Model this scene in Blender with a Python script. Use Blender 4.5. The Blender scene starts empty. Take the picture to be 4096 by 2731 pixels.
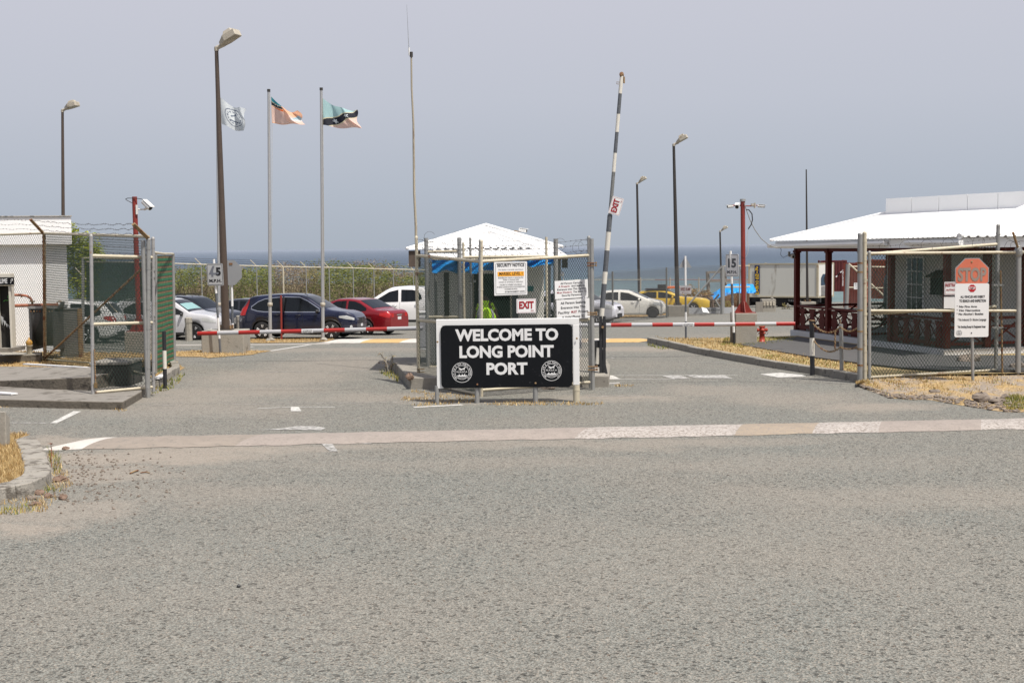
import bpy, bmesh, math, random
from mathutils import Vector, Matrix
R = math.radians
random.seed(7)
S = bpy.context.scene
COL = S.collection

# ------------------------------------------------------------------ camera
CAMH = 3.0; FPX = 5200.0; CX = 2048.0; CY = 1365.5; PITCH = R(4.15); ROLL = R(0.65)
fwd = Vector((0, math.cos(PITCH), -math.sin(PITCH)))
rt0 = Vector((1, 0, 0)); up0 = rt0.cross(fwd)
rgt = rt0 * math.cos(ROLL) - up0 * math.sin(ROLL)
upv = up0 * math.cos(ROLL) + rt0 * math.sin(ROLL)
cam = bpy.data.cameras.new('camera'); co = bpy.data.objects.new('camera', cam); COL.objects.link(co)
m = Matrix((rgt, upv, -fwd)).transposed().to_4x4(); m.translation = Vector((0, 0, CAMH))
co.matrix_world = m
cam.sensor_width = 36; cam.lens = 36 * FPX / 4096; cam.clip_start = 0.1; cam.clip_end = 120000
S.camera = co

# ------------------------------------------------------------------ world, sun, exposure
SUN = Vector((0.32, -0.33, 0.89)).normalized()
w = bpy.data.worlds.new('World'); S.world = w; w.use_nodes = True
nt = w.node_tree; nt.nodes.clear()
out = nt.nodes.new('ShaderNodeOutputWorld'); bg = nt.nodes.new('ShaderNodeBackground')
sky = nt.nodes.new('ShaderNodeTexSky'); sky.sky_type = 'NISHITA'; sky.sun_disc = False
sky.sun_elevation = math.asin(SUN.z); sky.sun_rotation = math.atan2(SUN.x, SUN.y)
sky.dust_density = 6; sky.air_density = 1.0
tc = nt.nodes.new('ShaderNodeTexCoord'); sx = nt.nodes.new('ShaderNodeSeparateXYZ')
rp = nt.nodes.new('ShaderNodeValToRGB')       # dust haze colour by elevation
e = rp.color_ramp.elements
K = 8.0
e[0].position = 0.0; e[0].color = (0.405*K, 0.452*K, 0.522*K, 1)
e[1].position = 0.20; e[1].color = (0.585*K, 0.595*K, 0.675*K, 1)
x = rp.color_ramp.elements.new(0.045); x.color = (0.455*K, 0.500*K, 0.575*K, 1)
x = rp.color_ramp.elements.new(0.11); x.color = (0.530*K, 0.558*K, 0.635*K, 1)
x = rp.color_ramp.elements.new(0.6); x.color = (0.44*K, 0.47*K, 0.60*K, 1)
mx = nt.nodes.new('ShaderNodeMix'); mx.data_type = 'RGBA'
mr = nt.nodes.new('ShaderNodeMapRange'); mr.inputs[1].default_value = 0.22; mr.inputs[2].default_value = 0.7
mr.inputs[3].default_value = 0.0; mr.inputs[4].default_value = 0.6
L = nt.links.new
L(tc.outputs['Generated'], sx.inputs[0]); L(sx.outputs[2], rp.inputs[0]); L(sx.outputs[2], mr.inputs[0])
L(mr.outputs[0], mx.inputs[0]); L(rp.outputs[0], mx.inputs[6]); L(sky.outputs[0], mx.inputs[7])
L(mx.outputs[2], bg.inputs[0]); L(bg.outputs[0], out.inputs[0])
bg.inputs[1].default_value = 1.0 / K
sl = bpy.data.lights.new('sun', 'SUN'); sl.energy = 5.0; sl.angle = R(0.6); sl.color = (1.0, 0.955, 0.88)
so = bpy.data.objects.new('sun', sl); COL.objects.link(so); so.rotation_euler = SUN.to_track_quat('Z', 'Y').to_euler()
so.location = (0, 0, 60)
S.view_settings.view_transform = 'Standard'; S.view_settings.look = 'None'
S.view_settings.exposure = 0.0; S.view_settings.gamma = 1.0; S.view_settings.use_curve_mapping = False
S.cycles.max_bounces = 6; S.cycles.diffuse_bounces = 3; S.cycles.glossy_bounces = 3; S.cycles.transparent_max_bounces = 8
S.cycles.caustics_reflective = False; S.cycles.caustics_refractive = False
S.cycles.use_denoising = True

# ------------------------------------------------------------------ measuring helpers
YB = 38.0; SL = 0.028
def tz(Y): return 0.0 if Y < YB else -SL * (Y - YB)
def ray(px, py): return (fwd * FPX + rgt * (px - CX) - upv * (py - CY))
def P(px, py, Y):
    d = ray(px, py); t = Y / d.y
    return Vector((d.x * t, Y, CAMH + d.z * t))
def G(px, py, z=0.0):
    d = ray(px, py); t = (z - CAMH) / d.z
    if d.y * t > YB and z == 0.0:
        t = (-CAMH + SL * YB) / (d.z + SL * d.y)
    return Vector((d.x * t, d.y * t, CAMH + d.z * t))
def V3(*a): return Vector(a)

# ------------------------------------------------------------------ materials
MC = {}
def newmat(name):
    m = bpy.data.materials.new(name); m.use_nodes = True
    return m, m.node_tree, m.node_tree.nodes['Principled BSDF']
def mat(name, col, rough=0.6, metal=0.0, var=0.12, vs=6.0, bump=0.0, bs=40.0, stain=None, sth=0.6, ss=3.0, coat=0.0, trans=0.0, streak=False, spec=0.5):
    """principled with large-scale tone variation, optional stains (rust, dirt) of their own colour"""
    if name in MC: return MC[name]
    m, t, b = newmat(name); n = t.nodes; l = t.links.new
    tcn = n.new('ShaderNodeTexCoord'); no = n.new('ShaderNodeTexNoise'); no.inputs['Scale'].default_value = vs
    no.inputs['Detail'].default_value = 5; no.inputs['Roughness'].default_value = 0.65
    src = tcn.outputs['Object']
    if streak:
        mp = n.new('ShaderNodeMapping'); mp.inputs['Scale'].default_value = (1, 1, 0.18); l(src, mp.inputs[0]); src = mp.outputs[0]
    l(src, no.inputs['Vector'])
    mx = n.new('ShaderNodeMix'); mx.data_type = 'RGBA'
    c = Vector(col[:3])
    lo = c * (1 - var); hi = c * (1 + var)
    mx.inputs[6].default_value = (*lo, 1); mx.inputs[7].default_value = (min(hi[0], .95), min(hi[1], .95), min(hi[2], .95), 1)
    l(no.outputs[0], mx.inputs[0]); last = mx.outputs[2]
    if stain:
        n2 = n.new('ShaderNodeTexNoise'); n2.inputs['Scale'].default_value = ss; n2.inputs['Detail'].default_value = 6
        n2.inputs['Roughness'].default_value = 0.7; l(src, n2.inputs['Vector'])
        r2 = n.new('ShaderNodeMapRange'); r2.inputs[1].default_value = sth; r2.inputs[2].default_value = sth + 0.09; l(n2.outputs[0], r2.inputs[0])
        m2 = n.new('ShaderNodeMix'); m2.data_type = 'RGBA'; l(r2.outputs[0], m2.inputs[0]); l(last, m2.inputs[6]); m2.inputs[7].default_value = (*stain, 1); last = m2.outputs[2]
    l(last, b.inputs['Base Color'])
    b.inputs['Roughness'].default_value = rough; b.inputs['Metallic'].default_value = metal
    b.inputs['Specular IOR Level'].default_value = spec
    if coat: b.inputs['Coat Weight'].default_value = coat; b.inputs['Coat Roughness'].default_value = 0.04
    if trans:
        b.inputs['Transmission Weight'].default_value = 0.0
    if bump:
        n3 = n.new('ShaderNodeTexNoise'); n3.inputs['Scale'].default_value = bs; n3.inputs['Detail'].default_value = 4; l(tcn.outputs['Object'], n3.inputs['Vector'])
        bp = n.new('ShaderNodeBump'); bp.inputs['Strength'].default_value = bump; bp.inputs['Distance'].default_value = 0.02
        l(n3.outputs[0], bp.inputs['Height']); l(bp.outputs[0], b.inputs['Normal'])
    MC[name] = m
    return m
RUST = (0.20, 0.075, 0.03)
M_galv = mat('galvanised', (0.30, 0.30, 0.29), 0.5, 0.35, 0.2, 8, stain=(0.24, 0.17, 0.10), sth=0.62, ss=5)
M_rail = mat('old_cream_pipe', (0.50, 0.45, 0.34), 0.55, 0.1, 0.2, 7, stain=RUST, sth=0.60, ss=4)
M_rust = mat('rusty_pipe', (0.28, 0.19, 0.10), 0.8, 0.1, 0.3, 9, stain=(0.16, 0.055, 0.02), sth=0.5, ss=6)
M_link = mat('green_wire', (0.016, 0.038, 0.026), 0.6, 0.0, 0.3, 3)
M_linkg = mat('grey_wire', (0.16, 0.16, 0.15), 0.5, 0.3, 0.2, 3)
M_barb = mat('barbed_wire', (0.06, 0.045, 0.038), 0.7, 0.3, 0.3, 9)
M_white = mat('white_paint', (0.74, 0.74, 0.73), 0.5, 0, 0.05, 4, stain=(0.5, 0.47, 0.42), sth=0.68, ss=5)
M_whitew = mat('wall_white', (0.92, 0.92, 0.91), 0.75, 0, 0.04, 1.5, stain=(0.62, 0.60, 0.56), sth=0.70, ss=2, streak=True, bump=0.15, bs=30)
M_sign = mat('sign_white', (0.72, 0.72, 0.72), 0.45, 0, 0.04, 5)
M_signg = mat('sign_grey', (0.40, 0.41, 0.42), 0.5, 0.1, 0.06, 5)
M_backs = mat('sign_back', (0.33, 0.34, 0.35), 0.45, 0.4, 0.08, 5)
M_black = mat('sign_black', (0.004, 0.005, 0.007), 0.6, 0, 0.4, 3, stain=(0.045, 0.046, 0.05), sth=0.62, ss=9, spec=0.18)
M_blackp = mat('black_paint', (0.02, 0.021, 0.024), 0.5, 0, 0.4, 9, stain=(0.22, 0.21, 0.20), sth=0.64, ss=12)
M_greyp = mat('faded_black_paint', (0.10, 0.108, 0.12), 0.6, 0, 0.35, 14, stain=(0.26, 0.27, 0.27), sth=0.6, ss=12)
M_creamp = mat('flaking_white_paint', (0.66, 0.63, 0.56), 0.55, 0, 0.08, 8, stain=(0.07, 0.06, 0.05), sth=0.66, ss=14)
M_red = mat('red_paint', (0.40, 0.018, 0.02), 0.4, 0, 0.1, 5)
M_redpole = mat('red_pole', (0.22, 0.028, 0.02), 0.5, 0, 0.2, 5, stain=(0.12, 0.02, 0.015), sth=0.6, ss=6)
M_verred = mat('veranda_red', (0.10, 0.012, 0.008), 0.6, 0, 0.25, 6, spec=0.25)
M_ink = mat('black_ink', (0.010, 0.010, 0.013), 0.5, 0, 0.1)
M_redink = mat('red_ink', (0.30, 0.012, 0.02), 0.5, 0, 0.1)
M_conc = mat('concrete', (0.30, 0.28, 0.24), 0.9, 0, 0.25, 5, bump=0.5, bs=30, stain=(0.12, 0.105, 0.085), sth=0.60, ss=2.6)
M_kerb = mat('kerb_concrete', (0.25, 0.232, 0.20), 0.9, 0, 0.25, 6, bump=0.5, bs=35, stain=(0.085, 0.075, 0.062), sth=0.56, ss=4)
M_slab = mat('slab_concrete', (0.215, 0.198, 0.175), 0.9, 0, 0.25, 3, bump=0.3, bs=50, stain=(0.12, 0.108, 0.09), sth=0.54, ss=2.2)
M_pole = mat('brown_pole', (0.085, 0.062, 0.048), 0.45, 0.2, 0.2, 3)
M_poled = mat('dark_pole', (0.045, 0.040, 0.036), 0.5, 0.2, 0.2, 3)
M_lamp = mat('weathered_lamp', (0.42, 0.38, 0.31), 0.6, 0, 0.1, 6, stain=(0.26, 0.22, 0.16), sth=0.56, ss=2.5)
M_lens = mat('lamp_lens', (0.30, 0.28, 0.20), 0.25, 0, 0.1)
M_alu = mat('flagpole_metal', (0.42, 0.42, 0.42), 0.42, 0.4, 0.08, 3)
M_roof = mat('white_roof', (0.86, 0.86, 0.85), 0.45, 0, 0.03, 3, stain=(0.66, 0.60, 0.50), sth=0.67, ss=2.4)
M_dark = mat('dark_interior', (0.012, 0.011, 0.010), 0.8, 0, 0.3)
M_tarp = mat('blue_tarp', (0.015, 0.27, 0.68), 0.4, 0, 0.25, 6, bump=0.5, bs=8)
M_tyre = mat('tyre', (0.014, 0.014, 0.015), 0.8, 0, 0.2)
M_rock = mat('rock', (0.20, 0.165, 0.135), 0.9, 0, 0.3, 8, bump=0.6, bs=20)
M_brick = mat('brick_chunk', (0.20, 0.135, 0.10), 0.9, 0, 0.3, 8, bump=0.5, bs=20)
M_soil = mat('soil', (0.26, 0.215, 0.165), 0.95, 0, 0.2, 4, bump=0.6, bs=30)

# ------------------------------------------------------------------ mesh builder
TXT = {}
def text2d(s, bold=0.012):
    k = (s, bold)
    if k in TXT: return TXT[k]
    c = bpy.data.curves.new('t', 'FONT'); c.body = s; c.size = 1.0; c.offset = bold; c.resolution_u = 3
    o = bpy.data.objects.new('t', c); COL.objects.link(o)
    dg = bpy.context.evaluated_depsgraph_get(); dg.update()
    me = bpy.data.meshes.new_from_object(o.evaluated_get(dg))
    vs = [(v.co.x, v.co.y) for v in me.vertices]; fs = [tuple(p.vertices) for p in me.polygons]
    bpy.data.objects.remove(o); bpy.data.curves.remove(c); bpy.data.meshes.remove(me)
    if not vs: vs = [(0, 0)]
    x0 = min(v[0] for v in vs); x1 = max(v[0] for v in vs)
    TXT[k] = (vs, fs, x0, x1)
    return TXT[k]
CAP = None
def capheight():
    global CAP
    if CAP is None:
        v = text2d('H', 0.0)[0]; CAP = max(p[1] for p in v)
    return CAP

class MB:
    def __init__(s): s.v = []; s.f = []; s.mi = []; s.sm = []
    def add(s, vs, fs, mi=0, smooth=False):
        n = len(s.v); s.v += [tuple(v) for v in vs]
        for f in fs: s.f.append(tuple(i + n for i in f)); s.mi.append(mi); s.sm.append(smooth)
        return s
    def box(s, x0, x1, y0, y1, z0, z1, mi=0):
        return s.hexa([V3(x0,y0,z0),V3(x1,y0,z0),V3(x1,y1,z0),V3(x0,y1,z0)],[V3(x0,y0,z1),V3(x1,y0,z1),V3(x1,y1,z1),V3(x0,y1,z1)],mi)
    def hexa(s, b, t, mi=0):
        n = len(b); fs = [tuple(reversed(range(n))), tuple(range(n, 2*n))]
        for i in range(n): j = (i+1) % n; fs.append((i, j, n+j, n+i))
        return s.add(list(b)+list(t), fs, mi)
    def obox(s, c, ax, ay, az, hx, hy, hz, mi=0):
        b = [c - ax*hx*sx - ay*hy*sy - az*hz for sx, sy in ((1,1),(-1,1),(-1,-1),(1,-1))]
        t = [p + az*hz*2 for p in b]
        return s.hexa(b, t, mi)
    def tube(s, p0, p1, r0, r1=None, n=8, cap=True, mi=0, smooth=True):
        r1 = r0 if r1 is None else r1; p0 = Vector(p0); p1 = Vector(p1)
        d = (p1-p0); 
        if d.length < 1e-6: return s
        d.normalize(); a = d.orthogonal().normalized(); b = d.cross(a)
        vs = [p0 + (a*math.cos(2*math.pi*i/n) + b*math.sin(2*math.pi*i/n))*r0 for i in range(n)] + [p1 + (a*math.cos(2*math.pi*i/n) + b*math.sin(2*math.pi*i/n))*r1 for i in range(n)]
        s.add(vs, [(i, (i+1) % n, n+(i+1) % n, n+i) for i in range(n)], mi, smooth)
        if cap: s.add(vs, [tuple(reversed(range(n))), tuple(range(n, 2*n))], mi, False)
        return s
    def path(s, pts, r, n=6, mi=0, closed=False, rs=None):
        pts = [Vector(p) for p in pts]; k = len(pts); vs = []; a = None
        for i, p in enumerate(pts):
            d = (pts[min(i+1, k-1)] - pts[max(i-1, 0)])
            if closed: d = pts[(i+1) % k] - pts[i-1]
            if d.length < 1e-9: d = V3(0, 0, 1)
            d.normalize()
            if a is None: a = d.orthogonal().normalized()
            else:
                a = a - d*a.dot(d); a = a.normalized() if a.length > 1e-6 else d.orthogonal().normalized()
            b = d.cross(a); rr = rs[i] if rs else r
            vs += [p + (a*math.cos(2*math.pi*j/n) + b*math.sin(2*math.pi*j/n))*rr for j in range(n)]
        fs = []
        for i in range(k if closed else k-1):
            i2 = (i+1) % k
            fs += [(i*n+j, i*n+(j+1) % n, i2*n+(j+1) % n, i2*n+j) for j in range(n)]
        s.add(vs, fs, mi, True)
        if not closed: s.add(vs[:n], [tuple(reversed(range(n)))], mi); s.add(vs[-n:], [tuple(range(n))], mi)
        return s
    def prism(s, pts, dvec, mi=0):
        dvec = Vector(dvec); return s.hexa([Vector(p) for p in pts], [Vector(p)+dvec for p in pts], mi)
    def poly(s, pts, mi=0): return s.add(pts, [tuple(range(len(pts)))], mi)
    def grid(s, fn, nu, nv, mi=0, smooth=True, mifn=None):
        vs = [fn(i/nu, j/nv) for i in range(nu+1) for j in range(nv+1)]
        n = len(s.v); s.v += [tuple(v) for v in vs]
        for i in range(nu):
            for j in range(nv):
                s.f.append((n+i*(nv+1)+j, n+(i+1)*(nv+1)+j, n+(i+1)*(nv+1)+j+1, n+i*(nv+1)+j+1))
                s.mi.append(mifn(i/nu, j/nv) if mifn else mi); s.sm.append(smooth)
        return s
    def lathe(s, c, prof, n=16, axis=None, mi=0, smooth=True):
        c = Vector(c); az = Vector(axis).normalized() if axis is not None else V3(0, 0, 1)
        a = az.orthogonal().normalized() if axis is not None else V3(1, 0, 0); b = az.cross(a)
        vs = [c + az*z + (a*math.cos(2*math.pi*i/n) + b*math.sin(2*math.pi*i/n))*r for r, z in prof for i in range(n)]
        fs = [(k*n+i, k*n+(i+1) % n, (k+1)*n+(i+1) % n, (k+1)*n+i) for k in range(len(prof)-1) for i in range(n)]
        s.add(vs, fs, mi, smooth)
        if prof[0][0] > 1e-4: s.add(vs[:n], [tuple(reversed(range(n)))], mi)
        if prof[-1][0] > 1e-4: s.add(vs[-n:], [tuple(range(n))], mi)
        return s
    def blob(s, c, rx, ry, rz, nz=0.25, seed=0, nu=10, nv=7, mi=0, smooth=False):
        rn = random.Random(seed); c = Vector(c); ph = [rn.uniform(0, 6.28) for _ in range(6)]
        def fn(u, v):
            th = u*2*math.pi; f = v*math.pi
            k = 1 + nz*(math.sin(2*th+ph[0])*math.sin(f*2+ph[1]) + .6*math.sin(3*th+ph[2]+2*f))
            return c + V3(rx*math.cos(th)*math.sin(f)*k, ry*math.sin(th)*math.sin(f)*k, -rz*math.cos(f)*k)
        return s.grid(fn, nu, nv, mi, smooth)
    def text(s, st, F, cx, cy, h, w=None, bold=0.012, mi=0, align='c', rot=0.0):
        """F=(origin, ux, uy, lift); cx,cy = baseline centre in sign units"""
        vs, fs, x0, x1 = text2d(st, bold); k = h / capheight(); kx = (w/(x1-x0)) if w else k
        off = -(x0+x1)/2 if align == 'c' else -x0
        cr, sr = math.cos(rot), math.sin(rot); o, ux, uy, nn = F; pv = []
        for a, b in vs:
            a = (a+off)*kx; b = b*k
            pv.append(o + ux*(cx + a*cr - b*sr) + uy*(cy + a*sr + b*cr) + nn)
        return s.add(pv, fs, mi)
    def fpoly(s, F, pts, mi=0, lift=1.0):
        o, ux, uy, nn = F; return s.poly([o + ux*a + uy*b + nn*lift for a, b in pts], mi)
    def ring(s, F, cx, cy, r0, r1, n=36, mi=0, sy=1.0, lift=1.0):
        o, ux, uy, nn = F; vs = []
        for r in (r0, r1):
            vs += [o + ux*(cx + r*math.cos(2*math.pi*i/n)) + uy*(cy + sy*r*math.sin(2*math.pi*i/n)) + nn*lift for i in range(n)]
        return s.add(vs, [(i, (i+1) % n, n+(i+1) % n, n+i) for i in range(n)], mi)
    def link(s, bl, br, tr, tl, pw=0.055, ph=0.08, r=0.0022, bulge=0.0):
        """chain-link: two families of slanted wires clipped to the panel"""
        bl, br, tr, tl = map(Vector, (bl, br, tr, tl)); Wd = ((br-bl).length + (tr-tl).length)/2; H = ((tl-bl).length + (tr-br).length)/2
        nrm = (br-bl).cross(tl-bl).normalized()
        def mp(u, v, side):
            a = u/Wd; b = v/H
            return bl.lerp(br, a).lerp(tl.lerp(tr, a), b) + nrm*(side*r*0.9 + bulge*math.sin(a*math.pi)*math.sin(b*math.pi))
        k = pw/ph
        for fam in (1, -1):
            c = -H*k if fam == 1 else 0.0
            end = Wd if fam == 1 else Wd + H*k
            c += pw*0.5
            while c < end:
                # u = c + fam*k*v
                v0, v1 = 0.0, H
                if fam == 1:
                    if c < 0: v0 = -c/k
                    if c + k*H > Wd: v1 = (Wd-c)/k
                else:
                    if c > Wd: v0 = (c-Wd)/k
                    if c - k*H < 0: v1 = c/k
                if v1 - v0 > 0.02:
                    segs = 1 if not bulge else 6
                    q = [mp(c+fam*k*(v0+(v1-v0)*i/segs), v0+(v1-v0)*i/segs, fam) for i in range(segs+1)]
                    for i in range(segs): s.tube(q[i], q[i+1], r, n=3, cap=False, smooth=False)
                c += pw
        return s
    def barb(s, p0, p1, sag=0.03, r=0.0028, wob=0.012, seed=0, step=0.13):
        rn = random.Random(seed); p0 = Vector(p0); p1 = Vector(p1); Ln = (p1-p0).length; k = max(4, int(Ln/0.25)); pts = []
        for i in range(k+1):
            a = i/k; p = p0.lerp(p1, a); p.z += -sag*4*a*(1-a) + (rn.uniform(-wob, wob) if 0 < i < k else 0); pts.append(p)
        s.path(pts, r, 4)
        q = int(Ln/step); d = (p1-p0).normalized()
        for i in range(q):
            a = (i+.5)/q; j = min(int(a*k), k-1); p = pts[j].lerp(pts[j+1], a*k-j)
            for t in range(2):
                o = V3(rn.uniform(-1, 1), rn.uniform(-1, 1), rn.uniform(-1, 1)).normalized()*0.02
                s.tube(p-o, p+o, r*0.9, n=3, cap=False)
        return s
    def build(s, name, mats, parent=None, world=True, bevel=0.0, seg=1, props=None):
        off = V3(0, 0, 0)
        if parent is not None and world:
            q = parent
            while q is not None: off += q.location; q = q.parent
        me = bpy.data.meshes.new(name)
        me.from_pydata([(v[0]-off.x, v[1]-off.y, v[2]-off.z) for v in s.v], [], s.f)
        if not isinstance(mats, (list, tuple)): mats = [mats]
        for q in mats: me.materials.append(q)
        me.polygons.foreach_set('material_index', s.mi); me.polygons.foreach_set('use_smooth', s.sm)
        me.update()
        o = bpy.data.objects.new(name, me); COL.objects.link(o)
        if parent is not None: o.parent = parent
        if bevel:
            b = o.modifiers.new('bevel', 'BEVEL'); b.width = bevel; b.segments = seg; b.limit_method = 'ANGLE'; b.angle_limit = R(40)
        return o

def thing(name, label, cat, loc, rz=0.0, group=None):
    o = bpy.data.objects.new(name, None); COL.objects.link(o); o.location = loc; o.rotation_euler = (0, 0, rz)
    o.empty_display_size = 0.2
    o['label'] = label; o['category'] = cat
    if group: o['group'] = group
    return o
def tag(o, label, cat, group=None):
    o['label'] = label; o['category'] = cat
    if group: o['group'] = group
    return o
def struct(name, mb, m, **k):
    o = mb.build(name, m, **k); o['kind'] = 'structure'; return o
def stuff(name, mb, m, label, cat, **k):
    o = mb.build(name, m, **k); o['kind'] = 'stuff'; o['label'] = label; o['category'] = cat; return o
# ================================================================== SETTING
def ground_mat():
    m, t, b = newmat('chip_seal'); n = t.nodes; l = t.links.new
    geo = n.new('ShaderNodeNewGeometry'); pos = geo.outputs['Position']
    def noise(sc, det=3, rough=0.6, src=pos):
        q = n.new('ShaderNodeTexNoise'); q.inputs['Scale'].default_value = sc; q.inputs['Detail'].default_value = det; q.inputs['Roughness'].default_value = rough
        l(src, q.inputs['Vector']); return q
    def mth(op, a, c, clamp=False):
        q = n.new('ShaderNodeMath'); q.operation = op; q.use_clamp = clamp
        for i, v in enumerate((a, c)):
            if isinstance(v, (int, float)): q.inputs[i].default_value = v
            else: l(v, q.inputs[i])
        return q.outputs[0]
    def rng(a, lo, hi, o0=0.0, o1=1.0):
        q = n.new('ShaderNodeMapRange'); l(a, q.inputs[0]); q.inputs[1].default_value = lo; q.inputs[2].default_value = hi; q.inputs[3].default_value = o0; q.inputs[4].default_value = o1
        return q.outputs[0]
    def mix(f, a, c):
        q = n.new('ShaderNodeMix'); q.data_type = 'RGBA'
        if isinstance(f, (int, float)): q.inputs[0].default_value = f
        else: l(f, q.inputs[0])
        for i, v in ((6, a), (7, c)):
            if isinstance(v, tuple): q.inputs[i].default_value = (*v, 1)
            else: l(v, q.inputs[i])
        return q.outputs[2]
    # stones
    v = n.new('ShaderNodeTexVoronoi'); v.inputs['Scale'].default_value = 80; l(pos, v.inputs['Vector'])
    bw = n.new('ShaderNodeSeparateColor'); l(v.outputs['Color'], bw.inputs[0])
    stone = rng(bw.outputs[0], 0, 1, 0.42, 1.5)
    v2 = n.new('ShaderNodeTexVoronoi'); v2.inputs['Scale'].default_value = 33; l(pos, v2.inputs['Vector'])
    bw2 = n.new('ShaderNodeSeparateColor'); l(v2.outputs['Color'], bw2.inputs[0])
    st2 = rng(bw2.outputs[1], 0, 1, 0.93, 1.06)
    dk = rng(bw2.outputs[2], 0.93, 0.945, 1.0, 0.45)       # odd dark pits
    nz = noise(9, 4); st3 = rng(nz.outputs[0], 0.3, 0.7, 0.95, 1.05)
    nb = noise(0.35, 5, 0.6)
    f = mth('MULTIPLY', mth('MULTIPLY', stone, st2), mth('MULTIPLY', st3, dk))
    base = mix(rng(nb.outputs[0], 0.35, 0.65), (0.165, 0.171, 0.155), (0.186, 0.180, 0.158))
    warm = mix(rng(bw.outputs[1], 0.6, 0.9), base, (0.215, 0.195, 0.165))
    vm = n.new('ShaderNodeVectorMath'); vm.operation = 'SCALE'; l(warm, vm.inputs[0]); l(f, vm.inputs['Scale'])
    # dusty places
    wn = noise(0.9, 5, 0.7); wv = n.new('ShaderNodeVectorMath'); wv.operation = 'SUBTRACT'; l(wn.outputs['Color'], wv.inputs[0]); wv.inputs[1].default_value = (0.5, 0.5, 0.5)
    ws = n.new('ShaderNodeVectorMath'); ws.operation = 'SCALE'; l(wv.outputs[0], ws.inputs[0]); ws.inputs['Scale'].default_value = 2.2
    wp = n.new('ShaderNodeVectorMath'); wp.operation = 'ADD'; l(pos, wp.inputs[0]); l(ws.outputs[0], wp.inputs[1])
    acc = None
    for px, py, rx, ry, st in [(560,1830,2.6,.8,1.0),(820,1800,1.8,.7,.95),(1150,1790,2.2,.45,.7),(350,1760,2.6,.5,.85),(330,1900,1.8,.8,.75),(700,1980,2.4,1.0,.3),(900,1570,2.6,1.6,.55),(1080,1510,2.2,2.4,.6),(1330,1460,2.0,3.0,.5),
        (780,1640,2.6,1.6,.4),(1500,1590,2.0,1.0,.5),(700,1600,2,.8,.55),(1250,1400,5,1.5,.5),(2550,1395,3,1.4,.7),(2880,1560,1.6,1.3,.5),(2450,1590,1.6,.6,.8),(3150,1590,1.8,1.5,.45),(3500,1630,1.6,.7,.8),
        (2450,1770,4,.6,.55),(3050,1850,3,.9,.3),(3650,1990,2.6,.9,.35),(3250,1340,6,3,.35),(250,2050,1.2,.9,.7),(60,2130,.8,.5,.9),(2100,1605,4,.35,.5),(1900,1850,5,.6,.25),(2700,2250,2.0,2.0,.18),(1300,2450,1.6,2.0,.12),(3300,2150,1.4,2.6,.2),(700,2300,1.5,2.2,.12)]:
        c = G(px, py); q = n.new('ShaderNodeVectorMath'); q.operation = 'SUBTRACT'; l(wp.outputs[0], q.inputs[0]); q.inputs[1].default_value = (c.x, c.y, 0)
        q2 = n.new('ShaderNodeVectorMath'); q2.operation = 'MULTIPLY'; l(q.outputs[0], q2.inputs[0]); q2.inputs[1].default_value = (1/rx, 1/ry, 0)
        q3 = n.new('ShaderNodeVectorMath'); q3.operation = 'LENGTH'; l(q2.outputs[0], q3.inputs[0])
        s_ = rng(q3.outputs['Value'], 1.15, 0.45, 0.0, st)
        acc = s_ if acc is None else mth('MAXIMUM', acc, s_)
    spk = noise(30, 3, .7); dust = mth('MULTIPLY', acc, rng(spk.outputs[0], 0.33, 0.62, 0.45, 1.0), True)
    dn = noise(5, 5, .7)
    dcol = mix(rng(dn.outputs[0], 0.3, 0.7), (0.265, 0.228, 0.188), (0.315, 0.278, 0.235))
    ds = n.new('ShaderNodeVectorMath'); ds.operation = 'SCALE'; l(dcol, ds.inputs[0]); l(rng(f, 0.3, 1.5, 0.88, 1.08), ds.inputs['Scale'])
    fin = mix(dust, vm.outputs[0], ds.outputs[0])
    l(fin, b.inputs['Base Color']); b.inputs['Roughness'].default_value = 0.9; b.inputs['Specular IOR Level'].default_value = 0.3
    bp = n.new('ShaderNodeBump'); bp.inputs['Strength'].default_value = 0.55; bp.inputs['Distance'].default_value = 0.008
    l(v.outputs['Distance'], bp.inputs['Height']); l(bp.outputs[0], b.inputs['Normal'])
    return m
M_ground = ground_mat()
g = MB()
ys = [-40, 5, 15, YB, 45, 60, 80, 100, 114, 122, 160, 240]
def gz(y): return tz(y) if y <= 114 else (tz(114) - (y-114)*0.35 if y < 124 else -7.5)
xs = [-500, -60, -20, 0, 20, 60, 500]
g.grid(lambda u, v: V3(xs[round(u*(len(xs)-1))], ys[round(v*(len(ys)-1))], gz(ys[round(v*(len(ys)-1))])), len(xs)-1, len(ys)-1, smooth=False)
struct('ground', g, M_ground)

# sea
m, t, b = newmat('sea_water'); n = t.nodes; l = t.links.new
geo = n.new('ShaderNodeNewGeometry'); sp = n.new('ShaderNodeSeparateXYZ'); l(geo.outputs['Position'], sp.inputs[0])
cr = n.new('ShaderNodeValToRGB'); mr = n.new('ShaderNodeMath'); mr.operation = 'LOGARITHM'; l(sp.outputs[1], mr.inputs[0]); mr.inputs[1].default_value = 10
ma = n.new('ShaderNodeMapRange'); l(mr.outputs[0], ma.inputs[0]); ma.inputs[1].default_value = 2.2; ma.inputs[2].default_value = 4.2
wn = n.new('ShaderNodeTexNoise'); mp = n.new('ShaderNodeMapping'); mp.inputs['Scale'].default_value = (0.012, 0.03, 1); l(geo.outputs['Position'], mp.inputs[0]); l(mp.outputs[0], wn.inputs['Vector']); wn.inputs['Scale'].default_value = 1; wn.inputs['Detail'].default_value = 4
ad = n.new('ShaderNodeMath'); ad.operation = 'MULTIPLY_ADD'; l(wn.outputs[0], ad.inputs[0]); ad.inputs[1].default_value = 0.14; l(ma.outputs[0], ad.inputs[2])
l(ad.outputs[0], cr.inputs[0])
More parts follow.
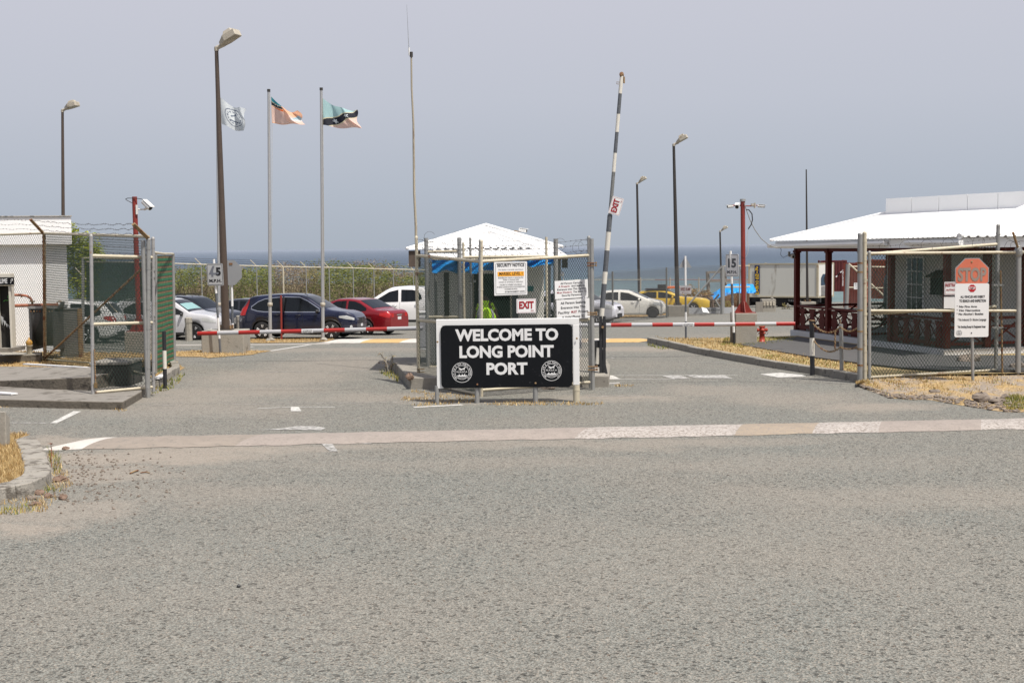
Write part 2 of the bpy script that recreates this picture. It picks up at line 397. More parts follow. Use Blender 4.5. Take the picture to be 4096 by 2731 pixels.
ee = cr.color_ramp.elements; ee[0].position = 0.10; ee[0].color = (0.135, 0.195, 0.190, 1); ee[1].position = 0.95; ee[1].color = (0.185, 0.215, 0.265, 1)  # far stop paled toward the sky: horizon haze painted into the water colour
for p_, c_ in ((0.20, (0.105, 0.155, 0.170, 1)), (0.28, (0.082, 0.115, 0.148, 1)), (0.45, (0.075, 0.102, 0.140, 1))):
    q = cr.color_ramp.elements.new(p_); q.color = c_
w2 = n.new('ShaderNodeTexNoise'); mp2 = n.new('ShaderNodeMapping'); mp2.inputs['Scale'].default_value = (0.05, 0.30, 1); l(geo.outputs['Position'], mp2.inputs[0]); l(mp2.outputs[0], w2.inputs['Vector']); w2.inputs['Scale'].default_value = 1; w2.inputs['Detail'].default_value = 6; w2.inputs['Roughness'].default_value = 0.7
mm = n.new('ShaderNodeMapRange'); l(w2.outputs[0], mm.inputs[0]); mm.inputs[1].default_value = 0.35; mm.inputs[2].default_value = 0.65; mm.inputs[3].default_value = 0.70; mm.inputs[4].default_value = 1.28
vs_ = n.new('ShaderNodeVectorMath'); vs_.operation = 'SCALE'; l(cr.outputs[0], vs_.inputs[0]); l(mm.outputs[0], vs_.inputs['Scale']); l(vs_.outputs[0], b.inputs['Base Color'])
b.inputs['Roughness'].default_value = 0.55; b.inputs['Specular IOR Level'].default_value = 0.22
bp = n.new('ShaderNodeBump'); bp.inputs['Strength'].default_value = 1.0; bp.inputs['Distance'].default_value = 1.2; l(w2.outputs[0], bp.inputs['Height']); l(bp.outputs[0], b.inputs['Normal'])
M_sea = m
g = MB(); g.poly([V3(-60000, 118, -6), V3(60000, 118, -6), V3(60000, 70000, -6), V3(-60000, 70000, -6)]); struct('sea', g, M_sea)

# ---- speed humps
def worn(name, c, sth): return mat(name, c, 0.85, 0, 0.22, 4, stain=(0.235, 0.205, 0.18), sth=sth, ss=22, bump=0.4, bs=60)
H_w = worn('worn_white_paint', (0.40, 0.365, 0.335), 0.48); H_p = worn('worn_pink_paint', (0.295, 0.255, 0.225), 0.52)
H_y = worn('worn_yellow_paint', (0.305, 0.25, 0.19), 0.52); H_d = mat('dusty_hump', (0.265, 0.228, 0.192), 0.95, 0, 0.2, 5, bump=0.6, bs=60, stain=(.20, .18, .155), sth=.55, ss=9)
H_w2 = worn('white_hump_paint', (0.52, 0.49, 0.45), 0.60); H_y2 = worn('orange_hump_paint', (0.50, 0.33, 0.14), 0.60)
def hump(a, b_, hw, h, stops, mats, label, seed=1):
    a = Vector(a); b_ = Vector(b_); d = (b_-a); Ln = d.length; d.normalize(); nn = V3(-d.y, d.x, 0).normalized()
    rn = random.Random(seed); NU = 80; jit = [rn.uniform(-.11, .11) for _ in range(NU+1)]
    def fn(u, v):
        x = u*Ln; e_ = min(1, min(x, Ln-x)/0.35 + 0.0); p = a + d*x + nn*((v-.5)*2*hw*(1+jit[round(u*NU)]) )
        k = max(0.0, math.cos((v-.5)*math.pi)); p.z = tz(p.y) + 0.006 + h*(k**.8)*min(1, .1+e_)
        p += d*(((v-.5)*.5) if True else 0)
        return p
    def mf(u, v):
        i = 0
        for k, s_ in enumerate(stops):
            if u >= s_: i = k
        return i
    mb = MB().grid(fn, NU, 8, smooth=True, mifn=mf)
    o = mb.build('speed_hump', [mats[k] for k in range(len(mats))]); tag(o, label, 'speed hump'); return o
A_ = G(262, 1778); B_ = G(4420, 1690)
def frac(px): return (G(px, 1778-(px-262)*(88/4158)) - A_).length / (B_-A_).length
hump(A_, B_, 0.56, 0.075, [0, frac(375), frac(1010), frac(2330), frac(2960), frac(3260), frac(3520), frac(3900)], [H_w2, H_d, H_p, H_w, H_y, H_w, H_p, H_w], 'long worn speed hump across the road in the foreground')
hump(G(1320, 1368), G(2100, 1364), 0.85, 0.09, [0, .22, .42, .6, .78], [H_w2, H_y2, H_w2, H_y, H_w], 'white and yellow speed hump beyond the left barrier arm', 2)
hump(G(2240, 1366), G(2592, 1365), 0.75, 0.09, [0, .15, .42, .57], [H_w, H_y, H_w2, H_y2], 'speed hump with orange end beyond the right barrier arm', 3)

# ---- painted marks (thin sheets)
M_mark = mat('road_paint', (0.42, 0.41, 0.39), 0.85, 0, 0.08, 6, stain=(0.20, 0.195, 0.18), sth=0.46, ss=9)
M_mark2 = mat('road_paint_fresh', (0.52, 0.51, 0.48), 0.85, 0, 0.08, 6, stain=(0.20, 0.195, 0.18), sth=0.53, ss=9)
mk = MB()
def line(pts, wd, mi=0, z=0.005):
    q = [G(*p) for p in pts]
    for a, b2 in zip(q[:-1], q[1:]):
        d = (b2-a).normalized(); s_ = V3(-d.y, d.x, 0)*wd/2
        k = max(1, int((b2-a).length/.4))
        for i in range(k):
            p = a.lerp(b2, i/k); r = a.lerp(b2, (i+1)/k); 
            mk.poly([p - s_ + V3(0, 0, z), r - s_ + V3(0, 0, z), r + s_ + V3(0, 0, z), p + s_ + V3(0, 0, z)], mi)
def quad(pts, mi=1, z=0.007): mk.poly([G(*p) + V3(0, 0, z) for p in pts], mi)
line([(0, 1691), (185, 1692)], .06); quad([(200, 1693), (228, 1693), (325, 1646), (295, 1645)], 1)
line([(1030, 1634), (1150, 1628), (1340, 1628)], .05, 1); quad([(1163, 1629), (1195, 1629), (1206, 1645), (1163, 1645)], 1)
line([(600, 1622), (700, 1621)], .04); line([(900, 1618), (1600, 1609)], .03)
quad([(1040, 1721), (1130, 1713), (1190, 1705), (1250, 1704), (1305, 1712), (1285, 1722), (1180, 1719)], 0)
quad([(1280, 1770), (1325, 1768), (1352, 1806), (1318, 1806)], 0); line([(1335, 1770), (1490, 1774)], .04)
line([(1060, 1488), (1205, 1487)], .05); line([(1330, 1485), (1470, 1484)], .05)
line([(1072, 1405), (1240, 1379)], .16, 1); line([(560, 1382), (1320, 1376)], .5, 2); line([(972, 1391), (1010, 1387)], .2, 1)
line([(1655, 1629), (1850, 1619)], .14, 1); line([(2350, 1586), (2560, 1583)], .04)
line([(2430, 1502), (2950, 1501)], .05, 1); line([(2430, 1517), (2700, 1516)], .05, 1); quad([(2432, 1502), (2450, 1502), (2484, 1517), (2432, 1517)], 1)
quad([(2640, 1501), (2720, 1501), (2760, 1515), (2690, 1516)], 0); quad([(2740, 1500), (2900, 1502), (2930, 1514), (2780, 1512)], 0)
quad([(3040, 1497), (3120, 1491), (3210, 1499), (3225, 1507), (3110, 1510)], 1)
line([(2425, 1427), (2460, 1434), (2520, 1434)], .06); line([(2780, 1450), (2910, 1449)], .05); mk_dark = 3
line([(880, 1563), (1100, 1560), (1290, 1562), (1500, 1556)], .018, 3, .006); line([(2440, 1532), (2700, 1530), (2900, 1526), (3150, 1530), (3400, 1536)], .02, 3, .006); line([(560, 1668), (1150, 1682)], .012, 3, .006)
quad([(2425, 1531), (2480, 1530), (2480, 1536), (2425, 1538)], 0)
M_conpath = mat('pale_path', (0.33, 0.31, 0.28), 0.9, 0, 0.1, 5)
o = mk.build('painted_marks', [M_mark, M_mark2, M_conpath, mat('crack_dark', (.09, .08, .07), .95)]); o['kind'] = 'structure'

# ---- kerbs and raised slabs
def offs(pts, d):
    out_ = []
    for i, p in enumerate(pts):
        t_ = (pts[min(i+1, len(pts)-1)] - pts[max(i-1, 0)]); t_.z = 0; t_.normalize(); out_.append(p + V3(-t_.y, t_.x, 0)*d)
    return out_
def resample(pts, step):
    out_ = [pts[0]]
    for a, b2 in zip(pts[:-1], pts[1:]):
        k = max(1, round((b2-a).length/step))
        out_ += [a.lerp(b2, (i+1)/k) for i in range(k)]
    return out_
def kerb(pxs, h, wd, name, label=None, m_=None, step=0.9, gap=0.012, rnd=0.01, side=1):
    pts = resample([G(*p) for p in pxs], step); inn = offs(pts, wd*side); mb = MB(); rn = random.Random(5)
    for i in range(len(pts)-1):
        a, b2, c, d = pts[i].copy(), pts[i+1].copy(), inn[i+1].copy(), inn[i].copy(); dd = (b2-a).normalized()*gap/2
        hz = V3(0, 0, h + rn.uniform(-rnd, rnd)); a += dd; d += dd; b2 -= dd; c -= dd; lo = V3(0, 0, .05)
        tin = (d-a).normalized()*0.015
        mb.hexa([a-lo, b2-lo, c-lo, d-lo], [a+hz+tin, b2+hz+tin, c+hz, d+hz])
    o = mb.build(name, m_ or M_kerb, bevel=0.012); o['kind'] = 'structure'; return inn
inn = kerb([(2587, 1371), (2680, 1392), (2788, 1416), (2940, 1445), (3102, 1474), (3289, 1503), (3380, 1520), (3443, 1531)], 0.17, 0.2, 'kerb', side=1)

def scatterpoly(poly, nmax, rn):
    """random points in an xy polygon"""
    x0 = min(p.x for p in poly); x1 = max(p.x for p in poly); y0 = min(p.y for p in poly); y1 = max(p.y for p in poly); res = []
    for _ in range(nmax*6):
        if len(res) >= nmax: break
        x = rn.uniform(x0, x1); y = rn.uniform(y0, y1); c = False; j = len(poly)-1
        for i in range(len(poly)):
            a, b2 = poly[i], poly[j]
            if (a.y > y) != (b2.y > y) and x < (b2.x-a.x)*(y-a.y)/(b2.y-a.y)+a.x: c = not c
            j = i
        if c: res.append((x, y))
    return res
def grassmat(name, c1, c2, c3):
    m, t, b = newmat(name); n = t.nodes; l = t.links.new
    g_ = n.new('ShaderNodeNewGeometry'); r_ = n.new('ShaderNodeValToRGB'); l(g_.outputs['Random Per Island'], r_.inputs[0])
    e_ = r_.color_ramp.elements; e_[0].color = (*c1, 1); e_[1].color = (*c3, 1); q = e_.new(0.5) if False else r_.color_ramp.elements.new(0.55); q.color = (*c2, 1)
    l(r_.outputs[0], b.inputs['Base Color']); b.inputs['Roughness'].default_value = 0.85; b.inputs['Specular IOR Level'].default_value = 0.2
    return m
M_dry = grassmat('dry_grass_blades', (0.32, 0.20, 0.08), (0.46, 0.33, 0.15), (0.60, 0.48, 0.27))
M_grn = grassmat('green_grass_blades', (0.09, 0.13, 0.02), (0.22, 0.23, 0.05), (0.40, 0.31, 0.10))
M_dryb = mat('dry_turf', (0.33, 0.225, 0.10), 0.95, 0, 0.3, 7, stain=(0.27, 0.22, 0.16), sth=0.55, ss=2.2, bump=0.8, bs=60)
M_verge = mat('verge_turf', (0.36, 0.27, 0.13), 0.95, 0, 0.3, 5, stain=(0.24, 0.23, 0.09), sth=0.55, ss=1.6, bump=0.8, bs=60)
dry = MB(); grn = MB()
def blades(mb, poly, dens, h=0.06, wd=0.012, z=None, seed=0, clump=None):
    rn = random.Random(seed); area = 0
    for i in range(len(poly)): area += poly[i-1].x*poly[i].y - poly[i].x*poly[i-1].y
    k = int(abs(area)/2*dens)
    for x, y in scatterpoly(poly, k, rn):
        if clump and rn.random() > 0.5+0.5*math.sin(x*clump+math.sin(y*3))*math.cos(y*clump*1.7+math.sin(x*2)): continue
        zz = tz(y) if z is None else z(x, y)
        a = rn.uniform(0, 6.28); hh = h*rn.uniform(.4, 1.2); ww = wd*rn.uniform(.6, 1.4); ln = rn.uniform(0, .9)*hh; c = math.cos(a); s_ = math.sin(a); a2 = rn.uniform(0, 6.28)
        mb.add([(x-c*ww, y-s_*ww, zz-.005), (x+c*ww, y+s_*ww, zz-.005), (x+math.cos(a2)*ln, y+math.sin(a2)*ln, zz+hh)], [(0, 1, 2)])
def rough_outline(pts, j, step, seed):
    rn = random.Random(seed); q = resample(pts+[pts[0]], step)[:-1]
    return [p + V3(rn.uniform(-j, j), rn.uniform(-j, j), 0) for p in q]
def patch(pxs, z0, m_, name, dens=250, j=0.12, seed=0, h=0.06, g=None, zl=0.009, wd=.012, clump=None):
    base = [G(px, py, z0 if z0 else 0.0) for px, py in pxs]
    ol = rough_outline(base, j, 0.5, seed)
    mb = MB(); mb.poly([V3(p.x, p.y, (tz(p.y) if not z0 else z0)+zl) for p in ol]); o = mb.build(name, m_); o['kind'] = 'structure'
    blades(g if g is not None else dry, base, dens, h, wd, None if not z0 else (lambda x, y: z0), seed, clump)
# right verge inside the kerb
ver = [p + V3(0, 0, 0) for p in inn]
vp = [V3(p.x, p.y, 0) for p in inn] + [G(3560, 1500, .14), G(4300, 1490, .14), G(4300, 1330, .14), G(3190, 1343, .14), G(2930, 1352, .14), G(2665, 1357, .14)]
mb = MB(); mb.poly([V3(p.x, p.y, .145) for p in vp]); struct('verge', mb, M_verge)
blades(dry, [V3(p.x, p.y, 0) for p in inn] + [G(3439, 1455, .14), G(3269, 1430, .14), G(3100, 1404, .14), G(2975, 1380, .14), G(2930, 1352, .14), G(2640, 1353, .14)], 260, .05, .012, lambda x, y: .145, 3)
blades(grn, [G(2900, 1352, .14), G(3180, 1350, .14), G(3180, 1366, .14), G(2960, 1392, .14), G(2880, 1380, .14)], 220, .06, .012, lambda x, y: .145, 4)
blades(grn, [G(3000, 1432, .14), G(3100, 1420, .14), G(3439, 1462, .14), G(3439, 1480, .14)], 130, .05, .012, lambda x, y: .145, 4)
pv = MB()
for i in range(15):
    t_ = i/14; c = G(2950+t_*440, 1396+t_*66, .145)
    d1 = (G(3390, 1462, .145)-G(2950, 1396, .145)).normalized(); d2 = V3(-d1.y, d1.x, 0)
    pv.obox(c + V3(0, 0, -.02), d1, d2, V3(0, 0, 1), .20, .28, .013)
o = pv.build('stepping_pavers', M_slab, bevel=.01); o['kind'] = 'structure'
# concrete path round the veranda
pp = [G(2960, 1377, .14), G(3100, 1402, .14), G(3269, 1429, .14), G(3439, 1452, .14), G(3620, 1482, .14), G(3760, 1492, .14), G(4300, 1500, .14), G(4300, 1385, .14), G(3190, 1345, .14), G(3050, 1366, .14)]
pf_ = [G(2960, 1377, .17), G(3100, 1402, .17), G(3269, 1429, .19), G(3439, 1450, .19), G(3620, 1470, .19), G(3760, 1478, .20), G(4300, 1482, .20)]; pb2 = [G(2985, 1371, .17), G(3100, 1360, .17), G(3190, 1346, .17), G(3439, 1380, .19), G(3620, 1400, .20), G(3760, 1420, .21), G(4300, 1420, .21)]
mb = MB()
def pth(u, v): k = u*6; i = min(int(k), 5); return pf_[i].lerp(pf_[i+1], k-i).lerp(pb2[i].lerp(pb2[i+1], k-i), v)
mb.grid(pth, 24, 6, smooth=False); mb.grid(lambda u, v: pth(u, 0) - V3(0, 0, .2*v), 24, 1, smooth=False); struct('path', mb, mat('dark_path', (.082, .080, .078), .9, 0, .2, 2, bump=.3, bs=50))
# dirt bank in front of the right gate
fr = [G(*p) for p in ((3420, 1536), (3470, 1560), (3560, 1592), (3660, 1600), (3760, 1607), (3860, 1622), (3960, 1640), (4096, 1652), (4300, 1668), (4700, 1690))]
bk = [G(p[0], p[1], .13) for p in ((3425, 1528), (3480, 1512), (3580, 1506), (3680, 1501), (3780, 1497), (3880, 1492), (3985, 1487), (4096, 1484), (4300, 1478), (4700, 1465))]
def bank(u, v):
    k = u*(len(fr)-1); i = min(int(k), len(fr)-2); a = fr[i].lerp(fr[i+1], k-i); b2 = bk[i].lerp(bk[i+1], k-i); p = a.lerp(b2, v)
    e_ = math.sin(v*math.pi)
    p.z = .006 + (.095)*(v**.7) + e_*(.025*math.sin(p.x*3.1+p.y*2)+.02*math.sin(p.x*7+1)*math.cos(p.y*5)); p.y += (1-v)*.12*math.sin(p.x*5)+(1-v)*.08*math.sin(p.x*11.3); return p
mb = MB().grid(bank, 90, 16)
m, t, b = newmat('dirt_bank_mat'); n = t.nodes; l = t.links.new
tcn = n.new('ShaderNodeNewGeometry'); n1 = n.new('ShaderNodeTexNoise'); n1.inputs['Scale'].default_value = 1.1; n1.inputs['Detail'].default_value = 6; n1.inputs['Roughness'].default_value = .7; l(tcn.outputs['Position'], n1.inputs['Vector'])
r1 = n.new('ShaderNodeMapRange'); l(n1.outputs[0], r1.inputs[0]); r1.inputs[1].default_value = .43; r1.inputs[2].default_value = .56
x1 = n.new('ShaderNodeMix'); x1.data_type = 'RGBA'; l(r1.outputs[0], x1.inputs[0]); x1.inputs[6].default_value = (.27, .225, .18, 1); x1.inputs[7].default_value = (.36, .25, .115, 1)
n2 = n.new('ShaderNodeTexNoise'); n2.inputs['Scale'].default_value = 22; n2.inputs['Detail'].default_value = 5; l(tcn.outputs['Position'], n2.inputs['Vector']); r2 = n.new('ShaderNodeMapRange'); l(n2.outputs[0], r2.inputs[0]); r2.inputs[1].default_value = .3; r2.inputs[2].default_value = .7; r2.inputs[3].default_value = .6; r2.inputs[4].default_value = 1.35
x2 = n.new('ShaderNodeVectorMath'); x2.operation = 'SCALE'; l(x1.outputs[2], x2.inputs[0]); l(r2.outputs[0], x2.inputs['Scale']); l(x2.outputs[0], b.inputs['Base Color']); b.inputs['Roughness'].default_value = .95
bp = n.new('ShaderNodeBump'); bp.inputs['Strength'].default_value = .8; bp.inputs['Distance'].default_value = .02; l(n2.outputs[0], bp.inputs['Height']); l(bp.outputs[0], b.inputs['Normal'])
struct('dirt_bank', mb, m)
rn = random.Random(11)
for _ in range(9000):
    u = rn.random(); v = rn.random()
    if rn.random() > (.25 + .75*v)*(.55+.45*math.sin(u*41+v*7)): continue
    p = bank(u, v); tgt = dry if rn.random() < .9 else grn
    a = rn.uniform(0, 6.28); hh = rn.uniform(.02, .07); wv_ = rn.uniform(.006, .014); c = math.cos(a)*wv_; s_ = math.sin(a)*wv_; a2 = rn.uniform(0, 6.28); ln = rn.uniform(0, .06)
    tgt.add([(p.x-c, p.y-s_, p.z-.01), (p.x+c, p.y+s_, p.z-.01), (p.x+math.cos(a2)*ln, p.y+math.sin(a2)*ln, p.z+hh)], [(0, 1, 2)])
for _ in range(1500):
    u = rn.uniform(.72, .9); v = rn.uniform(.02, .35); p = bank(u, v); a = rn.uniform(0, 6.28); c = math.cos(a)*.01; s_ = math.sin(a)*.01
    grn.add([(p.x-c, p.y-s_, p.z), (p.x+c, p.y+s_, p.z), (p.x+rn.uniform(-.04, .04), p.y, p.z+rn.uniform(.03, .08))], [(0, 1, 2)])
# left compound slabs
def slab(pxt, z1, name, m_=M_slab, z0=-.05, zs=None):
    pts = [G(px, py, (zs[i] if zs else z1)) for i, (px, py) in enumerate(pxt)]
    mb = MB(); mb.hexa([V3(p.x, p.y, z0) for p in pts], pts); mb.mi = [0, 0]+[1]*(len(mb.f)-2); return struct(name, mb, [m_, mat('stained_edge', (.125, .108, .085), .95, 0, .3, 6, bump=.8, bs=18, stain=(.05, .042, .033), sth=.55, ss=5)], bevel=.012)
slab([(-260, 1590), (0, 1597), (240, 1603), (430, 1607), (492, 1607), (565, 1566), (585, 1540), (-260, 1525)], .145, 'pavement')
slab([(-260, 1527), (0, 1522), (200, 1516), (360, 1508), (446, 1491), (446, 1470), (-260, 1462)], .4, 'ramp', zs=[.26, .27, .36, .42, .42, .42, .30], z0=0.10)
slab([(-300, 1430), (160, 1418), (170, 1408), (-300, 1405)], .30, 'plinth', M_conc)
patch([(-260, 1475), (446, 1484), (560, 1470), (690, 1455), (700, 1428), (560, 1412), (270, 1408), (-260, 1400)], .11, M_dryb, 'lawn', 200, seed=5, zl=0)
# strip of lawn beside the netting gate, with broken kerb
patch([(612, 1560), (640, 1530), (690, 1500), (712, 1480), (730, 1470), (690, 1450), (610, 1470)], 0, M_dryb, 'grass_strip', 400, seed=6, h=.09)
blades(grn, [G(600, 1580), G(690, 1560), G(740, 1500), G(700, 1500), G(640, 1530)], 120, .09, .012, seed=8)
kerb([(636, 1553), (660, 1535), (690, 1512), (722, 1492), (716, 1473), (700, 1462)], .16, .2, 'kerb', step=.7, rnd=.03)
# verges further off
patch([(690, 1408), (830, 1402), (960, 1404), (1080, 1404), (1010, 1420), (850, 1432), (690, 1424)], 0, M_dryb, 'grass_verge', 180, seed=9, zl=.012)
patch([(960, 1355), (1120, 1352), (1340, 1352), (1320, 1366), (1150, 1372), (960, 1372)], 0, M_dryb, 'grass_verge', 180, seed=10, zl=.012)
patch([(2370, 1282), (2640, 1262), (2860, 1248), (2960, 1246), (2960, 1238), (2400, 1238), (2370, 1250)], 0, M_dryb, 'grass_verge', 60, seed=12, zl=.012, h=.09)
blades(dry, [G(*p) for p in ((1655, 1590), (1860, 1600), (1960, 1612), (1700, 1618), (1600, 1600), (1620, 1585))], 420, .05, .012, seed=13, clump=3)
for pl, dn in (([(1640, 1620), (1760, 1606), (1800, 1618), (1690, 1628)], 300), ([(1930, 1618), (2000, 1608), (2120, 1604), (2250, 1610), (2420, 1612), (2400, 1620), (2000, 1622)], 420), ([(2460, 1540), (2540, 1538), (2530, 1546), (2460, 1548)], 400), ([(1690, 1570), (1900, 1580), (1900, 1600), (1700, 1590)], 250), ([(1640, 1560), (1700, 1566), (1690, 1575), (1640, 1570)], 300), ([(470, 1630), (510, 1640), (490, 1650), (440, 1640)], 300), ([(0, 1612), (60, 1618), (50, 1632), (5, 1630)], 300)):
    blades(dry, [G(*p) for p in pl], dn, .05, .010, seed=14)
blades(grn, [G(1515, 1490), G(1560, 1478), G(1600, 1520), (G(1590, 1530))], 220, .10, .010, seed=15)
blades(grn, [G(2590, 1375), G(2640, 1385), G(2700, 1398), G(2640, 1398), G(2590, 1386)], 160, .07, .010, seed=16)
# booth island
ia = [G(1639, 1556), G(2300, 1548), G(2436, 1548), G(2440, 1500), G(2420, 1466), G(1800, 1464), G(1562, 1468)]
mb = MB(); mb.hexa([V3(p.x, p.y, -.05) for p in ia], [V3(p.x, p.y, .24) for p in ia]); struct('traffic_island', mb, M_kerb, bevel=.015)
# near left kerb and its grass
inn2 = kerb([(-120, 2040), (0, 2006), (70, 1992), (140, 1976), (190, 1950), (207, 1930), (208, 1915), (196, 1875), (178, 1830), (152, 1785)], .15, .34, 'kerb', step=.5, gap=.008, rnd=.014, side=1, m_=mat('pale_kerb', (.29, .27, .235), .9, 0, .3, 5, bump=.9, bs=35, stain=(.13, .115, .095), sth=.50, ss=4.5))
gp = [V3(p.x, p.y, 0) for p in inn2] + [G(120, 1740, .12), G(-120, 1740, .12)]
mb = MB(); mb.poly([V3(p.x, p.y, .13) for p in gp]); struct('grass_bed', mb, M_dryb)
blades(dry, gp, 2600, .07, .006, lambda x, y: .13, 17)
blades(dry, [G(0, 2010), G(140, 1985), G(210, 1945), G(214, 1880), G(190, 1800), G(240, 1850), G(300, 1930), G(260, 1960), G(180, 2050), G(0, 2060)], 900, .06, .006, seed=18, clump=4)
blades(grn, [G(212, 1900), G(190, 1790), G(240, 1820), G(250, 1900)], 500, .10, .006, seed=19)
blades(grn, [G(-20, 2040), G(120, 2020), G(170, 2040), G(60, 2060), G(-20, 2056)], 500, .07, .007, seed=19)
blades(grn, [G(165, 1965), G(210, 1950), G(250, 1965), G(180, 1975)], 700, .12, .006, seed=20)
stuff('dry_grass', dry, M_dry, 'dry yellow grass blades on the verges and banks', 'grass')
stuff('green_grass', grn, M_grn, 'patches of greener grass along the kerbs', 'grass')
# loose stones: big ones are things, gravel is stuff
gr = MB(); rn = random.Random(21)
for k in range(420):
    px = rn.choice([rn.gauss(300, 90), rn.gauss(420, 160)]); py = rn.gauss(1900, 70)
    if px < 215 or py < 1790: continue
    p = G(px, py); s_ = rn.uniform(.008, .022); gr.blob(p + V3(0, 0, s_*.4), s_, s_*.8, s_*.6, .3, k, 5, 4)
for k in range(260):
    u = rn.random()**.8*.85; p = bank(u, rn.uniform(0, .14)); s_ = rn.uniform(.015, .05); gr.blob(p + V3(0, 0, s_*.3), s_*1.3, s_, s_*.5, .3, k, 6, 4)
for k in range(500):
    px = rn.uniform(100, 4096); py = rn.uniform(1600, 2731); p = G(px, py); s_ = rn.uniform(.005, .012); gr.blob(p + V3(0, 0, s_*.3), s_*1.3, s_, s_*.5, .3, k, 5, 3)
stuff('loose_gravel', gr, M_rock, 'loose stones along the edges of the road', 'gravel')
ROCKS = [((240, 1925), .10, .05, M_brick, 'reddish rock leaning in the grass beside the near kerb'), ((160, 1978), .06, .04, M_brick, 'brown rock at the foot of the near kerb'), ((192, 1990), .055, .04, M_brick, 'squarish rock right of the one at the near kerb foot'),
  ((252, 1997), .06, .04, M_brick, 'rock at the right end of the row by the near kerb'), ((125, 1998), .07, .035, M_rock, 'pale flat stone below the near kerb'), ((145, 2020), .07, .03, M_brick, 'flat brick fragment in the grass below the near kerb'),
  ((262, 1799), .06, .035, M_brick, 'small tan rock beside the white end of the speed hump'), ((3925, 1612), .17, .10, M_rock, 'largest rock at the edge of the dirt bank'), ((3985, 1618), .15, .05, M_rock, 'flat rock to the right of the largest rock'), ((4020, 1606), .10, .06, M_rock, 'rock half buried above the flat rock on the bank'),
  ((3740, 1582), .10, .05, M_rock, 'small rock lying midway on the dirt bank'), ((3870, 1478), .28, .14, M_rock, 'rounded boulder behind the bottom rail of the right gate'), ((4075, 1504), .20, .10, M_rock, 'pale rubble at the right end of the dirt bank'),
  ((1640, 1513), .09, .07, M_brick, 'brown rock resting on the front corner of the island'), ((2196, 1556), .15, .06, M_rock, 'flat rubble under the welcome sign board')]
for i, (pp_, s_, h_, m_, lb) in enumerate(ROCKS):
    onisl = 'island' in lb; p = G(*pp_, .24) if onisl else G(*pp_)
    zz = .24 if onisl else (0.15 if pp_[0] > 3850 and pp_[1] < 1520 else (.05 if pp_[0] > 3600 else 0))
    o = MB().blob(V3(p.x, p.y, zz + h_*.5), s_, s_*.7, h_, .28, 50+i, 9, 6).build('rock', m_); tag(o, lb, 'rock')
# ================================================================== FENCES, SIGNS, POLES
def post(mb, bx, by, tx, ty, r, n=10, z0=0.0, cap=True):
    b_ = G(bx, by, z0) if z0 else G(bx, by); t_ = P(tx, ty, b_.y); mb.tube(b_ - V3(0, 0, .05), t_, r, n=n)
    if cap: mb.lathe(t_, [(r*1.08, -.03), (r*1.08, .005), (r*.6, .02), (0, .03)], 10)
    return b_, t_
def bands(mb, a, b_, k, r):
    for i in range(k):
        p = a.lerp(b_, (i+.5)/k); d = (b_-a).normalized()*.014; mb.tube(p-d, p+d, r, n=8)

def gate(name, label, cat, cols, rails, wires=True, rr=.028, link=True, group=None, brace=None, mats=None, pr=.034, linkr=.0021, pw=.055, ph=.08):
    """cols: list of (bx,by,tx,ty) stiles; rails: list of [ (fraction z) ] given as px pairs"""
    g0 = G(cols[0][0], cols[0][1]); t_ = thing(name, label, cat, (g0.x, g0.y, 0), group=group)
    ends = []
    for i, c in enumerate(cols):
        mb = MB(); b_, tp = post(mb, c[0], c[1], c[2], c[3], pr, 12, c[4] if len(c) > 4 else 0.0); bands(mb, b_, tp, 8, pr*1.14)
        mb.build('post', (mats[i] if isinstance(mats, list) else mats) if mats else (M_rail if i % 2 == 0 else M_galv), t_); ends.append((b_, tp))
    return t_, ends
def at_h(e_, py):
    """point on post e (base, top) seen at image height py"""
    b_, tp = e_; lo, hi = 0.0, 1.15
    def yy(k):
        p = b_.lerp(tp, k) - V3(0, 0, CAMH); return CY - FPX*p.dot(upv)/p.dot(fwd)
    for _ in range(30):
        mid = (lo+hi)/2
        if yy(mid) > py: lo = mid
        else: hi = mid
    return b_.lerp(tp, lo)
def rail(t_, e0, y0, e1, y1, r=.030, m_=None, name='rail', k=8):
    a = at_h(e0, y0); b_ = at_h(e1, y1); mb = MB().tube(a, b_, r, n=10); bands(mb, a, b_, k, r*1.1); mb.build(name, m_ or M_rail, t_); return a, b_
def mesh(t_, bl, br, tr, tl, r=.0021, pw=.055, ph=.08, m_=None, bulge=0):
    return MB().link(bl, br, tr, tl, pw, ph, r, bulge).build('chain_link', m_ or M_link, t_)
def barbs(t_, e0, e1, ys0, ys1, seed=0, r=.0026):
    for i, (a, b_) in enumerate(zip(ys0, ys1)):
        MB().barb(at_h(e0, a), at_h(e1, b_), .03, r, .012, seed+i).build('barbed_wire', M_barb, t_)
def coil(t_, pts, rad, seed=0):
    rn = random.Random(seed)
    for p in pts:
        mb = MB(); c = Vector(p); a0 = rn.uniform(0, .8); k = 18; mb.path([c + V3(rad*rn.uniform(.85, 1)*math.cos(a0+i*5.6/k), rn.uniform(-.02, .02), rad*math.sin(a0+i*5.6/k)) for i in range(k+1)], .0034, 4)
        mb.build('wire_loop', M_barb, t_)

M_gband = mat('banded_galvanised', (.34, .335, .33), .5, .2, .15, 8, stain=(.30, .17, .07), sth=.62, ss=5)
